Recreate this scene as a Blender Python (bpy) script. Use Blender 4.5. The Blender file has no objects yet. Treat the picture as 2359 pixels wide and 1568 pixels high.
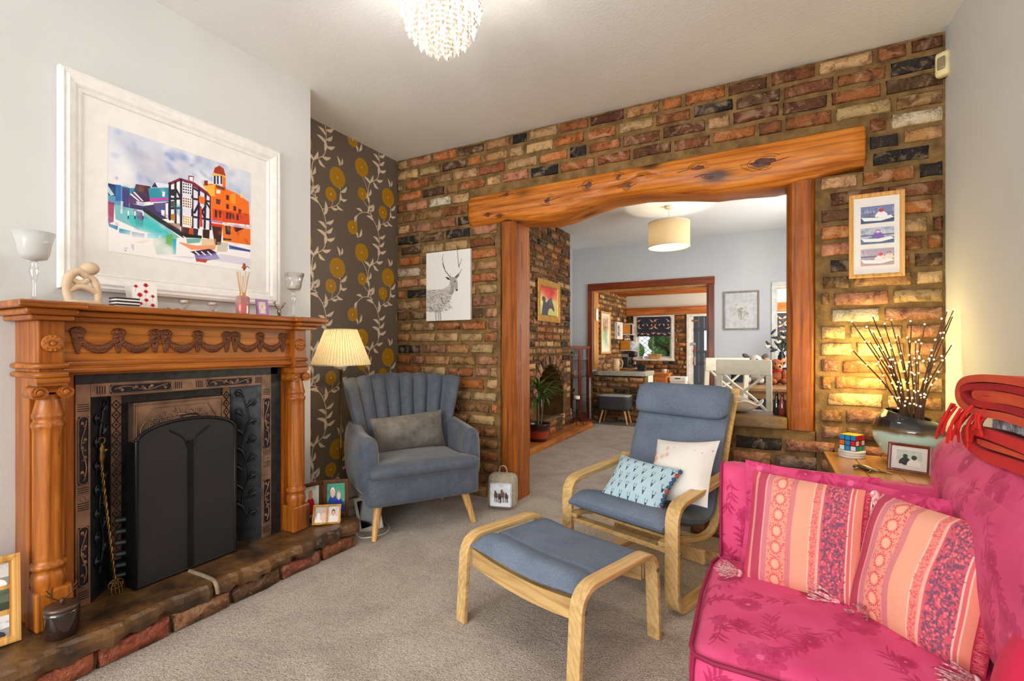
import bpy, bmesh, math, random
import numpy as np
from mathutils import Vector, Matrix, Euler
R = math.radians
PI = math.pi
rnd = random.Random(7)
scene = bpy.context.scene
COL = scene.collection

# ------------------------------------------------------------------ camera, world, daylight, exposure
cam_data = bpy.data.cameras.new('camera')
cam = bpy.data.objects.new('camera', cam_data)
COL.objects.link(cam)
cam.location = (0, 0, 1.155)
cam.rotation_euler = (R(90), 0, R(28.05))
cam_data.sensor_fit = 'HORIZONTAL'
cam_data.sensor_width = 36.0
cam_data.lens = 36.0 * 1101.0 / 2359.0
cam_data.shift_y = 16.0 / 2359.0
cam_data.clip_start = 0.02
scene.camera = cam

scene.view_settings.view_transform = 'Standard'
scene.view_settings.look = 'None'
scene.view_settings.gamma = 1.0
scene.view_settings.use_curve_mapping = False
scene.view_settings.exposure = 0.12
scene.cycles.max_bounces = 8
scene.cycles.diffuse_bounces = 5
scene.cycles.glossy_bounces = 3
scene.cycles.transmission_bounces = 6
scene.cycles.transparent_max_bounces = 10
scene.cycles.caustics_reflective = False
scene.cycles.caustics_refractive = False
scene.cycles.sample_clamp_indirect = 4.0

world = bpy.data.worlds.new('sky')
scene.world = world
world.use_nodes = True
wn = world.node_tree
bg = wn.nodes['Background']
bg.inputs['Color'].default_value = (0.86, 0.93, 1.0, 1)
bg.inputs['Strength'].default_value = 1.3


def area_light(name, loc, rot, sx, sy, power, color=(1, 1, 1)):
    l = bpy.data.lights.new(name, 'AREA')
    l.shape = 'RECTANGLE'
    l.size, l.size_y = sx, sy
    l.energy = power
    l.color = color
    o = bpy.data.objects.new(name, l)
    o.location = loc
    o.rotation_euler = rot
    COL.objects.link(o)
    return o


def point_light(name, loc, power, color=(1, .8, .5), size=.03):
    l = bpy.data.lights.new(name, 'POINT')
    l.energy = power
    l.color = color
    l.shadow_soft_size = size
    o = bpy.data.objects.new(name, l)
    o.location = loc
    COL.objects.link(o)
    return o


# daylight through the bay behind the camera, then added fill for dining room and kitchen
area_light('daylight_bay_window', (-1.0, -3.15, 1.55), (R(90), 0, 0), 3.2, 1.9, 160, (1.0, .99, .97))
area_light('dining_fill_light', (.76, 5.3, 1.6), (R(90), 0, R(90)), 2.4, 1.5, 62, (1.0, .98, .95))  # unseen area light added at the side wall to brighten the dining room
area_light('kitchen_fill_light', (.76, 8.6, 1.55), (R(90), 0, R(90)), 1.6, 1.2, 75, (1.0, .90, .74))  # added warm area light, out of view, standing in for another kitchen window


# ------------------------------------------------------------------ colour and material helpers
def lin(c):
    return tuple(((v / 255.0) / 12.92 if v / 255.0 <= 0.04045 else ((v / 255.0 + 0.055) / 1.055) ** 2.4) for v in c[:3]) + (1.0,)


class NT:
    """small helper round a material's node tree"""
    def __init__(s, name):
        s.m = bpy.data.materials.new(name)
        s.m.use_nodes = True
        s.t = s.m.node_tree
        s.b = s.t.nodes['Principled BSDF']
        s.out = s.t.nodes['Material Output']

    def n(s, typ, **kw):
        nd = s.t.nodes.new(typ)
        for k, v in kw.items():
            setattr(nd, k, v)
        return nd

    def l(s, a, b):
        s.t.links.new(a, b)

    def obj(s, scale=(1, 1, 1)):
        tc = s.n('ShaderNodeTexCoord')
        mp = s.n('ShaderNodeMapping')
        mp.inputs['Scale'].default_value = scale
        s.l(tc.outputs['Object'], mp.inputs['Vector'])
        return mp.outputs['Vector']

    def noise(s, vec, scale, detail=3, rough=.5, dist=0, dims='3D', w=None):
        nd = s.n('ShaderNodeTexNoise', noise_dimensions=dims)
        nd.inputs['Scale'].default_value = scale
        nd.inputs['Detail'].default_value = detail
        nd.inputs['Roughness'].default_value = rough
        nd.inputs['Distortion'].default_value = dist
        if vec is not None:
            s.l(vec, nd.inputs['Vector'])
        if w is not None:
            s.l(w, nd.inputs['W'])
        return nd.outputs['Fac']

    def ramp(s, fac, stops):
        nd = s.n('ShaderNodeValToRGB')
        el = nd.color_ramp.elements
        while len(el) > 1:
            el.remove(el[-1])
        for i, (p, c) in enumerate(stops):
            e = el[0] if i == 0 else el.new(p)
            e.position = p
            e.color = c if len(c) == 4 else tuple(c) + (1,)
        s.l(fac, nd.inputs['Fac'])
        return nd.outputs['Color']

    def mix(s, fac, a, b, mode='MIX'):
        nd = s.n('ShaderNodeMix', data_type='RGBA', blend_type=mode)
        for v, i in ((fac, 0), (a, 6), (b, 7)):
            if hasattr(v, 'links'):
                s.l(v, nd.inputs[i])
            else:
                nd.inputs[i].default_value = v
        return nd.outputs[2]

    def bump(s, h, strength=.3, dist=.01):
        nd = s.n('ShaderNodeBump')
        nd.inputs['Strength'].default_value = strength
        nd.inputs['Distance'].default_value = dist
        s.l(h, nd.inputs['Height'])
        s.l(nd.outputs['Normal'], s.b.inputs['Normal'])
        return nd


_mats = {}


def mat(name, c, rough=.5, metal=0, c2=None, ns=20, bump=0, bs=60, bd=.004, sheen=0, coat=0, emit=0, spec=.5):
    """plain principled material with a soft procedural variation between c and c2"""
    if name in _mats:
        return _mats[name]
    t = NT(name)
    t.b.inputs['Roughness'].default_value = rough
    t.b.inputs['Metallic'].default_value = metal
    t.b.inputs['Specular IOR Level'].default_value = spec
    t.b.inputs['Sheen Weight'].default_value = sheen
    t.b.inputs['Coat Weight'].default_value = coat
    v = t.obj()
    if c2 is None:
        c2 = tuple(max(0, x * .9) for x in c)
    f = t.noise(v, ns, 3)
    col = t.ramp(f, [(.35, lin(c)), (.65, lin(c2))])
    t.l(col, t.b.inputs['Base Color'])
    if bump:
        t.bump(t.noise(v, bs, 3), bump, bd)
    if emit:
        t.l(col, t.b.inputs['Emission Color'])
        t.b.inputs['Emission Strength'].default_value = emit
    _mats[name] = t.m
    return t.m


def wood(name, dark, mid, light, axis='Z', s=14, rough=.35, knots=0, along=.07, coat=.15, bump=.15):
    if name in _mats:
        return _mats[name]
    t = NT(name)
    sc = [1, 1, 1]
    sc['XYZ'.index(axis)] = along
    v = t.obj(tuple(sc))
    f1 = t.noise(v, s * 2.6, 6, .65, .5)
    f2 = t.noise(v, s * .55, 3, .55, 1.2)
    a = t.ramp(f1, [(.34, lin(dark)), (.5, lin(mid)), (.68, lin(light))])
    b = t.ramp(f2, [(.32, lin(tuple(x * .72 for x in mid))), (.5, lin(mid)), (.7, lin(light))])
    col = t.mix(.5, a, b)
    wv = t.n('ShaderNodeTexWave', wave_type='RINGS', rings_direction=axis)
    wv.inputs['Scale'].default_value = s * .55
    wv.inputs['Distortion'].default_value = 7
    wv.inputs['Detail'].default_value = 3
    wv.inputs['Detail Scale'].default_value = 1.2
    t.l(v, wv.inputs['Vector'])
    col = t.mix(t.ramp(wv.outputs['Fac'], [(.0, (.38, .38, .38)), (.3, (.0, .0, .0))]), col, lin(tuple(x * .8 for x in dark)))
    if knots:
        sc2 = [1, 1, 1]
        sc2['XYZ'.index(axis)] = .45
        v2 = t.obj(tuple(sc2))
        vo = t.n('ShaderNodeTexVoronoi')
        vo.inputs['Scale'].default_value = knots
        t.l(v2, vo.inputs['Vector'])
        k = t.ramp(vo.outputs['Distance'], [(.0, (1, 1, 1)), (.09, (.9, .9, .9)), (.18, (.3, .3, .3)), (.28, (0, 0, 0))])
        col = t.mix(k, col, lin(tuple(x * .42 for x in dark)))
        fc = t.noise(v, s * .55, 6, .7, 2.5)
        cr = t.ramp(fc, [(.66, (0, 0, 0)), (.72, (.75, .75, .75))])
        col = t.mix(cr, col, lin(tuple(x * .4 for x in dark)))
    t.l(col, t.b.inputs['Base Color'])
    t.b.inputs['Roughness'].default_value = rough
    t.b.inputs['Coat Weight'].default_value = coat
    t.b.inputs['Coat Roughness'].default_value = .2
    t.b.inputs['Specular IOR Level'].default_value = .3
    t.bump(f1, bump, .004)
    _mats[name] = t.m
    return t.m


def image_mat(name, img, rough=.6, box=None, spec=.3, bump=0, bs=200, sheen=0, repeat=True):
    """a material showing pixels computed by this script (flat print); box = object-space tile size"""
    t = NT(name)
    im = t.n('ShaderNodeTexImage')
    im.image = img
    if not repeat:
        im.extension = 'EXTEND'
    if box:
        im.projection = 'BOX'
        im.projection_blend = .25
        t.l(t.obj((1 / box,) * 3), im.inputs['Vector'])
    t.l(im.outputs['Color'], t.b.inputs['Base Color'])
    t.b.inputs['Roughness'].default_value = rough
    t.b.inputs['Specular IOR Level'].default_value = spec
    t.b.inputs['Sheen Weight'].default_value = sheen
    if bump:
        t.bump(t.noise(t.obj(), bs, 2), bump, .002)
    return t.m


def glass(name, c=(255, 255, 255), rough=.02, trans=1.0):
    if name in _mats:
        return _mats[name]
    t = NT(name)
    t.b.inputs['Base Color'].default_value = lin(c)
    t.b.inputs['Roughness'].default_value = rough
    t.b.inputs['Transmission Weight'].default_value = trans
    t.b.inputs['IOR'].default_value = 1.45
    _mats[name] = t.m
    return t.m


def thin_glass(name, c=(255, 255, 255), frost=0.0):
    """thin-walled glassware: see-through, with reflections that grow towards grazing angles"""
    if name in _mats:
        return _mats[name]
    t = NT(name)
    a = t.n('ShaderNodeBsdfTransparent')
    a.inputs['Color'].default_value = lin(c)
    g = t.n('ShaderNodeBsdfGlossy')
    g.inputs['Roughness'].default_value = .04
    lw = t.n('ShaderNodeLayerWeight')
    lw.inputs['Blend'].default_value = .35
    m = t.n('ShaderNodeMixShader')
    t.l(lw.outputs['Facing'], m.inputs[0])
    t.l(a.outputs[0], m.inputs[1])
    t.l(g.outputs[0], m.inputs[2])
    sh = m.outputs[0]
    if frost:
        d = t.n('ShaderNodeBsdfDiffuse')
        d.inputs['Color'].default_value = lin((232, 232, 230))
        tl = t.n('ShaderNodeBsdfTranslucent')
        tl.inputs['Color'].default_value = lin((240, 240, 238))
        m2 = t.n('ShaderNodeMixShader')
        t.l(d.outputs[0], m2.inputs[1])
        t.l(tl.outputs[0], m2.inputs[2])
        m3 = t.n('ShaderNodeMixShader')
        m3.inputs[0].default_value = frost
        t.l(sh, m3.inputs[1])
        t.l(m2.outputs[0], m3.inputs[2])
        sh = m3.outputs[0]
    t.l(sh, t.out.inputs['Surface'])
    _mats[name] = t.m
    return t.m


def pane(name, gloss=.08, tint=(1, 1, 1, 1)):
    if name in _mats:
        return _mats[name]
    t = NT(name)
    a = t.n('ShaderNodeBsdfTransparent')
    a.inputs['Color'].default_value = tint
    g = t.n('ShaderNodeBsdfGlossy')
    g.inputs['Roughness'].default_value = .02
    m = t.n('ShaderNodeMixShader')
    m.inputs[0].default_value = gloss
    t.l(a.outputs[0], m.inputs[1])
    t.l(g.outputs[0], m.inputs[2])
    t.l(m.outputs[0], t.out.inputs['Surface'])
    _mats[name] = t.m
    return t.m


def shade_mat(name, c, rough=.8, tr=.5, weave=0):
    """cloth that lets lamp light through"""
    t = NT(name)
    v = t.obj()
    f = t.noise(v, weave or 60, 3)
    col = t.ramp(f, [(.35, lin(c)), (.7, lin(tuple(x * .95 for x in c)))])
    d = t.n('ShaderNodeBsdfDiffuse')
    tl = t.n('ShaderNodeBsdfTranslucent')
    m = t.n('ShaderNodeMixShader')
    m.inputs[0].default_value = tr
    t.l(col, d.inputs['Color'])
    t.l(col, tl.inputs['Color'])
    t.l(d.outputs[0], m.inputs[1])
    t.l(tl.outputs[0], m.inputs[2])
    t.l(m.outputs[0], t.out.inputs['Surface'])
    return t.m


def emit_mat(name, c, strength):
    if name in _mats:
        return _mats[name]
    t = NT(name)
    t.b.inputs['Base Color'].default_value = lin(c)
    t.b.inputs['Emission Color'].default_value = lin(c)
    t.b.inputs['Emission Strength'].default_value = strength
    _mats[name] = t.m
    return t.m


# ------------------------------------------------------------------ mesh helpers
class MB:
    def __init__(s):
        s.v, s.f, s.sm, s.uv = [], [], [], {}

    def add(s, verts, faces, smooth=False, uvs=None):
        b = len(s.v)
        s.v += [tuple(p) for p in verts]
        for i, f in enumerate(faces):
            if uvs is not None:
                s.uv[len(s.f)] = [uvs[j] for j in f]
            s.f.append(tuple(b + j for j in f))
            s.sm.append(smooth)
        return s

    def box(s, x0, x1, y0, y1, z0, z1, M=None):
        v = [(x, y, z) for z in (z0, z1) for y in (y0, y1) for x in (x0, x1)]
        if M is not None:
            v = [M @ Vector(p) for p in v]
        return s.add(v, [(0, 2, 3, 1), (4, 5, 7, 6), (0, 1, 5, 4), (2, 6, 7, 3), (0, 4, 6, 2), (1, 3, 7, 5)])

    def quad(s, a, b, c, d):
        return s.add([a, b, c, d], [(0, 1, 2, 3)], uvs=[(0, 0), (1, 0), (1, 1), (0, 1)])

    def tube(s, pts, r, n=8, closed=False, caps=True, smooth=True, flat=1.0):
        P = [Vector(p) for p in pts]
        m = len(P)
        rr = r if isinstance(r, (list, tuple)) else [r] * m
        rings = []
        prev = None
        for i in range(m):
            if closed:
                t = P[(i + 1) % m] - P[i - 1]
            else:
                t = P[min(i + 1, m - 1)] - P[max(i - 1, 0)]
            if t.length < 1e-9:
                t = Vector((0, 0, 1))
            t.normalize()
            if prev is None:
                up = Vector((0, 0, 1)) if abs(t.z) < .9 else Vector((1, 0, 0))
                u = t.cross(up).normalized()
            else:
                u = (prev - t * prev.dot(t))
                u = u.normalized() if u.length > 1e-6 else t.orthogonal().normalized()
            prev = u
            w = t.cross(u)
            rings.append([P[i] + (u * math.cos(2 * PI * k / n) + w * math.sin(2 * PI * k / n) * flat) * rr[i] for k in range(n)])
        v = [p for q in rings for p in q]
        f = []
        for i in range(m if closed else m - 1):
            a, b = i * n, ((i + 1) % m) * n
            for k in range(n):
                f.append((a + k, a + (k + 1) % n, b + (k + 1) % n, b + k))
        s.add(v, f, smooth)
        if caps and not closed:
            s.add(rings[0], [tuple(range(n))[::-1]])
            s.add(rings[-1], [tuple(range(n))])
        return s

    def lathe(s, prof, c=(0, 0, 0), n=24, M=None, smooth=True, mod=None, caps=True, arc=None):
        """profile [(r, z)] turned round z through c"""
        v, f = [], []
        m = len(prof)
        for (r, z) in prof:
            for k in range(n):
                a = 2 * PI * k / n
                q = r * (mod(a, z) if mod else 1)
                v.append(Vector((q * math.cos(a), q * math.sin(a), z)))
        for i in range(m - 1):
            for k in range(n):
                f.append((i * n + k, i * n + (k + 1) % n, (i + 1) * n + (k + 1) % n, (i + 1) * n + k))
        if M is not None:
            v = [M @ p for p in v]
        v = [p + Vector(c) for p in v]
        s.add(v, f, smooth)
        if caps:
            if prof[0][0] > 1e-4:
                s.add(v[:n], [tuple(range(n))[::-1]])
            if prof[-1][0] > 1e-4:
                s.add(v[-n:], [tuple(range(n))])
        return s

    def prism(s, poly, d0, d1, plane='XZ', M=None):
        """extrude a 2D outline; plane XZ goes along y, YZ along x, XY along z"""
        def P(a, b, d):
            return {'XZ': (a, d, b), 'YZ': (d, a, b), 'XY': (a, b, d)}[plane]
        n = len(poly)
        v = [P(a, b, d0) for a, b in poly] + [P(a, b, d1) for a, b in poly]
        if M is not None:
            v = [M @ Vector(p) for p in v]
        f = [tuple(range(n)), tuple(range(2 * n - 1, n - 1, -1))]
        for i in range(n):
            j = (i + 1) % n
            f.append((i, i + n, j + n, j))
        return s.add(v, f)

    def sweep(s, path, hw, th, M=None, plane='YZ', x=0.0, smooth=True):
        """a flat strip (width 2*hw across x, thickness th) bent along a 2D path in y,z: bentwood"""
        n = len(path)
        v = []
        for i in range(n):
            a, b = path[max(i - 1, 0)], path[min(i + 1, n - 1)]
            ty, tz = b[0] - a[0], b[1] - a[1]
            L = math.hypot(ty, tz) or 1
            ny, nz = -tz / L, ty / L
            y, z = path[i]
            for sx, so in ((-1, -.5), (1, -.5), (1, .5), (-1, .5)):
                v.append(Vector((x + sx * hw, y + ny * th * so, z + nz * th * so)))
        f = []
        for i in range(n - 1):
            for k in range(4):
                f.append((i * 4 + k, i * 4 + (k + 1) % 4, (i + 1) * 4 + (k + 1) % 4, (i + 1) * 4 + k))
        f.append((3, 2, 1, 0))
        b = (n - 1) * 4
        f.append((b, b + 1, b + 2, b + 3))
        if M is not None:
            v = [M @ p for p in v]
        return s.add(v, f, False)

    def surf(s, fn, nu, nv, smooth=True, closed_u=False, uv=True):
        v, q = [], []
        for j in range(nv + 1):
            for i in range(nu + 1):
                v.append(fn(i / nu, j / nv))
                q.append((i / nu, j / nv))
        f = [(j * (nu + 1) + i, j * (nu + 1) + i + 1, (j + 1) * (nu + 1) + i + 1, (j + 1) * (nu + 1) + i) for j in range(nv) for i in range(nu)]
        return s.add(v, f, smooth, q if uv else None)

    def ball(s, c, rx, ry=None, rz=None, n=10, m=7, M=None):
        ry = rx if ry is None else ry
        rz = rx if rz is None else rz
        v = []
        for j in range(m + 1):
            p = PI * j / m
            for i in range(n):
                a = 2 * PI * i / n
                v.append(Vector((rx * math.sin(p) * math.cos(a), ry * math.sin(p) * math.sin(a), -rz * math.cos(p))))
        if M is not None:
            v = [M @ p for p in v]
        v = [p + Vector(c) for p in v]
        f = [(j * n + i, j * n + (i + 1) % n, (j + 1) * n + (i + 1) % n, (j + 1) * n + i) for j in range(m) for i in range(n)]
        return s.add(v, f, True)

    def soft(s, x0, x1, y0, y1, z0, z1, r=.03, bulge=(0, 0, 0), n=10, M=None, jit=0):
        """a rounded, slightly swollen box: upholstery"""
        C = Vector(((x0 + x1) / 2, (y0 + y1) / 2, (z0 + z1) / 2))
        H = Vector(((x1 - x0) / 2, (y1 - y0) / 2, (z1 - z0) / 2))
        r = min(r, H.x, H.y, H.z)
        bm = bmesh.new()
        bmesh.ops.create_cube(bm, size=2)
        bmesh.ops.subdivide_edges(bm, edges=bm.edges[:], cuts=n - 1, use_grid_fill=True)
        v = []
        bm.verts.index_update()
        for q in bm.verts:
            g = []
            for a in range(3):
                w = q.co[a]
                w = math.copysign(abs(w) ** .75, w)     # crowd points towards the rounded edge
                g.append(w * H[a])
            p = Vector(g)
            inner = Vector([max(-(H[a] - r), min(H[a] - r, p[a])) for a in range(3)])
            dlt = p - inner
            if dlt.length > 1e-9:
                p = inner + dlt.normalized() * r
            u = [p[a] / H[a] for a in range(3)]
            for a in range(3):
                if bulge[a]:
                    o = [(1 - min(1, u[k] ** 2)) for k in range(3) if k != a]
                    p[a] += math.copysign(1, u[a]) * abs(u[a]) * bulge[a] * o[0] * o[1]
            p = p + C
            if M is not None:
                p = M @ p
            v.append(p)
        f = [tuple(w.index for w in fc.verts) for fc in bm.faces]
        bm.free()
        return s.add(v, f, True)

    def pillow(s, w, h, t, n=14, pinch=.07, M=None, sag=0, seed=1):
        """upright cushion in the xz plane, thickness along y; front at -y"""
        rr = random.Random(seed)
        ph = [rr.uniform(0, 6) for _ in range(4)]
        for side in (-1, 1):
            def fn(a, b):
                u, v = a * 2 - 1, b * 2 - 1
                x = w / 2 * u * (1 - pinch * (1 - v * v))
                z = h / 2 * v * (1 - pinch * (1 - u * u))
                k = max(0, (1 - u * u) * (1 - v * v)) ** .42
                wr = 1 + .10 * math.sin(3.1 * u + 2.3 * v + ph[0]) + .07 * math.sin(5.2 * v - 3 * u + ph[1])
                y = side * t / 2 * k * wr
                z -= sag * (1 - u * u) * (v + 1) * .25
                p = Vector((x, y, z))
                return M @ p if M is not None else p
            if side < 0:
                s.surf(fn, n, n)
            else:
                s.surf(lambda a, b: fn(1 - a, b), n, n)
        return s


def link(name, mb, m, parent=None, bevel=0, sub=0, seg=2, shift=None, wn=False):
    me = bpy.data.meshes.new(name)
    v = mb.v
    if shift is not None:
        v = [(p[0] - shift[0], p[1] - shift[1], p[2] - shift[2]) for p in v]
    me.from_pydata(v, [], mb.f)
    me.polygons.foreach_set('use_smooth', mb.sm)
    if mb.uv:
        lay = me.uv_layers.new(name='UVMap')
        for pi, q in mb.uv.items():
            p = me.polygons[pi]
            for k, li in enumerate(p.loop_indices):
                lay.data[li].uv = q[k]
    me.update()
    if m is not None:
        me.materials.append(m)
    o = bpy.data.objects.new(name, me)
    COL.objects.link(o)
    if parent is not None:
        o.parent = parent
    if bevel:
        b = o.modifiers.new('edge', 'BEVEL')
        b.width = bevel
        b.segments = seg
        b.limit_method = 'ANGLE'
        b.angle_limit = R(40)
        b.harden_normals = False
    if sub:
        ss = o.modifiers.new('sub', 'SUBSURF')
        ss.levels = ss.render_levels = sub
    return o


class Thing:
    """an Empty at the thing's base; world=True lets parts be given in room coordinates"""
    def __init__(s, name, label, cat, loc=(0, 0, 0), rz=0.0, group=None, world=False, rot=None):
        o = bpy.data.objects.new(name, None)
        o.empty_display_size = .05
        COL.objects.link(o)
        o.location = loc
        o.rotation_euler = rot if rot is not None else (0, 0, rz)
        o['label'] = label
        o['category'] = cat
        if group:
            o['group'] = group
        s.o, s.loc, s.world = o, loc, world

    def part(s, name, mb, m, parent=None, bevel=0, sub=0, label=None, stuff=False, seg=2):
        o = link(name, mb, m, parent or s.o, bevel, sub, seg, s.loc if s.world else None)
        if label:
            o['label'] = label
        if stuff:
            o['kind'] = 'stuff'
        return o


def tag(o, label, cat, group=None):
    o['label'] = label
    o['category'] = cat
    if group:
        o['group'] = group
    return o


def struct(name, mb, m, parent=None, bevel=0):
    o = link(name, mb, m, parent, bevel)
    if parent is None:
        o['kind'] = 'structure'
    return o


def dup(root, loc, rz=None, label=None, group=None, rot=None):
    """copy a thing with its parts and sub-parts, sharing mesh data"""
    r = root.copy()
    COL.objects.link(r)
    r.location = loc
    if rz is not None:
        r.rotation_euler = (0, 0, rz)
    if rot is not None:
        r.rotation_euler = rot
    if label:
        r['label'] = label
    if group:
        r['group'] = group
    for ch in list(root.children):
        c = ch.copy()
        COL.objects.link(c)
        c.parent = r
        for g in list(ch.children):
            d = g.copy()
            COL.objects.link(d)
            d.parent = c
    return r


def bez(p, n=12):
    """smooth Catmull-Rom curve through points"""
    P = [Vector(q) for q in p]
    P = [P[0] * 2 - P[1]] + P + [P[-1] * 2 - P[-2]]
    out = []
    for i in range(1, len(P) - 2):
        a, b, c, d = P[i - 1:i + 3]
        for k in range(n):
            t = k / n
            out.append(.5 * ((2 * b) + (c - a) * t + (2 * a - 5 * b + 4 * c - d) * t * t + (3 * b - a - 3 * c + d) * t ** 3))
    out.append(P[-2])
    return out


def arcpath(pts, rad, n=6):
    """polyline in 2D with rounded corners"""
    out = [pts[0]]
    for i in range(1, len(pts) - 1):
        a, b, c = (Vector(pts[i - 1]), Vector(pts[i]), Vector(pts[i + 1]))
        r = rad[i - 1] if isinstance(rad, (list, tuple)) else rad
        d1, d2 = (a - b).normalized(), (c - b).normalized()
        p, q = b + d1 * r, b + d2 * r
        for k in range(n + 1):
            t = k / n
            e = p * (1 - t) ** 2 + b * 2 * t * (1 - t) + q * t * t
            out.append((e.x, e.y))
    out.append(pts[-1])
    return out


# ------------------------------------------------------------------ a small painter for flat prints (pixels computed here)
class Paint:
    def __init__(s, w, h, c=(255, 255, 255), ss=2, seed=3):
        s.ss = ss
        s.W, s.H = w * ss, h * ss
        s.w, s.h = w, h
        s.a = np.zeros((s.H, s.W, 3), np.float32) + np.array(c, np.float32)
        s.rng = np.random.default_rng(seed)

    def _bb(s, xs, ys, pad=0):
        x0 = max(0, int(math.floor(min(xs) - pad)))
        x1 = min(s.W, int(math.ceil(max(xs) + pad)) + 1)
        y0 = max(0, int(math.floor(min(ys) - pad)))
        y1 = min(s.H, int(math.ceil(max(ys) + pad)) + 1)
        return x0, x1, y0, y1

    def _put(s, bb, m, c, al):
        x0, x1, y0, y1 = bb
        m = (m * al)[..., None].astype(np.float32)
        s.a[y0:y1, x0:x1] = s.a[y0:y1, x0:x1] * (1 - m) + np.array(c, np.float32) * m

    def poly(s, pts, c, al=1.0):
        """points in 0..1, y downwards"""
        X = [p[0] * s.W for p in pts]
        Y = [p[1] * s.H for p in pts]
        bb = x0, x1, y0, y1 = s._bb(X, Y)
        if x1 <= x0 or y1 <= y0:
            return s
        gx, gy = np.meshgrid(np.arange(x0, x1) + .5, np.arange(y0, y1) + .5)
        ins = np.zeros(gx.shape, bool)
        n = len(X)
        for i in range(n):
            j = i - 1
            if Y[i] == Y[j]:
                continue
            cond = ((Y[i] > gy) != (Y[j] > gy)) & (gx < (X[j] - X[i]) * (gy - Y[i]) / (Y[j] - Y[i]) + X[i])
            ins ^= cond
        s._put(bb, ins.astype(np.float32), c, al)
        return s

    def rect(s, x0, y0, x1, y1, c, al=1.0):
        return s.poly([(x0, y0), (x1, y0), (x1, y1), (x0, y1)], c, al)

    def ell(s, cx, cy, rx, ry, c, al=1.0, rot=0, soft=0):
        X, Y, RX, RY = cx * s.W, cy * s.H, rx * s.W, ry * s.H
        m = max(RX, RY) * (1 + soft)
        bb = x0, x1, y0, y1 = s._bb([X - m, X + m], [Y - m, Y + m])
        if x1 <= x0 or y1 <= y0:
            return s
        gx, gy = np.meshgrid(np.arange(x0, x1) + .5 - X, np.arange(y0, y1) + .5 - Y)
        cr, sr = math.cos(rot), math.sin(rot)
        d = np.hypot((gx * cr + gy * sr) / RX, (-gx * sr + gy * cr) / RY)
        k = (d <= 1).astype(np.float32) if not soft else np.clip((1 + soft - d) / (2 * soft), 0, 1)
        s._put(bb, k, c, al)
        return s

    def line(s, pts, wd, c, al=1.0):
        """polyline with width wd (in units of image width), wd may be (start, end)"""
        w0, w1 = wd if isinstance(wd, tuple) else (wd, wd)
        n = len(pts) - 1
        for i in range(n):
            ax, ay = pts[i][0] * s.W, pts[i][1] * s.H
            bx, by = pts[i + 1][0] * s.W, pts[i + 1][1] * s.H
            r = max(.5, (w0 + (w1 - w0) * (i + .5) / n) * s.W / 2)
            bb = x0, x1, y0, y1 = s._bb([ax, bx], [ay, by], r + 1)
            if x1 <= x0 or y1 <= y0:
                continue
            gx, gy = np.meshgrid(np.arange(x0, x1) + .5, np.arange(y0, y1) + .5)
            L = (bx - ax) ** 2 + (by - ay) ** 2 or 1e-6
            t = np.clip(((gx - ax) * (bx - ax) + (gy - ay) * (by - ay)) / L, 0, 1)
            d = np.hypot(gx - ax - t * (bx - ax), gy - ay - t * (by - ay))
            s._put(bb, np.clip(r + .5 - d, 0, 1), c, al)
        return s

    def leaf(s, x, y, ang, L, wd, c, al=1.0):
        """pointed leaf; lengths in units of image width"""
        asp = s.W / s.H
        ca, sa = math.cos(ang), math.sin(ang)
        P = []
        for t, k in ((0, 0), (.2, .7), (.45, 1), (.75, .6), (1, 0), (.75, -.45), (.45, -.8), (.2, -.6)):
            u, v = t * L, k * wd / 2 + .12 * L * math.sin(t * PI)
            P.append((x + u * ca - v * sa, y + (u * sa + v * ca) * asp))
        return s.poly(P, c, al)

    def blotch(s, n, cols, r=(.02, .08), al=.4, box=(0, 0, 1, 1), soft=.8):
        for _ in range(n):
            q = s.rng.random(5)
            rr = r[0] + (r[1] - r[0]) * q[0]
            s.ell(box[0] + q[1] * (box[2] - box[0]), box[1] + q[2] * (box[3] - box[1]), rr, rr * (.4 + .8 * q[3]), cols[int(q[4] * len(cols)) % len(cols)], al, rot=q[3] * 6, soft=soft)
        return s

    def grad(s, c0, c1, y0=0.0, y1=1.0):
        a, b = int(y0 * s.H), int(y1 * s.H)
        t = np.linspace(0, 1, max(1, b - a), dtype=np.float32)[:, None, None]
        s.a[a:b] = np.array(c0, np.float32) * (1 - t) + np.array(c1, np.float32) * t
        return s

    def image(s, name):
        k = s.ss
        a = s.a.reshape(s.h, k, s.w, k, 3).mean((1, 3)) / 255.0
        px = np.ones((s.h, s.w, 4), np.float32)
        px[..., :3] = np.clip(a[::-1], 0, 1)
        img = bpy.data.images.new(name, s.w, s.h)
        img.pixels.foreach_set(px.ravel())
        img.update()
        return img
# ------------------------------------------------------------------ room dimensions (metres)
H = 2.75          # ceiling
B = 3.157         # front face of the brick dividing wall
BT = .24          # its thickness
XL, XR = -2.80, .796
CB = -2.487       # face of the chimney breast
CBE = 2.02        # its end
FB, FBE = -2.453, 6.345   # brick breast of the dining room
FY = 7.35         # far wall of the dining room
KY = 9.6          # back wall of the kitchen
KX = -2.5

# ------------------------------------------------------------------ surfaces of the setting
def plaster(name, c, c2, bs=90, b=.12):
    return mat(name, c, .75, c2=c2, ns=1.3, bump=b, bs=bs, bd=.004, spec=.25)


m_white = plaster('pale_grey_paint', (210, 211, 208), (203, 204, 202))
m_far = plaster('cool_grey_paint', (202, 205, 208), (194, 198, 203))
m_ceil = plaster('ceiling_paint', (234, 235, 233), (226, 227, 225), 60, .25)
m_kwhite = plaster('kitchen_white_paint', (222, 218, 212), (214, 210, 204))
m_trim = mat('white_gloss_trim', (232, 230, 226), .3)


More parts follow.
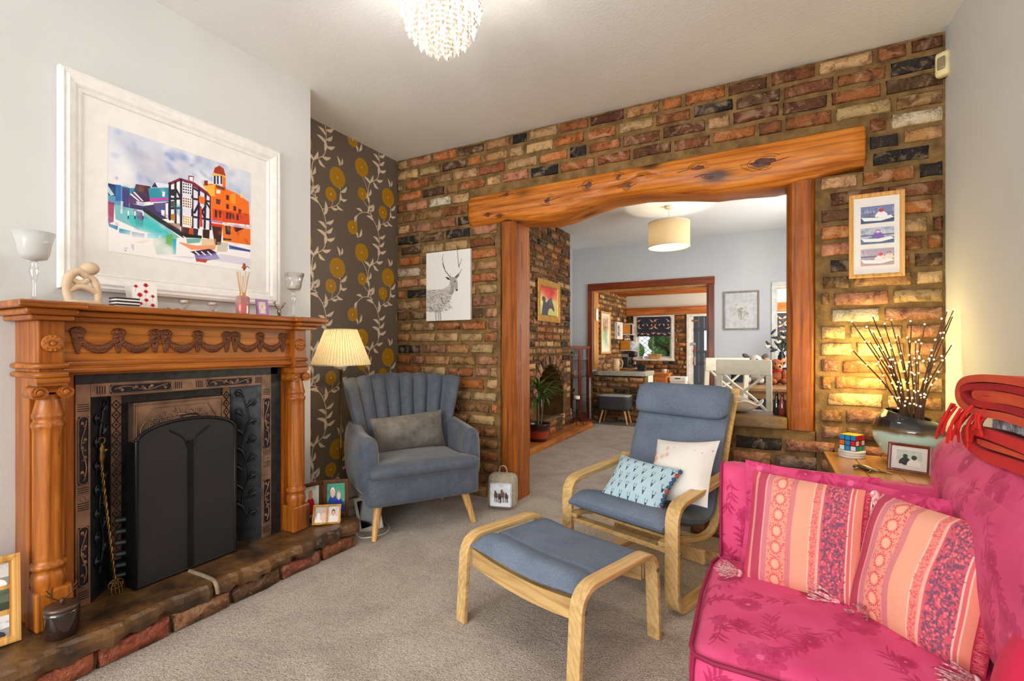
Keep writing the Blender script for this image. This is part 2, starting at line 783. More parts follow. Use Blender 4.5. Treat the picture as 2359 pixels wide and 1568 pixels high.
def carpet_mat():
    t = NT('beige_carpet')
    v = t.obj()
    f1 = t.noise(v, 150, 2, .7)
    f2 = t.noise(v, 48, 4, .7)
    f3 = t.noise(v, 4.5, 4, .6, .6)
    a = t.ramp(f1, [(.30, lin((104, 90, 80))), (.5, lin((198, 184, 170))), (.70, lin((240, 231, 220)))])
    b = t.ramp(f2, [(.3, lin((162, 148, 136))), (.7, lin((226, 215, 203)))])
    c = t.mix(.42, a, b)
    d = t.ramp(f3, [(.35, (.80, .79, .78)), (.6, (1.0, 1.0, 1.0))])
    col = t.mix(1.0, c, d, 'MULTIPLY')
    t.l(col, t.b.inputs['Base Color'])
    t.b.inputs['Roughness'].default_value = .95
    t.b.inputs['Specular IOR Level'].default_value = .1
    ad = t.n('ShaderNodeMath', operation='ADD')
    t.l(f1, ad.inputs[0])
    t.l(f2, ad.inputs[1])
    t.bump(ad.outputs[0], .9, .012)
    return t.m


m_carpet = carpet_mat()
_bt = {}


def brick_mat(joined=False):
    t = NT('old_brick_joined' if joined else 'old_brick')
    g = t.n('ShaderNodeNewGeometry')
    P = g.outputs['Position']
    if joined:
        at = t.n('ShaderNodeAttribute', attribute_name='brick_colour')
        base = at.outputs['Color']
    else:
        base = t.n('ShaderNodeObjectInfo').outputs['Color']
    f1 = t.noise(P, 17, 4, .65, .6)
    f2 = t.noise(P, 60, 4, .7)
    f3 = t.noise(P, 9, 3, .6, 1.2)
    dark = t.mix(1.0, base, (.34, .27, .24, 1), 'MULTIPLY')
    light = t.mix(.34, base, lin((226, 190, 150)))
    c = t.mix(t.ramp(f1, [(.47, (0, 0, 0)), (.64, (.85, .85, .85))]), base, dark)
    c = t.mix(t.ramp(f3, [(.52, (0, 0, 0)), (.64, (.9, .9, .9))]), c, light)
    f4 = t.noise(P, 34, 5, .75, .8)
    c = t.mix(t.ramp(f4, [(.60, (0, 0, 0)), (.70, (.55, .55, .55))]), c, lin((216, 196, 168)))
    c = t.mix(t.ramp(f2, [(.60, (0, 0, 0)), (.68, (.55, .55, .55))]), c, dark)
    t.l(c, t.b.inputs['Base Color'])
    t.b.inputs['Roughness'].default_value = .62
    t.b.inputs['Specular IOR Level'].default_value = .35
    ad = t.n('ShaderNodeMath', operation='ADD')
    t.l(f1, ad.inputs[0])
    t.l(f2, ad.inputs[1])
    t.bump(ad.outputs[0], 1.0, .016)
    return t.m


m_brick, m_brickj = brick_mat(), brick_mat(True)
m_mortar = mat('sandy_mortar', (136, 106, 66), .9, c2=(98, 76, 46), ns=16, bump=.6, bs=80, bd=.008, spec=.15)
m_mortar_far = mat('brown_mortar', (120, 92, 52), .9, c2=(84, 62, 36), ns=7, bump=.6, bs=80, bd=.008, spec=.15)


def brick_mesh(i):
    rr = random.Random(100 + i)
    n = 10
    base = [(-.5, -.5), (-.17, -.5), (.17, -.5), (.5, -.5), (.5, 0), (.5, .5), (.17, .5), (-.17, .5), (-.5, .5), (-.5, 0)]
    jig = [(rr.uniform(-.012, .012), rr.uniform(-.05, .05)) for _ in base]
    b2 = [(x + a * (1 if abs(x) < .4 else 1.2), z + c) for (x, z), (a, c) in zip(base, jig)]
    v = [(x, .035, z) for x, z in b2]
    v += [(x, .006 + rr.uniform(-.002, .002), z) for x, z in b2]
    v += [(x * .955 + rr.uniform(-.006, .006), rr.uniform(-.004, .002), z * .87 + rr.uniform(-.02, .02)) for x, z in b2]
    v += [(-.25, rr.uniform(-.004, .001), 0), (.25, rr.uniform(-.004, .001), 0)]
    f = []
    for a in (0, n):
        for k in range(n):
            f.append((a + k, a + (k + 1) % n, a + n + (k + 1) % n, a + n + k))
    c = 2 * n
    A, Bv = 3 * n, 3 * n + 1
    f += [(c, c + 1, A), (c + 1, c + 2, Bv, A), (c + 2, c + 3, Bv), (c + 3, c + 4, Bv), (c + 4, c + 5, Bv), (c + 5, c + 6, Bv), (c + 6, c + 7, A, Bv), (c + 7, c + 8, A), (c + 8, c + 9, A), (c + 9, c, A)]
    me = bpy.data.meshes.new('brick')
    me.from_pydata(v, [], f)
    me.polygons.foreach_set('use_smooth', [True] * len(f))
    me.materials.append(m_brick)
    return me, v, f


BRICKS = [brick_mesh(i) for i in range(8)]


def pick(r, table):
    x = r.random() * sum(w for w, _ in table)
    for w, c in table:
        x -= w
        if x <= 0:
            break
    g = r.uniform(.84, 1.12)
    return tuple(max(4, min(250, q * g * r.uniform(.97, 1.03))) for q in c)


TAN, LTAN, ORG, RED, DRED, BRN, BLK, PNK, CRM = (178, 130, 80), (208, 168, 116), (184, 112, 58), (144, 86, 50), (112, 66, 40), (106, 74, 48), (50, 43, 40), (184, 126, 92), (226, 208, 178)


def lay_bricks(parent, place, rz, u0, u1, z0, z1, blocked, colour, L=.252, C=.0922, joint=.023, seed=1, limit=300, prefer=None, start=0.0, thin=1.0):
    """running bond; place(u, z) gives the world position of a brick's face centre; bricks past limit go into one joined part"""
    r = random.Random(seed)
    todo = []
    nz = int(round((z1 - z0) / C))
    C = (z1 - z0) / nz
    for k in range(nz):
        za, zb = z0 + k * C, z0 + (k + 1) * C
        bl = sorted(blocked(za + .02, zb - .02))
        u = u0 - (L * .5 if k % 2 else 0) - start + r.uniform(-.03, .03)
        while u < u1:
            w = L * r.uniform(.88, 1.08) if r.random() > .12 else L * .55
            parts = [(max(u, u0), min(u + w, u1))]
            for a, b in bl:
                nxt = []
                for p, q in parts:
                    if b <= p or a >= q:
                        nxt.append((p, q))
                    else:
                        if a - p > .01:
                            nxt.append((p, a))
                        if q - b > .01:
                            nxt.append((b, q))
                parts = nxt
            for p, q in parts:
                if q - p > .055:
                    todo.append(((p + q) / 2, (za + zb) / 2, q - p - joint, C - joint * r.uniform(.9, 1.25)))
            u += w
    keep = todo
    rest = []
    if len(todo) > limit:
        key = prefer or (lambda q: 0)
        todo = sorted(todo, key=key)
        keep, rest = todo[:limit], todo[limit:]
    M = Matrix.Rotation(rz, 4, 'Z')
    for (u, z, w, h) in keep:
        o = bpy.data.objects.new('brick', BRICKS[r.randrange(8)][0])
        COL.objects.link(o)
        o.parent = parent
        p = place(u, z + r.uniform(-.003, .003))
        off = M @ Vector((0, -.006 - r.uniform(0, .006) * thin, 0))
        o.location = Vector(p) + off
        o.rotation_euler = (r.uniform(-.015, .015), r.uniform(-.012, .012), rz + r.uniform(-.012, .012))
        if r.random() < .5:
            o.scale = (w, 1, h)
        else:
            o.scale = (-w, 1, -h)
        o.color = lin(colour(u, z, r))
    if rest:
        mb, cols = MB(), []
        for (u, z, w, h) in rest:
            _, v, f = BRICKS[r.randrange(8)]
            p = Vector(place(u, z)) + M @ Vector((0, -.007, 0))
            mb.add([p + M @ Vector((a * w, b, c * h)) for a, b, c in v], f, True)
            cols += [lin(colour(u, z, r))] * len(v)
        o = link('brickwork', mb, m_brickj, parent)
        o['kind'] = 'stuff'
        ca = o.data.color_attributes.new('brick_colour', 'FLOAT_COLOR', 'POINT')
        ca.data.foreach_set('color', np.array(cols, np.float32).ravel())
    return len(keep), len(rest)


# floor and ceilings
struct('floor', MB().box(XL - .2, XR + .2, -3.25, KY + .2, -.1, 0), m_carpet)
struct('ceiling', MB().box(XL - .2, XR + .2, -3.25, FY + .1, H, H + .1), m_ceil)
struct('ceiling_kitchen', MB().box(KX - .3, XR + .2, FY + .2, KY + .2, 2.25, 2.35), m_kwhite)

# chimney breast with the fireplace recess cut into it
mb = MB()
mb.box(XL - .1, CB, -3.2, .87, 0, H)
mb.box(XL - .1, CB, 1.66, CBE, 0, H)
mb.box(XL - .1, CB, .87, 1.66, 1.0, H)
mb.box(XL - .1, CB, .87, 1.66, 0, .145)
struct('wall_left_breast', mb, m_white)
struct('wall_right', MB().box(XR, XR + .15, -3.25, KY + .2, 0, H), m_white)
# wall behind the camera with the bay window opening
mb = MB()
mb.box(XL - .2, XR + .2, -3.35, -3.2, 0, .6)
mb.box(XL - .2, XR + .2, -3.35, -3.2, 2.5, H)
mb.box(XL - .2, -2.6, -3.35, -3.2, .6, 2.5)
mb.box(.6, XR + .2, -3.35, -3.2, .6, 2.5)
struct('wall_front', mb, m_white)
# wallpapered alcove
mb = MB().box(XL - .12, XL, CBE - .02, B + .02, 0, H)
mb.uv = {}
mb.add([(XL + .0015, CBE, 0), (XL + .0015, B, 0), (XL + .0015, B, H), (XL + .0015, CBE, H)], [(0, 1, 2, 3)], uvs=[(0, 0), (1, 0), (1, 1), (0, 1)])
wallpaper_wall = struct('wall_left', mb, m_white)

# brick dividing wall: left pier, right pier, wall over the opening, dwarf wall
OX0, OX1 = -1.647, .107      # clear opening between the posts
PXL, PXR = -1.785, .244      # outer edges of the posts
DW0 = -.42                   # left end of the dwarf wall
DWZ = .684
mb = MB()
mb.box(XL, PXL + .004, B, B + BT, 0, 2.1)
mb.box(PXR - .004, XR, B, B + BT, 0, 2.1)
mb.box(XL, -2.04, B, B + BT, 2.1, H)
mb.box(.462, XR, B, B + BT, 2.1, H)
mb.box(-2.04, .462, B, B + BT, 2.322, H)
mb.box(DW0, PXR, B, B + BT, 0, DWZ)
brick_wall = struct('wall_back', mb, m_mortar)


def beam_bottom(x):
    t = (x + 2.03) / 2.49
    return 2.095 if t < .1 else (2.06 if t < .3 else 2.14)


def blocked(za, zb):
    out = []
    zm = (za + zb) / 2
    if zm < 2.10:
        lo = -3.0
        if zm > DWZ - .02:
            out.append((PXL - .012, PXR + .012))
        else:
            out.append((PXL - .012, DW0))
    if 2.08 < zm < 2.345:
        out.append((-2.05, .475))
    return out


def front_colour(u, z, r):
    s = (u + 2.8) / 3.6
    if z > 2.3 and u > .6:
        if r.random() < .3:
            return CRM
    if u > .2 and .75 < z < 1.55:
        return pick(r, [(3, TAN), (2.4, LTAN), (2, ORG), (1.2, PNK), (1, BRN), (.5, BLK), (.5, CRM)])  # lighter tan mix puts the twig lights' yellow glow into the brick colour
    if z < .62 and u > -.6:
        return pick(r, [(4, PNK), (3, RED), (2, BRN), (1, BLK), (1, (128, 110, 96))])
    if s < .42:
        return pick(r, [(3.2, LTAN), (3.2, TAN), (2.4, ORG), (1.6, RED), (1.5, BRN), (1.1, BLK), (1.5, PNK), (.55, CRM)])  # yellower mix on this side: the lamp's warmth is put into the brick colours
    if s < .74:
        return pick(r, [(1.2, LTAN), (1.5, TAN), (3, ORG), (3, RED), (1.3, DRED), (1.2, BRN), (1, BLK), (2, PNK), (.5, CRM)])
    return pick(r, [(1.1, TAN), (.7, LTAN), (1.5, ORG), (3, RED), (2.4, DRED), (2.4, BRN), (2.2, BLK), (1.6, PNK), (.35, CRM)])


def hidden_last(q):
    u, z, w, h = q
    return 1 if (z < .5 and -2.8 < u < -1.9) or (z < .4 and u > -.1) else 0


n1 = lay_bricks(brick_wall, lambda u, z: (u, B, z), 0, XL, XR, .0, H, blocked, front_colour, seed=11, limit=300, prefer=hidden_last)
print('front bricks', n1)
# stone coping of the dwarf wall
m_cope = mat('brown_stone', (128, 98, 62), .6, c2=(92, 78, 52), ns=9, bump=.5, bs=30, bd=.012)
cope = MB()
cope.soft(DW0 - .02, OX1 - .003, B - .03, B + BT + .03, DWZ, .757, .012, n=8)
tag(link('stone_coping', cope, m_cope), 'brown stone coping slab along the top of the low brick wall', 'coping')

# dining room: brick breast with arched hearth
AZ0, AC, AR, AW = .29, 5.66, .43, .43     # arch: base height, centre, half width
ASP = .56                                 # springing height


def arch_half(z, grow=0.0):
    if z < ASP:
        return AW + grow
    t = (z - ASP) / (.38 + grow)
    return (AW + grow) * math.sqrt(max(0, 1 - t * t)) if t < 1 else 0


mb = MB()
N = 14
outl = [(3.35, 0), (3.35, H), (FBE, H), (FBE, 0)]
# front skin of the breast as strips round the arch
mb.box(XL - .1, FB, 3.3, AC - AW, 0, H)
mb.box(XL - .1, FB, AC + AW, FBE, 0, H)
mb.box(XL - .1, FB, AC - AW, AC + AW, .95, H)
mb.box(XL - .1, FB, AC - AW, AC + AW, 0, .22)
for i in range(N):
    a0, a1 = PI * i / N, PI * (i + 1) / N
    y0, y1 = AC + AW * math.cos(a0), AC + AW * math.cos(a1)
    zz = ASP + .38 * min(math.sin(a0), math.sin(a1))
    mb.box(XL - .1, FB, y1, y0, zz, .96)
mb.box(XL - .1, XL - .05, AC - AW, AC + AW, .2, 1.0)
far_breast = struct('wall_dining_left', mb, m_mortar_far)


def far_block(za, zb):
    w = max(arch_half(za, .11), arch_half(zb, .11))
    return [(AC - w, AC + w)] if w > .02 and za > .2 else []


def far_colour(u, z, r):
    if z < 1.45:
        return pick(r, [(3, TAN), (2.4, LTAN), (2, ORG), (1.6, RED), (1.6, BRN), (.8, BLK), (1.2, PNK)])
    return pick(r, [(1, TAN), (.6, LTAN), (1.6, ORG), (2.6, RED), (2.4, DRED), (2.8, BRN), (1.6, BLK), (1, PNK)])


n2 = lay_bricks(far_breast, lambda u, z: (FB, u, z), R(90), 3.42, FBE, 0, H, far_block, far_colour, L=.25, C=.0885, seed=21, limit=286, prefer=lambda q: -q[0])
print('far bricks', n2)
r_ = random.Random(5)
for i in range(13):      # voussoirs
    a = PI * (i + .5) / 13
    ca, sa = math.cos(a), math.sin(a)
    o = bpy.data.objects.new('brick', BRICKS[i % 8][0])
    COL.objects.link(o)
    o.parent = far_breast
    o.location = (FB + .012, AC + (AW + .055) * ca, ASP + (.38 + .055) * sa)
    o.rotation_euler = Euler((0, 0, R(90))).to_matrix().to_euler()
    ang = math.atan2((.38) * sa, AW * ca)
    o.rotation_euler = (Matrix.Rotation(R(90), 4, 'Z') @ Matrix.Rotation(-ang, 4, 'Y')).to_euler()
    o.scale = (.115, 1, .093)
    o.color = lin(pick(r_, [(2, LTAN), (2, TAN), (1, PNK), (1, BRN)]))
# end face of the breast and the alcove beside it
struct('wall_dining_alcove', MB().box(XL - .12, XL, FBE - .02, FY + .02, 0, H), m_far)

# far wall of the dining room with the kitchen opening and the internal window
mb = MB()
KO0, KO1, KOZ = -2.45, -.74, 2.07
IW0, IW1, IWZ0, IWZ1 = .11, .68, .95, 1.985
mb.box(XL - .1, KO0, FY, FY + .22, 0, H)
mb.box(KO0, KO1, FY, FY + .22, KOZ, H)
mb.box(KO1, IW0, FY, FY + .22, 0, H)
mb.box(IW0, IW1, FY, FY + .22, 0, IWZ0)
mb.box(IW0, IW1, FY, FY + .22, IWZ1, H)
mb.box(IW1, XR, FY, FY + .22, 0, H)
struct('wall_dining_back', mb, m_far)
# brick dwarf wall below the kitchen worktop
PW1 = -1.63
mb = MB().box(KO0 - .02, PW1, FY - .03, FY + .22, 0, .70)
dwarf = struct('wall_kitchen_dwarf', mb, m_mortar_far)
lay_bricks(dwarf, lambda u, z: (u, FY - .03, z), 0, KO0, PW1, 0.0, .70, lambda a, b: [], lambda u, z, r: pick(r, [(1, TAN), (2, RED), (2, BRN), (2, BLK), (1.4, PNK)]), L=.25, C=.088, seed=31)
struct('trim_1', MB().box(KO0 - .02, -1.45, FY - .36, FY - .03, 0, .012), mat('slate_strip', (112, 104, 92), .6, c2=(84, 78, 68), ns=8), bevel=.003)
struct('trim_2', MB().box(KO0 - .085, KO0 - .02, FY - .03, FY, 0, .30).box(KO0 - .085, KO0 - .02, FY - .022, FY, 0, .66), m_trim, bevel=.004)

# kitchen walls
KW0, KW1, KWZ0, KWZ1 = -2.30, -1.62, .93, 1.74      # window opening
KD0, KD1, KDZ = -1.29, -.42, 1.74                   # door opening
SW0, SW1 = -.12, .62                                # second window
mb = MB()
mb.box(KX - .1, KW0, KY, KY + .12, 0, 1.785)
mb.box(KW0, KW1, KY, KY + .12, 0, KWZ0)
mb.box(KW1, KD0, KY, KY + .12, 0, 1.785)
mb.box(KD1, SW0, KY, KY + .12, 0, 1.785)
mb.box(SW0, SW1, KY, KY + .12, 0, KWZ0)
mb.box(SW1, XR, KY, KY + .12, 0, 1.785)
mb.box(KW0, KW1, KY, KY + .12, KWZ1, 1.785)
mb.box(KD0, KD1, KY, KY + .12, KDZ, 1.785)
mb.box(SW0, SW1, KY, KY + .12, KWZ1, 1.785)
kback = struct('wall_kitchen_back', mb, m_mortar_far)


def kb_block(za, zb):
    zm = (za + zb) / 2
    o = []
    if zm > .87:
        o += [(KW0 - .05, KW1 + .05), (SW0 - .05, SW1 + .05)]
    o.append((KD0 - .05, KD1 + .05))
    return o


kcol = lambda u, z, r: pick(r, [(3, TAN), (2, LTAN), (2.4, ORG), (1.6, RED), (2, BRN), (1.4, BLK)]) if z < 1 else pick(r, [(2, TAN), (2.4, ORG), (2, RED), (2.6, BRN), (1.8, BLK)])
lay_bricks(kback, lambda u, z: (u, KY, z), 0, KX, XR, .3, 1.78, kb_block, kcol, L=.25, C=.088, seed=41)
struct('wall_kitchen_upper', MB().box(KX - .1, XR, KY - .005, KY + .12, 1.785, 2.3), m_kwhite)
kleft = struct('wall_kitchen_left', MB().box(KX - .12, KX, FY + .2, KY + .1, 0, 2.3), m_mortar_far)
lay_bricks(kleft, lambda u, z: (KX, u, z), R(90), FY + .22, KY, .7, 2.25, lambda a, b: [], lambda u, z, r: pick(r, [(3, TAN), (2.6, LTAN), (2, ORG), (1.6, RED), (1.6, BRN), (.8, BLK), (1.6, PNK)]), L=.25, C=.088, seed=51)
# ------------------------------------------------------------------ timber lintel and posts of the opening
m_beam = wood('oiled_pine_beam', (124, 60, 14), (200, 114, 34), (230, 156, 66), 'X', 13, .45, knots=4.5, along=.07, coat=.08, bump=.5)
m_post = wood('oiled_pine_post', (92, 42, 8), (156, 82, 20), (192, 116, 42), 'Z', 15, .5, knots=4.5, along=.06, coat=.04, bump=.45)
# hand-hewn beam: rings of a wavering section along x
prof = [(-2.045, 2.318, 2.098), (-2.02, 2.318, 2.092), (-1.80, 2.318, 2.098), (-1.72, 2.32, 2.112), (-1.66, 2.32, 2.092), (-1.52, 2.322, 2.07), (-1.38, 2.322, 2.056), (-1.25, 2.323, 2.075), (-1.10, 2.324, 2.115),
        (-.93, 2.325, 2.148), (-.72, 2.326, 2.152), (-.5, 2.328, 2.128), (-.28, 2.33, 2.092), (-.1, 2.332, 2.088), (.05, 2.333, 2.078), (.12, 2.334, 2.085), (.24, 2.336, 2.098), (.35, 2.337, 2.115), (.455, 2.338, 2.125), (.465, 2.338, 2.13)]
rb = random.Random(4)
v, f = [], []
rings = []
xs = []
for i in range(len(prof) - 1):
    (xa, ta, ba), (xb, tb, bb) = prof[i], prof[i + 1]
    k = max(1, int((xb - xa) / .04))
    for j in range(k):
        t = j / k
        xs.append((xa + (xb - xa) * t, ta + (tb - ta) * t, ba + (bb - ba) * t))
xs.append(prof[-1])
nb = 14
for i, (x, t, b) in enumerate(xs):
    e = .012 if i in (0, len(xs) - 1) else 0
    yf, yb = B - .052 + e, B + BT + .03
    w = .018 * math.sin(x * 7.3) + .012 * math.sin(x * 17 + 1)
    sec = [(yb, t), (yf + .02, t), (yf + .004, t - .012), (yf + .004 * math.sin(x * 9), t - .07), (yf + .006 * math.sin(x * 11 + 2), (t + b) / 2 + w), (yf + .002 + .006 * math.sin(x * 13), b + .085 + w), (yf + .012, b + .045 + w * .5),
           (yf + .03 + .01 * math.sin(x * 8), b + .015), (yf + .06, b + .003), (yf + .11, b), (yb - .09, b + .004), (yb - .03, b + .014), (yb - .005, b + .04), (yb, (t + b) / 2)]
    v += [(x, y + rb.uniform(-.0015, .0015), z - (e if z < t else e)) for y, z in sec]
for i in range(len(xs) - 1):
    for k in range(nb):
        f.append((i * nb + k, i * nb + (k + 1) % nb, (i + 1) * nb + (k + 1) % nb, (i + 1) * nb + k))
f.append(tuple(range(nb))[::-1])
f.append(tuple((len(xs) - 1) * nb + k for k in range(nb)))
beam = Thing('lintel_beam', 'long orange hewn timber beam with knots above the wide opening in the brick wall', 'beam', (-.79, B, 2.08), world=True)
beam.part('beam', MB().add(v, f, True), m_beam)
m_knot = mat('dark_knot', (112, 52, 18), .5, c2=(52, 24, 12), ns=45, bump=.4, bs=70)
kb = random.Random(8)
for (x, z, a, c) in [(-1.70, 2.285, .026, .018), (-1.37, 2.20, .045, .026), (-1.07, 2.255, .03, .024), (-.86, 2.262, .028, .03), (-.80, 2.208, .026, .018), (-.36, 2.246, .05, .024), (-.30, 2.20, .035, .016), (-.02, 2.22, .07, .03), (-1.86, 2.16, .018, .01), (-1.76, 2.14, .02, .01)]:
    k = MB()
    n = 14
    q = [(x, B - .0555, z)]
    for i in range(n):
        w = 2 * PI * i / n
        e = kb.uniform(.55, 1.05)
        q.append((x + a * e * math.cos(w), B - .052, z + c * e * math.sin(w)))
    k.add(q, [(0, 1 + i, 1 + (i + 1) % n) for i in range(n)], True)
    for s in (1.15, 1.5):
        k.tube([(x + a * s * kb.uniform(.9, 1.1) * math.cos(w * .3), B - .0515, z + c * s * kb.uniform(.85, 1.15) * math.sin(w * .3)) for w in range(2, 18)], .0011, 4)
    k.tube(bez([(x - a * 2.6, B - .051, z - c * .2), (x - a, B - .053, z + c * .2), (x + a * .4, B - .055, z - c * .3), (x + a * 2.2, B - .051, z + c * .4)], 5), .0015, 4)
    beam.part('knot', k, m_knot)


def post(name, label, x0, x1, z0, z1):
    t = Thing(name, label, 'post', ((x0 + x1) / 2, B, z0), world=True)
    mb = MB()
    n = 22
    v, f = [], []
    r = random.Random(int(x0 * 100))
    c = .022
    for i in range(n + 1):
        z = z0 + (z1 - z0) * i / n
        j = lambda: r.uniform(-.0022, .0022) + .003 * math.sin(z * 6 + x0)
        yf, yb = B - .006, B + BT + .012
        v += [(x0 + j(), yf + c, z), (x0 + c + j(), yf + j(), z), (x1 - c + j(), yf + j(), z), (x1 + j(), yf + c, z), (x1 + j(), (yf + yb) / 2, z), (x1 + j(), yb - c, z), (x1 - c, yb, z), (x0 + c, yb, z), (x0, yb - c, z)]
    m = 9
    for i in range(n):
        for k in range(m):
            f.append((i * m + k, i * m + (k + 1) % m, (i + 1) * m + (k + 1) % m, (i + 1) * m + k))
    f += [tuple(range(m))[::-1], tuple(n * m + k for k in range(m))]
    mb.add(v, f, False)
    t.part('shaft', mb, m_post)
    for q in range(3):
        cr = MB()
        zz = z0 + (z1 - z0) * (.2 + .3 * q)
        cr.tube(bez([(x1 + .001, B + .05 + .02 * q, zz), (x1 + .0015, B + .055 + .02 * q, zz + .12), (x1 + .001, B + .05 + .02 * q, zz + .28)], 5), .0014, 4)
        t.part('crack', cr, m_knot)
    return t


post('timber_post', 'tall orange timber post left of the opening, standing on the carpet beside the grey bag', PXL, OX0, 0, 2.10)
post('timber_post', 'shorter orange timber post standing on the low brick wall under the beam', OX1, PXR, .686, 2.10)

# ------------------------------------------------------------------ hearth: stone slabs on a course of bricks
ZH = .145
m_hearth = mat('worn_brown_stone', (112, 78, 42), .38, c2=(52, 36, 24), ns=7, bump=.8, bs=22, bd=.012, coat=.1)


def slab(y0, y1, seed, xfront=-2.095, right=0):
    r = random.Random(seed)
    mb = MB()
    n = max(4, int((y1 - y0) / .03))
    v, f = [], []
    for i in range(n + 1):
        y = y0 + (y1 - y0) * i / n
        e = r.uniform(-.008, .008) + .008 * math.sin(y * 23)
        cut = right * max(0, (y - (y1 - .05))) * .5
        xf = xfront + e - cut
        b = ZH - .07 + r.uniform(-.012, .012)
        v += [(-2.484, y, ZH), (-2.3, y, ZH), (xf - .02, y, ZH - .001), (xf - .004 + r.uniform(-.004, .004), y, ZH - .012), (xf + r.uniform(-.008, .006), y, ZH - .036), (xf - .012 + r.uniform(-.01, .006), y, b), (-2.3, y, b)]
    m = 7
    for i in range(n):
        for k in range(m - 1):
            f.append((i * m + k, (i + 1) * m + k, (i + 1) * m + k + 1, i * m + k + 1))
    f += [tuple(range(m)), tuple(n * m + k for k in range(m))[::-1]]
    mb.add(v, f, False)
    return mb


hearth = Thing('hearth', 'raised hearth of dark worn stone slabs on a course of red bricks below the fireplace', 'hearth', (-2.3, 1.27, 0), world=True)
hearth.part('stone_slab', slab(.30, 1.215, 1), m_hearth)
hearth.part('stone_slab', slab(1.225, 2.075, 2, right=1), m_hearth)
hearth.part('mortar_joint', MB().tube(bez([(-2.3, 1.22, ZH + .001), (-2.14, 1.222, ZH + .001), (-2.095, 1.218, ZH - .01), (-2.088, 1.222, ZH - .05)], 5), .009, 6), mat('grey_joint', (150, 132, 108), .9, c2=(120, 104, 84)))
hearth.part('core', MB().box(-2.48, -2.135, .30, 2.03, 0, ZH - .06), m_mortar)
rr_ = random.Random(3)
y = .32
while y < 2.03:
    w = min(.245, 2.045 - y)
    if w < .06:
        break
    o = bpy.data.objects.new('brick', BRICKS[rr_.randrange(8)][0])
    COL.objects.link(o)
    o.parent = hearth.o
    o.location = (-2.112 + 2.3, y + w / 2 - 1.27, .037)
    o.rotation_euler = (0, 0, R(90) + rr_.uniform(-.02, .02))
    o.scale = (w - .016, 1.4, .07)
    o.color = lin(pick(rr_, [(3, (158, 86, 60)), (2, PNK), (1, RED), (1, BRN)]))
    y += w

# ------------------------------------------------------------------ pine fire surround
m_pine = wood('antique_pine', (104, 48, 9), (162, 88, 22), (194, 122, 42), 'Y', 15, .38, knots=4, along=.08, coat=.2, bump=.1)
m_pinev = wood('antique_pine_upright', (104, 48, 9), (162, 88, 22), (194, 122, 42), 'Z', 15, .38, knots=4, along=.08, coat=.2, bump=.1)
m_carv = wood('dark_carving', (70, 32, 10), (100, 52, 20), (124, 70, 30), 'Y', 30, .4, coat=.2)
MY = 1.265
sur = Thing('fire_surround', 'carved pine fire surround with columns, garlands and a mantel shelf round the black fireplace', 'fireplace surround', (-2.36, MY, ZH), world=True)


def mir(y):
    return 2 * MY - y


def plan(front_c, front_e, ye, yb, z0, z1):
    P = [(CB, ye), (front_e, ye), (front_e, yb), (front_c, yb), (front_c, mir(yb)), (front_e, mir(yb)), (front_e, mir(ye)), (CB, mir(ye))]
    return MB().prism(P, z0, z1, 'XY')


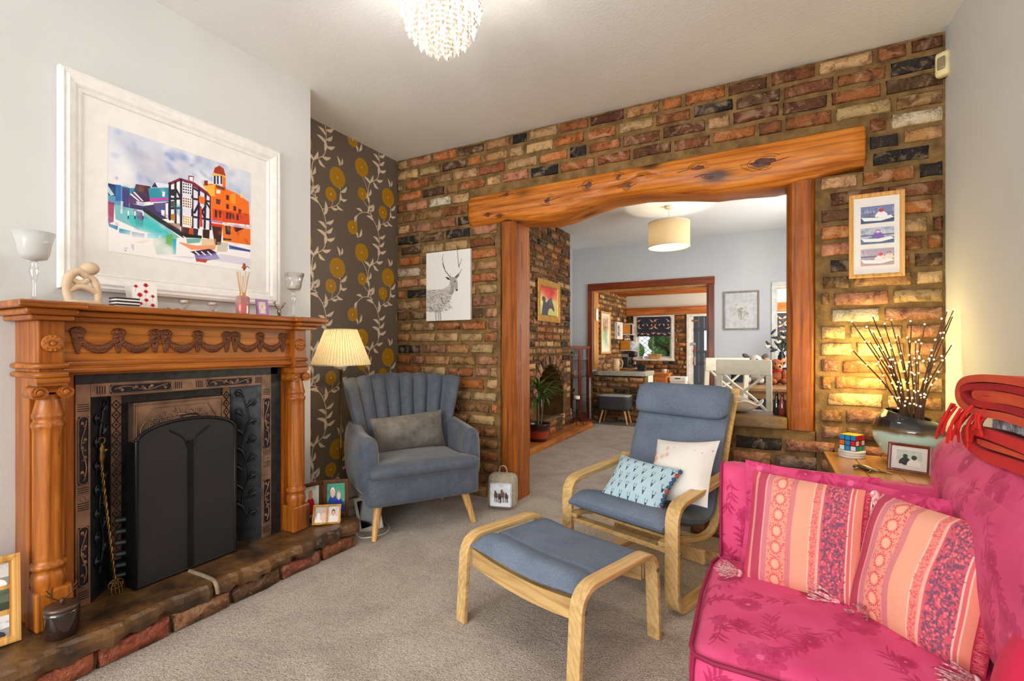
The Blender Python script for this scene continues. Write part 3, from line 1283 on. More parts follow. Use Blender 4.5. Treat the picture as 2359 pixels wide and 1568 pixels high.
sur.part('mantel_shelf', plan(-2.222, -2.185, .628, .815, 1.293, 1.318), m_pine, bevel=.007, seg=3)
sur.part('shelf_moulding', plan(-2.245, -2.208, .652, .798, 1.27, 1.293), m_pine, bevel=.009, seg=3)
sur.part('shelf_moulding', plan(-2.262, -2.232, .672, .79, 1.252, 1.27), m_pine, bevel=.004)
sur.part('frieze', MB().box(CB, -2.318, .775, mir(.775), 1.085, 1.253), m_pine)
fm = MB()
for x, z, r in ((-2.315, 1.093, .012), (-2.306, 1.068, .011)):
    fm.tube([(x, .775, z), (x, mir(.775), z)], r, 10)
fm.box(CB, -2.318, .775, mir(.775), 1.05, 1.085)
fm.box(-2.33, -2.305, .775, mir(.775), 1.075, 1.084)
sur.part('frieze_moulding', fm, m_pine)
for sgn in (0, 1):
    Y = (lambda q: mir(q)) if sgn else (lambda q: q)

    def bx(mb, x0, x1, a, b, z0, z1):
        a, b = sorted((Y(a), Y(b)))
        return mb.box(x0, x1, a, b, z0, z1)
    sur.part('jamb', bx(MB(), CB, -2.36, .705, .835, ZH, 1.253), m_pinev, bevel=.003)
    sur.part('frieze_block', bx(MB(), -2.36, -2.283, .706, .779, 1.045, 1.252), m_pinev, bevel=.003)
    sur.part('plinth_block', bx(MB(), -2.36, -2.262, .695, .80, ZH, .285), m_pinev, bevel=.008)
    band = MB()
    for z in (1.088, 1.056):
        a, b = sorted((Y(.698), Y(.788)))
        band.tube([(CB + .01, a if not sgn else b, z), (-2.29, a if not sgn else b, z), (-2.272, (a + .014) if not sgn else (b - .014), z), (-2.272, (b - .004) if not sgn else (a + .004), z)], .011, 8)
    sur.part('band_moulding', band, m_pine)
    yc = Y(.744)
    Mx = Matrix.Rotation(R(90), 4, 'Y')
    ros = MB().lathe([(.030, 0), (.032, .004), (.030, .008), (.024, .007), (.022, .010), (.012, .012), (.010, .009), (.008, .010), (.008, .016), (.004, .018), (.0001, .018)], (-2.283, yc, 1.17), 20, M=Mx)
    for q in range(10):
        a = 2 * PI * q / 10
        ros.ball((-2.274, yc + .022 * math.cos(a), 1.17 + .026 * math.sin(a)), .003, .0045, .0045, 6, 4)
    sur.part('rosette', ros, m_pine)
    # turned and fluted column
    cx = -2.315
    flute = lambda a, z: 1 - (.13 * max(0, math.cos(a * 8)) ** 3 if .40 < z < .845 else 0)
    prof_ = [(.044, .285), (.046, .30), (.05, .315), (.046, .338), (.038, .352), (.05, .358), (.052, .366), (.05, .374), (.040, .38)]
    prof_ += [(.043, .39 + .0125 * k) for k in range(37)]
    prof_ += [(.043, .86), (.047, .868), (.048, .876), (.044, .884), (.039, .892), (.045, .902), (.046, .91), (.043, .917), (.038, .94), (.033, .965), (.031, .985)]
    sur.part('column', MB().lathe(prof_, (cx, yc, 0), 32, mod=flute), m_pinev)
    cap = MB()
    bx(cap, -2.36, -2.27, .698, .79, 1.028, 1.045)
    bx(cap, -2.36, -2.276, .702, .786, 1.016, 1.028)
    a, b = yc - .028, yc + .028
    cap.box(-2.355, -2.288, a, b, .992, 1.016)
    for q in range(7):
        cap.ball((-2.287, a + .008 + q * .0066, 1.004), .002, .002, .004, 5, 4)
    for y in (yc - .036, yc + .036):
        cap.tube([(-2.36, y, .992), (-2.272, y, .992)], .024, 16)
        sp = [(-2.27, y + (.021 - .0028 * t) * math.cos(t * 1.1), .992 + (.021 - .0028 * t) * math.sin(t * 1.1)) for t in [k * .35 for k in range(20)]]
        cap.tube(sp, .0028, 5)
        cap.ball((-2.27, y, .992), .006, .011, .011, 8, 5)
    sur.part('capital', cap, m_pine, bevel=0)


# garlands: three carved runs of two festoons between flower drops
def swag_run(y0, y1, seed):
    r = random.Random(seed)
    mb = MB()
    x = -2.314
    zt = 1.205

    def blob(y, z, s):
        mb.ball((x, y, z), s * .55, s * r.uniform(.9, 1.2), s * r.uniform(.8, 1.1), 7, 5, Matrix.Rotation(r.uniform(0, 3), 4, 'X'))
    ym = (y0 + y1) / 2
    for yd in (y0 + .016, ym, y1 - .016):
        for q in range(10):
            a = 2 * PI * q / 10
            blob(yd + .017 * math.cos(a), zt + .010 + .011 * math.sin(a), .0085)
        blob(yd, zt + .012, .012)
        n = 9
        for q in range(n):
            t = q / (n - 1)
            w = .012 * (1 - t) + .002
            blob(yd + r.uniform(-w, w), zt - .006 - .062 * t, .010 - .004 * t)
            blob(yd - w, zt - .006 - .055 * t, .0065)
            blob(yd + w, zt - .006 - .055 * t, .0065)
    for ya, yb in ((y0 + .016, ym), (ym, y1 - .016)):
        n = 17
        for q in range(n):
            t = q / (n - 1)
            y = ya + (yb - ya) * t
            z = zt - .006 - .05 * math.sin(t * PI) ** .75
            s = .0065 + .006 * math.sin(t * PI)
            blob(y, z, s)
            blob(y, z - s * .8, s * .7)
            blob(y, z + s * .7, s * .65)
    return mb


for q, (a, b) in enumerate(((.812, 1.105), (1.115, 1.415), (1.425, 1.718))):
    sur.part('garland_carving', swag_run(a, b, q), m_carv)

# ------------------------------------------------------------------ cast iron fireplace
m_iron = mat('black_cast_iron', (50, 53, 57), .36, .5, c2=(34, 36, 39), ns=30, bump=.25, bs=90, bd=.003)
m_bronze = mat('burnished_iron', (150, 116, 92), .42, .45, c2=(112, 86, 68), ns=14, bump=.2, bs=80, bd=.003)
m_soot = mat('soot', (14, 14, 15), .9)
ins = Thing('cast_iron_fireplace', 'black cast iron fireplace with relief panels and an arched hood inside the pine surround', 'fireplace', (-2.4, 1.245, ZH), world=True)
X0 = -2.352
IY0, IY1, OY0, OY1, IZ, OZ = .882, 1.606, .835, 1.70, .957, 1.012
fr = MB()
fr.box(X0 - .03, X0, OY0, IY0, ZH, OZ)
fr.box(X0 - .03, X0, IY1, IY1 + .055, ZH, OZ)
fr.box(X0 - .03, X0, IY0, IY1, IZ, OZ)
ins.part('frame', fr, m_bronze, bevel=.003)
ins.part('filler', MB().box(X0 - .05, X0 - .004, IY1 + .055, OY1 + .02, ZH, 1.05).box(X0 - .05, X0 - .004, OY0, OY1, OZ, 1.052), m_iron)


def scroll_panel(mb, y0, y1, z0, z1, x, vertical=True):
    """octagonal border with a running scroll of leaves"""
    c = .010
    P = [(y0 + c, z0), (y1 - c, z0), (y1, z0 + c), (y1, z1 - c), (y1 - c, z1), (y0 + c, z1), (y0, z1 - c), (y0, z0 + c)]
    mb.tube([(x, a, b) for a, b in P], .0022, 5, closed=True)
    L = (z1 - z0) if vertical else (y1 - y0)
    W = ((y1 - y0) if vertical else (z1 - z0)) / 2 - .006
    cy, cz = (y0 + y1) / 2, (z0 + z1) / 2

    def at(s, w):
        return (x, cy + w, z0 + s * L) if vertical else (x, y0 + s * L, cz + w)
    mb.tube([at(.06 + .88 * k / 40, W * .8 * math.sin(k / 40 * 2 * PI * 1.25)) for k in range(41)], .0026, 5)
    for s, sg in ((.14, 1), (.36, -1), (.5, 1), (.62, -1), (.86, 1)):
        sp = [at(s + (.07 - .009 * t) * math.cos(t) * (W * 5 / L if vertical else W * 5 / L), sg * W * .15 + (W * .62 - W * .075 * t) * math.sin(t)) for t in [q * .5 for q in range(13)]]
        mb.tube(sp, .002, 5)
        for q in range(5):
            a = -.8 + q * .4
            p = at(s + .05 * math.cos(a), -sg * W * .45 + W * .3 * math.sin(a))
            mb.ball(p, .002, .005, .005, 6, 4)
    return mb


m_panel = mat('dark_relief_ground', (26, 24, 34), .5, .4)
for (a, b, z0, z1) in ((OY0 + .008, IY0 - .007, .62, .885), (OY0 + .008, IY0 - .007, .225, .455), (IY1 + .008, IY1 + .047, .62, .885), (IY1 + .008, IY1 + .047, .225, .455)):
    g = ins.part('side_panel', MB().box(X0 - .001, X0 + .0012, a, b, z0, z1), m_panel)
    ins.part('scroll_relief', scroll_panel(MB(), a, b, z0, z1, X0 + .003), m_bronze, parent=g)
for (a, b) in ((.945, 1.17), (1.325, 1.55)):
    g = ins.part('top_panel', MB().box(X0 - .001, X0 + .0012, a, b, IZ + .010, OZ - .010), m_panel)
    ins.part('scroll_relief', scroll_panel(MB(), a, b, IZ + .010, OZ - .010, X0 + .003, False), m_bronze, parent=g)
gv = MB()
for zc in (.92, .535, .595, .19):
    for q in range(4):
        for (a, b) in ((OY0 + .006, IY0 - .006), (IY1 + .006, IY1 + .047)):
            gv.box(X0 - .001, X0 + .001, a, b, zc + q * .0085 - .015, zc + q * .0085 - .012)
for yc in (.915, 1.20, 1.29, 1.585):
    for q in range(4):
        gv.box(X0 - .001, X0 + .001, yc + q * .0085 - .014, yc + q * .0085 - .011, IZ + .012, OZ - .012)
ins.part('groove', gv, m_soot, stuff=True)
for (yc, zc) in ((1.2475, (IZ + OZ) / 2), ((OY0 + IY0) / 2, .566), (IY1 + .0275, .566)):
    rs = MB().box(X0, X0 + .002, yc - .017, yc + .017, zc - .016, zc + .016)
    for q in range(8):
        a = 2 * PI * q / 8
        rs.ball((X0 + .003, yc + .009 * math.cos(a), zc + .009 * math.sin(a)), .003, .004, .004, 6, 4)
    ins.part('rosette', rs, m_bronze)
# splayed cheeks
for (ya, yb, nm) in ((IY0, .985, 1), (IY1, 1.495, -1)):
    q = MB().add([(X0 - .005, ya, ZH), (-2.455, yb, ZH), (-2.455, yb, IZ), (X0 - .005, ya, IZ)], [(0, 1, 2, 3)])
    ch = ins.part('cheek', q, m_iron)
    rl = MB()
    nx = Vector((yb - ya, 0.103, 0)).normalized() if nm > 0 else Vector((ya - yb, -.103, 0)).normalized()
    r = random.Random(9)

    def cp(s, z, o=.004):
        p = Vector((X0 - .005 + (-.103 + .0) * s, ya + (yb - ya) * s, z))
        return p + Vector((.005, .003 * nm, 0)) * (o / .004)
    rl.tube([cp(.5 + .1 * math.sin(z * 22), z) for z in [.24 + k * .012 for k in range(56)]], .004, 5)
    for k in range(14):
        z0 = .27 + k * .048
        sg = 1 if k % 2 else -1
        rl.tube([cp(.5 + sg * (.07 + .30 * math.sin(t)) * .8, z0 + .045 * t - .02 * t * t) for t in [q * .28 for q in range(9)]], [.006, .008, .009, .009, .008, .006, .005, .004, .002], 6)
        rl.tube([cp(.5 + sg * (.2 + (.13 - .012 * t) * math.cos(t)), z0 + .02 + (.024 - .002 * t) * math.sin(t)) for t in [q * .5 for q in range(11)]], .003, 5)
    rl.box(-2.45, -2.43, min(ya, yb) + .02, max(ya, yb) - .02, ZH, .19)
    ins.part('leaf_relief', rl, m_iron, parent=ch)
# inner arch plate with diamond strips
pl = MB()
pl.box(-2.465, -2.455, .98, 1.075, ZH, IZ)
pl.box(-2.465, -2.455, 1.405, 1.50, ZH, IZ)
pl.box(-2.465, -2.455, 1.075, 1.405, .80, IZ)
pl.box(-2.465, X0 - .005, IY0, IY1, IZ, IZ + .004)
ins.part('back_plate', pl, m_iron)
for y0 in (.987, 1.458):
    st = ins.part('diamond_strip', MB().box(-2.455, -2.448, y0, y0 + .036, .25, IZ - .005), m_bronze)
    dm = MB()
    for k in range(16):
        zc = .28 + k * .042
        dm.tube([(-2.446, y0 + .018 + dy, zc + dz) for dy, dz in ((.015, 0), (0, .02), (-.015, 0), (0, -.02))], .0022, 4, closed=True)
        dm.ball((-2.447, y0 + .018, zc), .002, .004, .005, 6, 4)
    ins.part('diamond', dm, m_panel, parent=st)
# hood
hd = MB()
hp = [(1.06, .70), (1.045, .90), (1.44, .905), (1.425, .70)]
arc = [(1.4 - .0 - (1 - math.cos(PI * k / 12)) / 2 * .32, .70 + .12 * math.sin(PI * k / 12)) for k in range(13)]
P = [(1.05, .70), (1.05, .915), (1.435, .915), (1.435, .70)] + arc
hd.prism([(a, b) for a, b in P], -2.455, -2.405, 'YZ')
hood = ins.part('hood', hd, m_bronze, bevel=.002)
hr = MB()
xh = -2.403
hr.tube([(xh, 1.06, .72), (xh, 1.058, .905), (xh, 1.428, .905), (xh, 1.425, .72)], .0035, 5)
hr.tube([(xh, 1.078, .73), (xh, 1.075, .80), (xh, 1.13, .888), (xh, 1.36, .888), (xh, 1.412, .80), (xh, 1.41, .73)], .003, 5)
hr.tube([(xh, a, b + .006) for a, b in arc], .006, 6)
for sg in (-1, 1):
    for q, (dy, dz, s) in enumerate(((.035, .852, .017), (.075, .848, .016), (.11, .83, .014), (.13, .80, .012))):
        hr.tube([(xh, 1.243 + sg * dy + (s - .0012 * t) * math.cos(t + q), dz + (s - .0012 * t) * math.sin(t + q)) for t in [k * .5 for k in range(14)]], .0028, 5)
        for k in range(5):
            a = 2 * PI * k / 5
            hr.ball((xh, 1.243 + sg * (dy + .018) + .006 * math.cos(a), dz - .016 + .006 * math.sin(a)), .003, .004, .004, 6, 4)
hr.ball((xh, 1.243, .845), .006, .024, .009, 10, 6)
for k in range(4):
    hr.tube([(xh, 1.243 + (k - 1.5) * .008, .85), (xh, 1.243 + (k - 1.5) * .02, .88)], .002, 5)
ins.part('hood_relief', hr, m_bronze, parent=hood)
fb = MB()
fb.box(-2.75, -2.74, .98, 1.52, ZH, .96)
fb.box(-2.75, -2.455, .96, .98, ZH, .96)
fb.box(-2.75, -2.455, 1.50, 1.52, ZH, .96)
fb.box(-2.75, -2.455, .98, 1.50, .95, .96)
ins.part('firebox', fb, m_soot)
for k, z in enumerate((.42, .372, .324, .276, .228, .185)):
    g = MB()
    g.tube([(-2.44 + .07 * math.sin(PI * q / 12), 1.0 + .47 * q / 12, z) for q in range(13)], .017, 8, flat=.7)
    ins.part('grate_bar', g, mat('grey_iron', (74, 78, 78), .4, .5, c2=(56, 60, 60), ns=30))
ash = MB()
ash.lathe([(.09, .15), (.1, .16), (.095, .20), (.085, .22), (.09, .26), (.08, .285), (.04, .29)], (-2.46, 1.235, 0), 24)
ins.part('ash_cover', ash, m_iron)

# ------------------------------------------------------------------ arched fire screen
m_mesh = mat('black_mesh', (38, 36, 37), .55, .2, c2=(31, 30, 31), ns=5, bump=.3, bs=500, bd=.001)
m_blackmetal = mat('black_metal', (26, 27, 31), .32, .5)
scr = Thing('fire_screen', 'black arched mesh fire screen standing on the hearth in front of the grate', 'fire screen', (-2.318, 1.232, ZH), rz=R(90) + .02)
ah = [(-.212, .0)] + [(-.212, .605)] + [(-.212 + .424 * (1 - math.cos(PI * k / 16)) / 2, .605 + .075 * math.sin(PI * k / 16)) for k in range(1, 16)] + [(.212, .605), (.212, 0)]
fr = MB().tube([(x, 0, z + .008) for x, z in ah], .008, 8, closed=True)
scr.part('frame', fr, m_blackmetal)
pm = MB().prism([(x * .985, z + .008) for x, z in ah], -.002, .002, 'XZ')
scr.part('mesh_panel', pm, m_mesh)
cb = MB().box(-.011, .011, -.006, .004, .01, .59)
for sg in (-1, 1):
    cb.tube(bez([(sg * .011, -.003, .56), (sg * .03, -.003, .605), (sg * .085, -.003, .645)], 6), .004, 6)
scr.part('centre_bar', cb, m_blackmetal)
for sg in (-1, 1):
    w = MB()
    w.box(sg * .212 - .006, sg * .212 + .006, -.004, .07, .0, .612)
    w.ball((sg * .212, .0, .622), .009)
    scr.part('side_wing', w, m_blackmetal)
scr.part('handle', MB().tube(bez([(-.04, .0, .684), (-.03, .0, .705), (.03, .0, .705), (.04, .0, .684)], 5), .004, 6), m_blackmetal)

# ------------------------------------------------------------------ toasting fork leaning on the fireplace
m_brass = mat('aged_brass', (150, 116, 62), .3, .9, c2=(104, 76, 40), ns=40)
pk = Thing('toasting_fork', 'twisted brass toasting fork leaning against the fireplace left of the fire screen', 'fork', (-2.36, .968, ZH), world=True)
a, b = Vector((-2.362, .965, .20)), Vector((-2.385, .93, .665))
tw = MB()
n = 60
for sg in (0, PI):
    tw.tube([a.lerp(b, k / n) + Vector((.0035 * math.cos(k * .8 + sg), .0035 * math.sin(k * .8 + sg), 0)) for k in range(n + 1)], .0035, 5)
pk.part('stem', tw, m_brass)
c = b
fig = MB().lathe([(.004, 0), (.009, .004), (.006, .014), (.011, .03), (.013, .05), (.009, .066), (.012, .078), (.008, .092), (.003, .098)], c, 10)
fig.ball(c + Vector((.0, .012, .07)), .006, .012, .007)
fig.tube([c + Vector((0, .011 * math.cos(t), .111 + .013 * math.sin(t))) for t in [2 * PI * k / 16 for k in range(16)]], .003, 6, closed=True)
pk.part('finial', fig, m_brass)
fk = MB()
hc = Vector((-2.358, .967, .195))
fk.tube([hc + Vector((0, .026 * math.cos(t), -.01 + .02 * math.sin(t))) for t in [2 * PI * k / 20 for k in range(20)]], .003, 6, closed=True)
for dy in (-.018, -.005, .008, .018):
    fk.tube([hc + Vector((0, dy * .4, .005)), hc + Vector((.004, dy, -.02)), hc + Vector((.012, dy, -.048))], .0025, 5)
for t in range(5):
    an = t * 2 * PI / 5
    fk.tube([hc + Vector((0, 0, -.01)), hc + Vector((0, .024 * math.cos(an), -.01 + .018 * math.sin(an)))], .0022, 5)
pk.part('fork_head', fk, m_brass)
# ------------------------------------------------------------------ wallpaper pattern (flat print, one repeating tile)
def wallpaper():
    p = Paint(430, 536, (112, 101, 90), 2)
    TW, TH = .535, .668
    CR, CR2, MU, MU2 = (232, 216, 192), (205, 186, 158), (186, 138, 30), (160, 114, 22)

    def T(dy, dz):
        return (.5 + dy / TW, .42 - dz / TH)

    def each(fn):
        for ox in (-1, 0, 1):
            for oy in (-1, 0, 1):
                fn(ox, oy)

    def vine(pts, w):
        q = [(v.x, v.y) for v in bez([(a, b, 0) for a, b in (T(*t) for t in pts)], 10)]
        each(lambda ox, oy: p.line([(a + ox, b + oy) for a, b in q], w, CR))

    def leaf(dy, dz, ang, L, w):
        x, y = T(dy, dz)
        each(lambda ox, oy: (p.leaf(x + ox, y + oy, R(-ang), L / TW, w / TW, CR), p.line([(x + ox, y + oy), (x + ox + .8 * L / TW * math.cos(R(ang)), y + oy - .8 * L / TH * math.sin(R(ang)))], .004, CR2)))

    def flower(dy, dz, r):
        x, y = T(dy, dz)
        rx, ry = r / TW, r * 1.04 / TH

        def f(ox, oy):
            for k in range(22):
                a = 2 * PI * k / 22
                p.ell(x + ox + rx * .9 * math.cos(a), y + oy + ry * .9 * math.sin(a), rx * .16, ry * .16, MU)
            p.ell(x + ox, y + oy, rx * .95, ry * .95, MU)
            for k in range(20):
                a = 2 * PI * k / 20 + .1
                p.line([(x + ox + rx * .3 * math.cos(a), y + oy + ry * .3 * math.sin(a)), (x + ox + rx * .8 * math.cos(a), y + oy + ry * .8 * math.sin(a))], .006, MU2, .55)
            p.ell(x + ox, y + oy, .009, .008, (240, 225, 190))
        each(f)
    # main S-vine and its branches
    vine([(-.10, .21), (-.125, .12), (-.21, .055), (-.225, -.02), (-.22, -.09), (-.19, -.2), (-.137, -.27), (-.105, -.356), (-.105, -.455)], .011)
    vine([(-.137, -.27), (-.06, -.235), (.0, -.2), (.028, -.15), (.03, -.09)], .009)
    vine([(-.06, -.235), (-.045, -.2), (-.05, -.17)], .007)
    vine([(.36, -.2), (.31, -.185), (.25, -.195), (.195, -.235), (.185, -.29)], .009)
    vine([(.24, .09), (.28, .04), (.30, -.03), (.27, -.09)], .007)
    vine([(.245, -.09), (.28, -.12), (.315, -.15)], .007)
    for a in [(-.215, .06, 60, .085, .03), (-.205, .05, 150, .08, .028), (-.17, .08, -35, .075, .03), (-.14, .105, 15, .085, .03), (-.115, .15, 95, .10, .034), (-.105, .19, 20, .09, .03), (-.11, .21, 155, .085, .028),
              (-.222, -.05, 70, .07, .026), (-.215, -.11, 120, .09, .03), (-.2, -.17, 60, .08, .028), (-.165, -.235, 165, .085, .03), (-.12, -.31, 85, .11, .036), (-.105, -.36, 30, .085, .03), (-.105, -.40, 150, .08, .03), (-.105, -.43, 40, .08, .03),
              (-.06, -.235, 5, .07, .024), (-.01, -.205, -20, .07, .026), (.02, -.17, 85, .065, .024), (.03, -.10, 45, .085, .03), (.03, -.085, 140, .085, .03), (.025, -.15, 10, .07, .026),
              (.185, -.29, -80, .07, .026), (.195, -.23, -110, .075, .026), (.25, -.195, 170, .07, .024), (.30, -.19, 80, .07, .025),
              (.03, .10, 75, .06, .022), (.02, .09, 110, .075, .024), (.27, -.08, 60, .08, .028), (.265, -.09, 140, .08, .028), (.31, -.14, 35, .07, .025), (.21, -.40, 70, .08, .026), (.2, -.41, 120, .07, .024)]:
        leaf(*a)
    for a in [(0, 0, .070), (-.06, -.14, .048), (.24, .155, .066), (.245, -.05, .044), (.147, -.335, .048)]:
        flower(*a)
    return p.image('wallpaper_print')


wp = NT('floral_wallpaper')
im = wp.n('ShaderNodeTexImage')
im.image = wallpaper()
uvn = wp.n('ShaderNodeTexCoord')
wp.l(uvn.outputs['UV'], im.inputs['Vector'])
wp.l(im.outputs['Color'], wp.b.inputs['Base Color'])
wp.b.inputs['Roughness'].default_value = .5
wp.b.inputs['Specular IOR Level'].default_value = .35
wallpaper_wall.data.materials.append(wp.m)
me = wallpaper_wall.data
pol = me.polygons[len(me.polygons) - 1]
pol.material_index = 1
for li, (yy, zz) in zip(pol.loop_indices, ((CBE, 0), (B, 0), (B, H), (CBE, H))):
    me.uv_layers[0].data[li].uv = (.5 + (yy - CBE - .49) / .535, .58 + (zz - 2.41) / .668)


# ------------------------------------------------------------------ pictures and photo frames
def ring(mb, w, h, prof):
    """a mitred frame centred on the origin in the xz plane; prof = [(inset, y)] from the outer back edge to the inner edge"""
    v = []
    for i, y in prof:
        a, b = w / 2 - i, h / 2 - i
        v += [(-a, y, -b), (a, y, -b), (a, y, b), (-a, y, b)]
    f = []
    for k in range(len(prof) - 1):
        for q in range(4):
            f.append((k * 4 + q, k * 4 + (q + 1) % 4, (k + 1) * 4 + (q + 1) % 4, (k + 1) * 4 + q))
    return mb.add(v, f)


def printed(mb, x0, x1, z0, z1, y):
    return mb.quad((x0, y, z0), (x1, y, z0), (x1, y, z1), (x0, y, z1))


def picture(name, label, cat, loc, rot, w, h, fw, dep, fm, prints, mount=None, prof=None, glaze=False, group=None, back=True):
    """upright picture facing local -y, its back at y=0; loc = centre of its back; prints = [(x0,x1,z0,z1,image material)]"""
    t = Thing(name, label, cat, loc, rot=rot, group=group)
    pf = prof or [(0, 0), (0, -dep), (fw * .3, -dep * 1.05), (fw * .8, -dep * .9), (fw, -dep * .75), (fw, -dep * .35)]
    t.part('frame', ring(MB(), w, h, pf), fm)
    yb = -dep * .36
    a, b = w / 2 - fw, h / 2 - fw
    t.part('mount', MB().box(-a, a, yb, -.001, -b, b), mount or m_card)
    for (x0, x1, z0, z1, pm) in prints:
        t.part('print', printed(MB(), x0, x1, z0, z1, yb - .0012), pm)
    if glaze:
        t.part('glazing', printed(MB(), -a, a, -b, b, yb - .004), pane('picture_glass', .025))
    return t


m_card = mat('white_mount_card', (234, 231, 226), .8, c2=(229, 226, 221))
m_wframe = mat('white_painted_frame', (236, 233, 228), .35, c2=(228, 225, 220), ns=30, bump=.08, bs=40)
m_goldframe = mat('gilt_frame', (204, 158, 74), .38, .35, c2=(176, 128, 56), ns=30)
m_oakframe = wood('light_oak_frame', (184, 122, 52), (216, 160, 84), (234, 186, 112), 'Z', 20, .4, coat=.1)
m_dkframe = wood('dark_brown_frame', (60, 30, 14), (88, 48, 24), (112, 66, 36), 'Z', 20, .4, coat=.1)
m_canvas_edge = mat('canvas_edge', (226, 222, 216), .8)

cp_ = Paint(640, 550, (224, 226, 232), 2, seed=5)
cp_.grad((206, 212, 226), (232, 230, 230), 0, .5)
cp_.grad((236, 234, 232), (240, 238, 235), .5, 1)
cp_.blotch(70, [(150, 160, 190), (245, 244, 244), (245, 244, 244), (205, 205, 215), (120, 150, 200), (235, 225, 225)], (.02, .09), .4, (0, 0, 1, .42))
cp_.blotch(24, [(80, 110, 190), (110, 110, 160), (150, 170, 210)], (.01, .04), .35, (.35, .02, .85, .3))
P = lambda c, pts, al=1: cp_.poly(pts, c, al)
Q = lambda c, pts, w: cp_.line(pts, w, c)
P((90,150,180),[(-.002,.462),(.112,.454),(.123,.622),(-.002,.628)])
P((30,40,90),[(-.002,.462),(.044,.462),(.041,.551),(-.002,.557)])
P((238,236,236),[(.0,.484),(.035,.544),(.013,.555),(.0,.531)])
P((40,90,170),[(.041,.458),(.072,.451),(.072,.58),(.041,.591)],0.8)
P((60,60,120),[(.079,.465),(.123,.458),(.118,.624),(.079,.635)])
P((40,140,160),[(.123,.458),(.16,.445),(.154,.547),(.118,.568)])
P((70,30,60),[(.16,.412),(.248,.4),(.261,.522),(.203,.549),(.148,.467)])
P((120,40,20),[(.178,.414),(.209,.412),(.209,.462),(.178,.469)])
P((40,140,160),[(.234,.42),(.374,.365),(.374,.487),(.248,.535)])
P((30,40,90),[(.255,.405),(.277,.354),(.294,.392)])
P((225,225,235),[(.277,.354),(.374,.338),(.366,.37),(.294,.392)])
P((200,60,170),[(.241,.504),(.374,.453),(.374,.474),(.248,.531)])
P((90,60,110),[(.112,.544),(.148,.467),(.209,.538),(.203,.573),(.118,.584)])
P((238,236,236),[(.142,.485),(.151,.478),(.206,.538),(.197,.542)])
P((238,236,236),[(.123,.507),(.132,.498),(.184,.544),(.175,.549)])
P((215,210,220),[(.16,.553),(.206,.547),(.203,.578),(.165,.577)])
P((60,50,90),[(.123,.582),(.203,.582),(.313,.524),(.374,.487),(.374,.635),(.313,.661),(.197,.617),(.123,.622)])
P((90,80,130),[(.267,.536),(.354,.502),(.354,.606),(.286,.6)])
P((238,236,236),[(.316,.566),(.34,.562),(.34,.628),(.319,.62)])
P((238,236,236),[(.346,.513),(.363,.504),(.363,.639),(.346,.635)])
P((40,90,170),[(.313,.558),(.34,.555),(.34,.575),(.313,.578)])
P((238,236,236),[(.324,.416),(.343,.414),(.34,.458),(.324,.46)])
P((120,190,195),[(.035,.617),(.123,.622),(.209,.631),(.313,.688),(.443,.786),(.381,.81),(.197,.794),(.041,.735)])
P((70,190,190),[(.099,.679),(.203,.666),(.286,.703),(.374,.768),(.248,.79),(.142,.766)])
P((60,150,160),[(.142,.633),(.209,.639),(.203,.757),(.16,.761)],0.7)
P((110,90,130),[(.16,.637),(.209,.639),(.203,.708),(.165,.693)],0.8)
P((150,50,90),[(-.002,.604),(.035,.608),(.03,.763),(.002,.777)],0.85)
P((120,60,110),[(-.002,.739),(.024,.748),(.003,.794)])
P((238,236,236),[(.072,.58),(.085,.58),(.079,.684),(.069,.679)],0.8)
P((238,236,236),[(.11,.651),(.119,.644),(.118,.69),(.112,.695)])
Q((28,24,48),[(.115,.69),(.113,.712)],0.006)
P((238,236,236),[(.149,.641),(.159,.633),(.157,.679),(.151,.684)])
Q((28,24,48),[(.154,.679),(.153,.701)],0.006)
P((238,236,236),[(.198,.626),(.208,.619),(.208,.664),(.201,.672)])
Q((28,24,48),[(.203,.666),(.201,.688)],0.006)
P((35,32,40),[(.203,.582),(.313,.653),(.381,.686),(.443,.715),(.472,.788),(.429,.763),(.313,.695),(.203,.624)])
P((120,70,40),[(.34,.681),(.443,.661),(.443,.715),(.381,.695)],0.7)
P((30,100,150),[(.003,.781),(.055,.788),(.052,.821),(.006,.805)])
P((40,140,180),[(.061,.803),(.129,.807),(.126,.843),(.061,.839)])
P((20,80,140),[(.135,.812),(.212,.81),(.209,.845),(.135,.85)])
P((60,190,220),[(.228,.803),(.307,.788),(.3,.828),(.228,.845)])
P((80,200,230),[(.313,.785),(.377,.768),(.374,.807),(.313,.818)])
P((238,236,236),[(.374,.338),(.451,.257),(.451,.668),(.374,.644)])
P((225,220,235),[(.451,.257),(.684,.334),(.665,.65),(.451,.677)])
P((120,30,50),[(.36,.334),(.443,.255),(.546,.259),(.684,.334),(.668,.358),(.538,.299),(.451,.276),(.374,.347)])
Q((28,24,48),[(.374,.328),(.374,.644)],0.016)
Q((28,24,48),[(.412,.307),(.412,.661)],0.016)
Q((28,24,48),[(.451,.266),(.451,.682)],0.016)
Q((28,24,48),[(.531,.301),(.531,.67)],0.016)
Q((28,24,48),[(.58,.303),(.575,.664)],0.016)
Q((28,24,48),[(.629,.332),(.621,.657)],0.016)
Q((28,24,48),[(.668,.349),(.665,.655)],0.016)
Q((28,24,48),[(.374,.465),(.451,.436)],0.016)
Q((28,24,48),[(.374,.547),(.451,.522)],0.016)
Q((28,24,48),[(.412,.359),(.447,.429)],0.016)
Q((28,24,48),[(.531,.411),(.668,.396)],0.016)
Q((28,24,48),[(.531,.575),(.665,.566)],0.016)
Q((28,24,48),[(.531,.31),(.58,.33)],0.016)
Q((28,24,48),[(.546,.535),(.58,.442)],0.016)
Q((28,24,48),[(.586,.54),(.629,.454)],0.016)
Q((28,24,48),[(.629,.407),(.665,.462)],0.016)
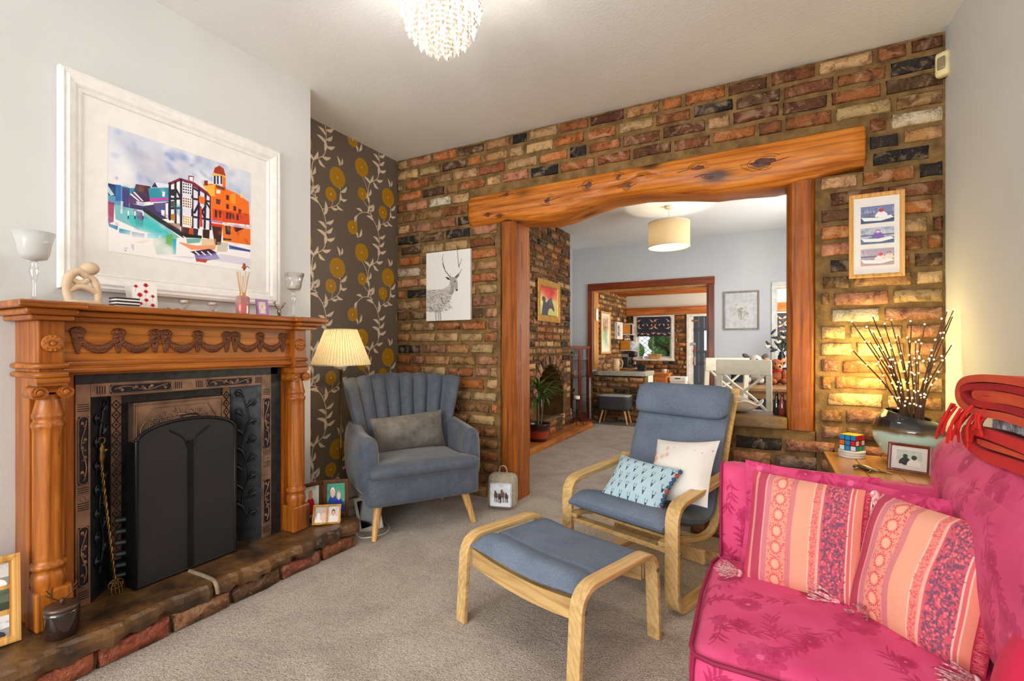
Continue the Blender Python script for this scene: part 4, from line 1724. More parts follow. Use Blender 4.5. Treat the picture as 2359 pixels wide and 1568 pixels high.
Q((28,24,48),[(.586,.467),(.621,.558)],0.016)
Q((28,24,48),[(.381,.389),(.412,.378)],0.016)
P((180,120,50),[(.381,.599),(.409,.582),(.409,.653),(.381,.642)])
P((70,80,60),[(.381,.485),(.41,.467),(.41,.529),(.381,.529)])
P((235,110,20),[(.58,.369),(.626,.372),(.621,.438),(.58,.432)])
P((205,50,20),[(.586,.467),(.599,.464),(.607,.646),(.586,.651)])
P((40,30,40),[(.381,.389),(.41,.378),(.41,.431),(.381,.432)])
P((238,236,236),[(.459,.286),(.53,.279),(.528,.381),(.459,.392)])
P((30,40,90),[(.465,.292),(.475,.292),(.475,.305),(.465,.307)])
P((30,40,90),[(.465,.318),(.475,.316),(.475,.33),(.465,.332)])
P((30,40,90),[(.465,.341),(.475,.341),(.475,.354),(.465,.356)])
P((30,40,90),[(.465,.367),(.475,.365),(.475,.38),(.465,.381)])
P((30,40,90),[(.481,.29),(.491,.29),(.491,.303),(.481,.305)])
P((30,40,90),[(.481,.316),(.491,.314),(.491,.328),(.481,.33)])
P((30,40,90),[(.481,.339),(.491,.339),(.491,.354),(.481,.354)])
P((30,40,90),[(.481,.365),(.491,.363),(.491,.378),(.481,.38)])
P((30,40,90),[(.497,.288),(.506,.286),(.506,.301),(.497,.303)])
P((30,40,90),[(.497,.314),(.506,.312),(.506,.327),(.497,.328)])
P((30,40,90),[(.497,.338),(.506,.338),(.506,.352),(.497,.352)])
P((30,40,90),[(.497,.363),(.506,.361),(.506,.376),(.497,.378)])
P((30,40,90),[(.513,.286),(.522,.285),(.522,.299),(.513,.301)])
P((30,40,90),[(.513,.312),(.522,.31),(.522,.325),(.513,.327)])
P((30,40,90),[(.513,.336),(.522,.336),(.522,.35),(.513,.35)])
P((30,40,90),[(.513,.361),(.522,.359),(.522,.374),(.513,.376)])
P((238,236,236),[(.459,.416),(.53,.411),(.528,.505),(.459,.515)])
P((120,70,40),[(.465,.423),(.475,.422),(.475,.436),(.465,.438)])
P((120,70,40),[(.465,.445),(.475,.443),(.475,.458),(.465,.46)])
P((120,70,40),[(.465,.467),(.475,.467),(.475,.482),(.465,.482)])
P((120,70,40),[(.465,.491),(.475,.489),(.475,.504),(.465,.504)])
P((120,70,40),[(.481,.422),(.491,.42),(.491,.434),(.481,.436)])
P((120,70,40),[(.481,.443),(.491,.443),(.491,.456),(.481,.458)])
P((120,70,40),[(.481,.467),(.491,.465),(.491,.48),(.481,.48)])
P((120,70,40),[(.481,.489),(.491,.487),(.491,.502),(.481,.504)])
P((120,70,40),[(.497,.42),(.506,.418),(.506,.432),(.497,.434)])
P((120,70,40),[(.497,.442),(.506,.442),(.506,.456),(.497,.456)])
P((120,70,40),[(.497,.465),(.506,.464),(.506,.478),(.497,.48)])
P((120,70,40),[(.497,.487),(.506,.487),(.506,.502),(.497,.502)])
P((120,70,40),[(.513,.418),(.522,.418),(.522,.432),(.513,.432)])
P((120,70,40),[(.513,.442),(.522,.44),(.522,.454),(.513,.456)])
P((120,70,40),[(.513,.464),(.522,.462),(.522,.476),(.513,.478)])
P((120,70,40),[(.513,.487),(.522,.485),(.522,.5),(.513,.5)])
P((238,236,236),[(.459,.577),(.53,.575),(.528,.664),(.459,.672)])
P((200,150,50),[(.465,.584),(.475,.584),(.475,.599),(.465,.599)])
P((200,150,50),[(.465,.606),(.475,.604),(.475,.619),(.465,.62)])
P((200,150,50),[(.465,.626),(.475,.626),(.475,.641),(.465,.641)])
P((200,150,50),[(.465,.648),(.475,.648),(.475,.662),(.465,.662)])
P((200,150,50),[(.481,.584),(.491,.582),(.491,.597),(.481,.599)])
P((200,150,50),[(.481,.604),(.491,.604),(.491,.619),(.481,.619)])
P((200,150,50),[(.481,.626),(.491,.626),(.491,.641),(.481,.641)])
P((200,150,50),[(.481,.648),(.491,.646),(.491,.661),(.481,.662)])
P((200,150,50),[(.497,.582),(.506,.582),(.506,.597),(.497,.597)])
P((200,150,50),[(.497,.604),(.506,.604),(.506,.617),(.497,.619)])
P((200,150,50),[(.497,.626),(.506,.624),(.506,.639),(.497,.641)])
P((200,150,50),[(.497,.648),(.506,.646),(.506,.661),(.497,.661)])
P((200,150,50),[(.513,.582),(.522,.58),(.522,.595),(.513,.597)])
P((200,150,50),[(.513,.604),(.522,.602),(.522,.617),(.513,.617)])
P((200,150,50),[(.513,.624),(.522,.624),(.522,.639),(.513,.639)])
P((200,150,50),[(.513,.646),(.522,.646),(.522,.661),(.513,.661)])
P((120,30,40),[(.502,.212),(.542,.203),(.538,.257),(.502,.254)])
P((238,236,236),[(.509,.219),(.536,.214),(.535,.255),(.509,.25)])
P((235,110,20),[(.607,.257),(.676,.223),(.783,.234),(.868,.245),(.983,.297),(.992,.527),(.668,.575),(.668,.349)])
P((205,50,20),[(.684,.456),(.983,.42),(.992,.527),(.684,.56)],0.75)
P((240,180,60),[(.607,.266),(.7,.224),(.7,.338),(.668,.339)])
P((230,150,30),[(.824,.279),(.868,.245),(.868,.354),(.824,.356)])
P((235,110,20),[(.903,.283),(.937,.266),(.937,.381),(.903,.392)])
P((240,200,150),[(.91,.23),(.929,.219),(.929,.274),(.91,.281)])
P((160,50,20),[(.689,.115),(.7,.064),(.737,.029),(.77,.046),(.786,.108)])
P((240,180,60),[(.681,.122),(.786,.108),(.785,.128),(.681,.142)])
P((225,225,235),[(.681,.146),(.77,.128),(.77,.201),(.684,.221)])
P((28,24,48),[(.692,.142),(.706,.141),(.706,.217),(.692,.217)])
P((28,24,48),[(.717,.133),(.73,.131),(.73,.21),(.717,.21)])
P((28,24,48),[(.745,.122),(.758,.12),(.758,.199),(.745,.199)])
P((235,110,20),[(.761,.126),(.786,.126),(.786,.234),(.761,.232)])
P((120,40,20),[(.618,.215),(.645,.206),(.645,.254),(.618,.257)])
P((120,60,20),[(.709,.221),(.783,.224),(.778,.255),(.709,.25)])
P((238,236,236),[(.712,.268),(.745,.261),(.741,.296),(.712,.301)])
P((90,50,60),[(.709,.354),(.745,.352),(.741,.401),(.709,.401)])
P((70,24,24),[(.7,.462),(.719,.462),(.717,.533),(.7,.533)])
P((70,24,24),[(.733,.46),(.752,.46),(.748,.529),(.733,.527)])
P((70,24,24),[(.791,.456),(.81,.456),(.807,.52),(.791,.52)])
P((70,24,24),[(.816,.454),(.835,.454),(.833,.516),(.816,.516)])
P((70,24,24),[(.841,.453),(.86,.453),(.858,.513),(.841,.513)])
P((70,24,24),[(.876,.451),(.895,.451),(.893,.509),(.876,.509)])
P((90,24,20),[(.791,.29),(.814,.29),(.813,.336),(.791,.336)])
P((90,24,20),[(.791,.376),(.814,.378),(.813,.423),(.791,.423)])
P((90,24,20),[(.851,.378),(.874,.38),(.873,.425),(.851,.425)])
P((90,24,20),[(.893,.394),(.918,.396),(.917,.443),(.893,.442)])
P((170,120,200),[(.668,.564),(.766,.558),(.761,.578),(.668,.584)])
P((60,24,20),[(.676,.619),(.758,.608),(.748,.783),(.7,.794)])
P((205,50,20),[(.665,.595),(.774,.584),(.77,.615),(.668,.62)])
P((230,110,30),[(.758,.589),(.997,.568),(.997,.73),(.766,.741)])
P((28,24,48),[(.783,.591),(.829,.584),(.824,.668),(.786,.668)])
Q((200,190,240),[(.833,.569),(.91,.564),(.987,.558)],0.014)
P((60,10,10),[(.851,.584),(.947,.575),(.868,.63)])
P((30,20,20),[(.766,.712),(.833,.706),(.833,.721),(.766,.732)])
P((70,30,20),[(.451,.686),(.524,.681),(.516,.77),(.451,.748)])
P((190,70,20),[(.509,.681),(.546,.681),(.531,.766),(.502,.765)])
P((40,40,60),[(.538,.677),(.575,.677),(.568,.757),(.538,.759)])
P((50,20,16),[(.607,.67),(.66,.661),(.657,.746),(.607,.748)])
P((24,18,24),[(.429,.745),(.599,.732),(.599,.755),(.487,.776)])
P((120,180,150),[(.261,.845),(.381,.766),(.423,.774),(.409,.945),(.286,.969)],0.75)
P((90,160,60),[(.354,.781),(.395,.772),(.388,.887),(.346,.861)],0.7)
P((40,170,190),[(.392,.807),(.418,.805),(.415,.943),(.392,.943)])
P((235,120,60),[(.423,.827),(.561,.832),(.709,.792),(.7,.841),(.524,.878)],0.75)
P((60,150,130),[(.487,.785),(.599,.755),(.583,.799),(.494,.828)],0.7)
P((215,170,120),[(.599,.759),(.709,.734),(.709,.819),(.599,.843)],0.6)
P((238,236,236),[(.423,.799),(.443,.796),(.443,.83),(.423,.836)])
P((235,110,20),[(.148,.896),(.203,.863),(.261,.85),(.197,.894)],0.6)
P((180,170,140),[(.717,.761),(.807,.75),(.799,.839),(.717,.856)],0.6)
P((50,30,60),[(.516,.896),(.66,.839),(.717,.865),(.607,.916),(.553,.916)])
P((120,110,170),[(.546,.918),(.709,.872),(.741,.918),(.561,.98)])
P((190,60,50),[(.553,.953),(.645,.945),(.629,.976),(.561,.974)])
Q((238,236,236),[(.553,.889),(.58,.911)],0.01)
Q((238,236,236),[(.599,.88),(.626,.903)],0.01)
Q((238,236,236),[(.645,.87),(.673,.894)],0.01)
P((90,110,180),[(.811,.768),(.997,.779),(.997,.799),(.816,.807)])
Q((40,50,110),[(.833,.785),(.992,.79)],0.01)
P((190,185,215),[(.286,.973),(.524,.94),(.997,.942),(.997,.87),(.758,.867),(.524,.958)],0.5)
P((30,30,40),[(.088,.978),(.105,.969),(.102,.98)])
Q((30,30,40),[(.093,.958),(.108,.953)],0.005)
P((150,150,150),[(.129,.916),(.151,.912),(.145,.971),(.135,.949)],0.7)
Q((60,70,90),[(.92,.965),(.929,.973),(.942,.951),(.956,.969),(.969,.947),(.992,.964)],0.006)
cp_.blotch(40, [(230, 90, 20), (240, 170, 60), (200, 40, 20), (90, 30, 30)], (.008, .025), .3, (.72, .42, 1, .75))
cp_.blotch(30, [(60, 160, 170), (40, 80, 150), (120, 60, 120), (230, 230, 240)], (.008, .03), .3, (0, .4, .45, .78))
cp_.blotch(18, [(240, 238, 235)], (.02, .07), .6, (0, .84, .4, 1))
m_city = image_mat('city_watercolour', cp_.image('city_watercolour'), .55)
pf = [(0, 0), (0, -.028), (.012, -.034), (.02, -.030), (.03, -.034), (.05, -.028), (.062, -.018), (.068, -.020), (.076, -.016), (.078, -.010)]
picture('framed_picture', 'large white framed city watercolour with half-timbered house on the wall above the mantel', 'picture', (CB + .001, 1.309, 1.832), (0, 0, R(90)), .972, .882, .078, .03, m_wframe,
        [(-.322, .315, -.267, .27, m_city)], prof=pf)


def stag():
    p = Paint(430, 556, (232, 229, 224), 2, 9)

    def c(x, y):
        u = (x - 258) / 322
        t, b = 1045 - 37 * u, 1500 - 10 * u
        return (u, (y - t) / (b - t))
    G, D, K, Lg = (120, 112, 108), (70, 64, 62), (36, 34, 36), (168, 160, 154)
    for pts in ([(258, 1290), (300, 1290), (380, 1285), (425, 1262), (440, 1210), (470, 1205), (478, 1245), (465, 1300), (440, 1345), (400, 1400), (370, 1440), (300, 1440), (258, 1430)],):
        p.poly([c(*q) for q in pts], (196, 188, 182))
    r = random.Random(2)
    for k in range(520):
        t = r.random()
        x = 258 + 180 * t
        lo, hi = 1288, 1435 - 60 * max(0, t - .6)
        y = lo + (hi - lo) * r.random()
        a = r.uniform(.2, 1.1)
        L = r.uniform(8, 22)
        q = [c(x, y), c(x + L * math.cos(a), y + L * math.sin(a))]
        p.line(q, (.006, .002), r.choice((G, D, K, Lg, (230, 226, 220))), .8)
    for k in range(90):
        t = r.random()
        p.line([c(440 + 30 * r.random(), 1210 + 90 * t), c(436 + 26 * r.random(), 1235 + 90 * t)], (.004, .002), r.choice((Lg, G, D)), .7)
    p.poly([c(*q) for q in [(432, 1215), (445, 1200), (478, 1205), (492, 1240), (490, 1290), (476, 1298), (462, 1262), (440, 1240)]], (168, 160, 154))
    p.poly([c(*q) for q in [(400, 1200), (425, 1205), (438, 1222), (418, 1220)]], D)
    p.poly([c(*q) for q in [(470, 1205), (495, 1185), (505, 1188), (485, 1212)]], G)
    p.ell(*c(470, 1232), .016, .008, K)
    p.ell(*c(485, 1290), .02, .014, K)
    for pts, w in (([(438, 1205), (400, 1160), (385, 1110), (380, 1075), (386, 1050)], (.014, .006)), ([(395, 1150), (378, 1110)], (.01, .005)), ([(438, 1208), (440, 1180)], (.008, .004)), ([(474, 1200), (505, 1175), (518, 1150)], (.014, .006)), ([(500, 1130), (510, 1105), (518, 1080)], (.011, .005)), ([(488, 1020), (492, 1070), (498, 1130)], (.008, .010)), ([(500, 1140), (502, 1120)], (.008, .006))):
        p.line([c(*q) for q in pts], w, K)
    for x0 in (325, 345, 360):
        p.line([c(x0, 1430), c(x0 + 8, 1500)], (.03, .018), Lg, .8)
        p.line([c(x0 + 8, 1430), c(x0 + 10, 1495)], .005, D, .8)
    p.blotch(60, [(240, 238, 234)], (.006, .014), .5, (.0, .58, .45, .84))
    return p.image('stag_print')


st = Thing('canvas_print', 'white canvas print of a grey stag on the brick wall left of the tall post', 'picture', (-2.243, B - .012, 1.647))
cb_ = MB().box(-.215, .215, -.024, 0, -.277, .277)
st.part('canvas', cb_, m_canvas_edge, bevel=.003)
st.part('print', printed(MB(), -.2145, .2145, -.2765, .2765, -.0245), image_mat('stag_print', stag(), .8))


# ---------------- little snapshots
def snap(seed, sky, ground, figs, w=160, h=120, extra=None):
    p = Paint(w, h, sky, 2, seed)
    p.grad(sky, tuple(min(255, c + 15) for c in sky), 0, 1)
    p.rect(0, .62, 1, 1, ground)
    p.blotch(30, [sky, ground, tuple(int(c * .8) for c in ground)], (.03, .1), .4)
    if extra:
        extra(p)
    for (x, y, s, coat, skin, hair) in figs:
        p.ell(x, y + s * 1.55, s * 1.0, s * 1.25, coat)
        p.ell(x - s * .85, y + s * 1.7, s * .35, s * .9, coat, rot=.3)
        p.ell(x + s * .85, y + s * 1.7, s * .35, s * .9, coat, rot=-.3)
        p.ell(x, y - s * .08, s * .5, s * .66, hair)
        p.ell(x, y + s * .08, s * .42, s * .55, skin)
    p.blotch(14, [(255, 255, 255), (40, 40, 60)], (.01, .03), .25)
    return image_mat('snapshot', p.image('snapshot_%d' % seed), .45)


SK, BH, GH, WH = (224, 172, 148), (70, 50, 40), (150, 150, 152), (235, 232, 230)


def boats(p):
    for k in range(9):
        x = p.rng.random()
        p.line([(x, .1 + .2 * p.rng.random()), (x + .02, .5)], .01, (230, 232, 240))
    p.rect(0, .42, 1, .5, (110, 110, 140))
    p.poly([(.0, .62), (.5, .7), (.9, .6), (1, .75), (.6, .9), (.1, .85)], (235, 235, 240))


s1 = snap(1, (120, 130, 170), (70, 90, 120), [(.62, .3, .15, (240, 238, 240), (200, 60, 70), (200, 60, 70))], extra=boats)
s2 = snap(2, (180, 186, 205), (90, 110, 140), [(.52, .25, .15, (120, 100, 170), (225, 200, 220), (120, 60, 120))], extra=boats)
s3 = snap(3, (170, 160, 180), (190, 160, 160), [(.6, .35, .15, (236, 220, 224), (220, 80, 90), (220, 80, 90)), (.85, .3, .12, (230, 210, 200), SK, BH)], extra=boats)
picture('photo_frame', 'tall oak frame with three holiday snapshots hanging on the brick wall right of the post', 'photo frame', (.511, B - .012, 1.749), (0, 0, 0), .238, .446, .02, .016, m_oakframe,
        [(-.066, .076, .065, .155, s1), (-.066, .076, -.045, .04, s2), (-.066, .076, -.16, -.072, s3)])

# hinged double frame on the hearth, gilt double frame, white tablet frame, multi frame
TK, PA = (190, 34, 48), (60, 110, 200)
f1 = snap(11, (214, 224, 214), (170, 186, 160), [(.5, .28, .24, TK, (216, 150, 120), (190, 130, 100))], 110, 160)
f2 = snap(12, (70, 150, 120), (60, 100, 90), [(.32, .32, .26, (40, 70, 160), (228, 180, 160), (235, 220, 215)), (.66, .42, .24, (40, 60, 150), (226, 190, 175), GH), (.66, .85, .14, PA, (90, 140, 220), PA)], 120, 170)
dd = Thing('photo_frame', 'hinged brown double photo frame standing open on the right end of the hearth', 'photo frame', (-2.325, 1.975, ZH), R(46))
for sg, im_, ang in ((-1, f1, R(30)), (1, f2, R(-4))):
    M = Matrix.Rotation(ang * 1, 4, 'Z')
    w, h = .145, .22
    fr = ring(MB(), w, h, [(0, .012), (0, -.003), (.004, -.005), (.018, -.005), (.022, 0), (.022, .004)])
    bk = MB().box(-w / 2 + .003, w / 2 - .003, .003, .011, -h / 2 + .003, h / 2 - .003)
    pr = printed(MB(), -w / 2 + .022, w / 2 - .022, -h / 2 + .022, h / 2 - .022, .0015)
    MM = Matrix.Rotation(ang, 4, 'Z') @ Matrix.Translation((sg * (w / 2 + .001), 0, h / 2 + .001))
    for q in (fr, bk, pr):
        q.v = [tuple(MM @ Vector(p)) for p in q.v]
    g = dd.part('frame', fr, m_dkframe)
    dd.part('back_panel', bk, m_dkframe, parent=g)
    dd.part('print', pr, im_, parent=g)
dd.part('hinge', MB().tube([(0, -.004, .03), (0, -.004, .19)], .0028, 6), m_brass)
b1 = snap(13, (176, 172, 160), (226, 214, 204), [(.8, .3, .22, (232, 190, 180), (236, 150, 140), (236, 150, 140)), (.35, .6, .3, (238, 232, 226), (236, 226, 220), (236, 226, 220))], 110, 120)
b2 = snap(14, (206, 196, 190), (232, 216, 206), [(.5, .42, .32, (236, 226, 222), (232, 160, 150), (60, 50, 50))], 110, 120)
gd = Thing('photo_frame', 'small gilt double photo frame of two babies in front of the brown frame', 'photo frame', (-2.215, 1.905, ZH), rot=(R(-14), R(5), R(52)))
fr = ring(MB(), .152, .108, [(0, .01), (0, -.002), (.004, -.005), (.009, -.004), (.011, 0), (.011, .003)])
fr.box(-.004, .004, -.004, .004, -.045, .045)
fr.tube(bez([(-.07, -.006, -.05), (-.076, -.007, -.02), (-.068, -.007, .0), (-.074, -.007, .03)], 6), .003, 5)
fr.tube(bez([(.07, -.006, -.05), (.076, -.007, -.03), (.068, -.007, -.01)], 6), .003, 5)
fr.tube(bez([(-.07, -.006, -.05), (-.03, -.007, -.052), (.0, -.007, -.046), (.04, -.007, -.052), (.07, -.006, -.05)], 6), .003, 5)
bk = MB().box(-.073, .073, .004, .01, -.05, .05)
UP = Matrix.Translation((0, 0, .056))
for nm, q, m in (('frame', fr, m_goldframe), ('back_panel', bk, m_dkframe), ('print', printed(MB(), -.065, -.004, -.043, .043, .003), b1), ('print', printed(MB(), .004, .065, -.043, .043, .003), b2)):
    q.v = [tuple(UP @ Vector(p)) for p in q.v]
    gd.part(nm, q, m)
tb = Thing('digital_frame', 'white framed tablet with a black screen leaning against the end of the hearth', 'digital frame', (-2.19, 2.235, .002), rot=(R(-24), R(-14), R(40)))
m_wplastic = mat('white_plastic', (232, 224, 206), .35)
m_screen = mat('black_screen', (16, 15, 18), .12, spec=.6)
tb.part('body', MB().box(-.075, .075, 0, .018, 0, .225), m_wplastic, bevel=.006, seg=3)
tb.part('screen', MB().box(-.055, .05, -.0015, .002, .03, .20), m_screen)
mfr = []
for k, (s, fg) in enumerate((((200, 196, 190), [(.3, .35, .24, (230, 220, 210), SK, (30, 26, 26)), (.7, .5, .22, (240, 236, 230), SK, (30, 26, 26))]), ((90, 100, 80), [(.55, .3, .24, (50, 140, 190), SK, BH)]), ((226, 226, 226), [(.35, .4, .26, (90, 30, 46), SK, BH), (.75, .6, .16, (60, 60, 66), SK, (40, 40, 40))]))):
    mfr.append(snap(20 + k, s, tuple(int(c * .7) for c in s), fg, 150, 110))
mp = picture('photo_frame', 'orange wooden frame of three stacked family photos on the left end of the hearth', 'photo frame', (-2.322, .555, ZH + .147), rot=(R(-8), 0, R(78)), w=.225, h=.292, fw=.021, dep=.016, fm=m_oakframe, prints=[(-.085, .085, .047, .120, mfr[0]), (-.085, .085, -.034, .034, mfr[1]), (-.085, .085, -.12, -.052, mfr[2])], mount=m_oakframe)
# motion sensor high in the corner
pir = Thing('motion_sensor', 'small cream motion sensor high in the corner of brick and white walls', 'motion sensor', (XR - .012, B - .035, 2.565), R(-38))
pc = mat('cream_plastic', (230, 216, 160), .4)
pir.part('housing', MB().soft(-.03, .03, -.03, .012, -.06, .06, .012, n=6), pc)
pir.part('window', MB().soft(-.017, .017, -.034, -.022, -.03, .034, .005, n=4), mat('sensor_lens', (150, 136, 104), .3))
# ------------------------------------------------------------------ floor lamp in the alcove
m_lampmetal = mat('antique_brass_pole', (110, 86, 52), .35, .8, c2=(84, 64, 38))
LX, LY = -2.41, 2.19
lamp = Thing('floor_lamp', 'lit floor lamp with a cream pleated shade and brass pole in the papered alcove', 'lamp', (LX, LY, 0))
lamp.part('base', MB().lathe([(.125, 0), (.128, .008), (.12, .018), (.05, .03), (.018, .05), (.012, .07)], n=28), m_lampmetal)
lamp.part('pole', MB().lathe([(.009, .06), (.009, .5), (.012, .51), (.009, .52), (.009, 1.0), (.016, 1.005), (.009, 1.015)], n=12), m_lampmetal)
lamp.part('drip_tray', MB().lathe([(.012, 1.015), (.038, 1.03), (.04, 1.036), (.012, 1.034)], n=18), m_wplastic)
lamp.part('candle_tube', MB().lathe([(.013, 1.034), (.013, 1.11)], n=12), m_wplastic)
lamp.part('bulb', MB().ball((0, 0, 1.145), .024, .024, .034, 12, 8), emit_mat('warm_bulb', (255, 226, 170), 14))
NP = 56
sh = MB()


def pleat(u, v):
    a = 2 * PI * u
    k = (u * NP * 4) % 4
    bump = (-.006, .006, .007, .005)[int(k)]
    r = .178 + (.092 - .178) * v + bump
    return Vector((r * math.cos(a), r * math.sin(a), 1.045 + .225 * v + .004 * math.sin(a * 1)))


sh.surf(pleat, NP * 4, 3, smooth=False, uv=False)
lamp.part('shade', sh, shade_mat('cream_pleated_silk', (246, 234, 196), tr=.5))
for r, z in ((.181, 1.046), (.095, 1.268)):
    lamp.part('shade_rim', MB().tube([(r * math.cos(2 * PI * k / 36), r * math.sin(2 * PI * k / 36), z) for k in range(36)], .0045, 6, closed=True), mat('cream_tape', (226, 206, 158), .8))
point_light('floor_lamp_glow', (LX, LY, 1.15), 42, (1, .78, .46), .025)

# ------------------------------------------------------------------ channel-back armchair
def velvet(name, c, c2, warm):
    t = NT(name)
    v = t.obj()
    f = t.noise(v, 9, 4, .6, .6)
    g = t.noise(v, 34, 3, .6)
    col = t.mix(t.ramp(g, [(.4, (0, 0, 0)), (.75, (.28, .28, .28))]), t.ramp(f, [(.35, lin(c)), (.65, lin(c2))]), lin(warm))
    t.l(col, t.b.inputs['Base Color'])
    t.b.inputs['Roughness'].default_value = .75
    t.b.inputs['Sheen Weight'].default_value = .8
    t.b.inputs['Sheen Roughness'].default_value = .35
    t.b.inputs['Sheen Tint'].default_value = lin((190, 180, 170))
    t.bump(g, .12, .01)
    return t.m


m_velvet = velvet('grey_velvet', (82, 90, 102), (66, 76, 92), (116, 112, 108))
m_pilv = velvet('crushed_velvet', (112, 106, 98), (84, 80, 76), (150, 142, 130))
m_beechleg = wood('beech_leg', (176, 122, 62), (206, 156, 92), (222, 178, 116), 'Z', 24, .4)
ch = Thing('armchair', 'grey blue velvet armchair with a fluted winged back in the corner beside the floor lamp', 'armchair', (-1.885, 2.395, 0), R(57.2))
ch.part('seat_base', MB().soft(-.365, .365, -.02, .60, .19, .385, .035, (.01, .008, .004), 9), m_velvet)


def seatM(mb):
    return mb


sc = MB().soft(-.30, .30, -.045, .52, .355, .445, .04, (.0, .012, .022), 10)
sc.v = [(p[0] * (1.2 if p[1] < .06 else 1.0) if abs(p[0]) > .2 and p[1] < .06 else p[0], p[1], p[2]) for p in sc.v]
ch.part('seat_cushion', sc, m_velvet)
NCH = 8


def backpt(u, v, front=True):
    s = u * 2 - 1
    a = abs(s)
    wid = .275 + .15 * v ** .9
    x = s * wid
    z = .36 + .585 * v + (.018 * math.cos(s * 2.2) if v > .5 else 0) * v
    y = .52 + .12 * v - .17 * a ** 2.6 * (.55 + .45 * v)
    edge = (1 - min(1, max(0, (v - .90) / .10)) ** 2 * .8)
    if front:
        ch_ = abs(math.sin(PI * NCH * u))
        y -= (.048 * ch_ ** .6 + .02) * edge
        z += .010 * ch_ * (v > .93)
    else:
        y += .055 * edge * (1 - .4 * a ** 3)
    return Vector((x, y, z))


bk = MB()
NU, NV = NCH * 8, 16
bk.surf(lambda u, v: backpt(u, v), NU, NV)
bk.surf(lambda u, v: backpt(1 - u, v, False), NU, NV)
# stitch the rim
for j in range(NV):
    for (u0, fl) in ((0, 1), (1, 0)):
        p = [backpt(u0, j / NV), backpt(u0, (j + 1) / NV), backpt(u0, (j + 1) / NV, False), backpt(u0, j / NV, False)]
        bk.add(p if fl else p[::-1], [(0, 1, 2, 3)], True)
for i in range(NU):
    p = [backpt(i / NU, 1), backpt((i + 1) / NU, 1), backpt((i + 1) / NU, 1, False), backpt(i / NU, 1, False)]
    bk.add(p, [(0, 1, 2, 3)], True)
ch.part('backrest', bk, m_velvet)
for sg in (-1, 1):
    am = MB()

    def armp(u, v, sg=sg):
        # rounded arm: section in x,z swept along y, rising to the back
        y = .02 + .50 * v
        a = 2 * PI * u
        ht = .61 + .035 * math.sin(v * PI) * 0 + .05 * v ** 2
        cx, hw = sg * (.335 + .02 * math.sin(v * PI)), .058 + .01 * v
        zc, hz = (ht + .26) / 2, (ht - .26) / 2
        k = 3.2
        c, s_ = math.cos(a), math.sin(a)
        q = (abs(c) ** k + abs(s_) ** k) ** (-1 / k)
        e = math.sqrt(max(0.0, 1 - (1 - min(1, v / .10)) ** 2)) if v < .10 else 1
        e = .55 + .45 * e
        return Vector((cx + hw * q * c * e, y, zc + hz * q * s_ * (1 - (1 - e) * .35)))
    am.surf(lambda u, v: armp(u, v), 24, 14, uv=False)
    am.add([armp(k / 24, 0) for k in range(24)], [tuple(range(24))])
    am.add([armp(k / 24, 1) for k in range(24)], [tuple(range(24))[::-1]])
    ch.part('arm', am, m_velvet)
for sx, sy in ((-1, 0), (1, 0), (-1, 1), (1, 1)):
    top = Vector((sx * .285, .06 + .46 * sy, .195))
    bot = Vector((sx * .325, .0 + .57 * sy, 0))
    ch.part('leg', MB().tube([bot, bot.lerp(top, .5), top], [.017, .022, .027], 12), m_beechleg)
pil = Thing('cushion', 'small crushed velvet lumbar cushion on the grey armchair', 'cushion', tuple(ch.o.matrix_basis @ Vector((0.0, .34, .552)) if False else (-1.885 + math.cos(R(57.2)) * .0 - math.sin(R(57.2)) * .36, 2.395 + math.cos(R(57.2)) * .36, .566)), rot=(R(-12), R(-4), R(55)))
pil.part('cover', MB().pillow(.50, .255, .15, 16, .05, seed=4), m_pilv)

# ------------------------------------------------------------------ bentwood lounge chair and footstool
m_birch = wood('birch_bentwood', (204, 162, 104), (214, 176, 116), (226, 192, 136), 'Y', 26, .38, along=.12, coat=.1)


def weave(name, c, c2):
    t = NT(name)
    v = t.obj()
    mp = t.n('ShaderNodeTexWave', wave_type='BANDS', bands_direction='X')
    mp.inputs['Scale'].default_value = 140
    mp.inputs['Distortion'].default_value = 3
    t.l(v, mp.inputs['Vector'])
    f = t.noise(v, 150, 2, .7)
    g = t.noise(v, 6, 3)
    col = t.mix(.5, t.ramp(f, [(.35, lin(c)), (.65, lin(c2))]), t.ramp(g, [(.3, lin(c)), (.7, lin(c2))]))
    t.l(col, t.b.inputs['Base Color'])
    t.b.inputs['Roughness'].default_value = .9
    t.b.inputs['Specular IOR Level'].default_value = .15
    t.bump(f, .25, .003)
    return t.m


m_blue = weave('blue_grey_weave', (90, 100, 116), (118, 130, 148))
lc = Thing('lounge_chair', 'blue grey cushioned lounge chair on a bent birch frame behind the matching footstool', 'lounge chair', (-.632, 2.225, 0), R(-19.2))
side = arcpath([(.66, .012), (.0, .012), (.0, .47), (.56, .515)], [.09, .085], 9)
for sg in (-1, 1):
    lc.part('arm_frame', MB().sweep(side, .031, .024, x=sg * .292), m_birch, bevel=.004)
    lc.part('foot_pad', MB().box(sg * .292 - .02, sg * .292 + .02, .06, .12, -.0, .004), mat('black_rubber', (26, 26, 28), .8))
spath = bez([(0, -.01, .300), (0, .06, .305), (0, .22, .262), (0, .40, .232), (0, .50, .27), (0, .56, .42), (0, .625, .62), (0, .70, .80), (0, .765, .93)], 6)
sp2 = [(p.y, p.z) for p in spath]
for sg in (-1, 1):
    lc.part('seat_frame', MB().sweep(sp2, .02, .02, x=sg * .248), m_birch, bevel=.003)
lc.part('front_rail', MB().box(-.262, .262, .0, .05, .262, .285), m_birch, bevel=.004)
lc.part('cross_rail', MB().box(-.262, .262, .36, .38, .10, .17), m_birch, bevel=.004)
lc.part('rear_rail', MB().box(-.262, .262, .60, .62, .02, .07), m_birch, bevel=.004)
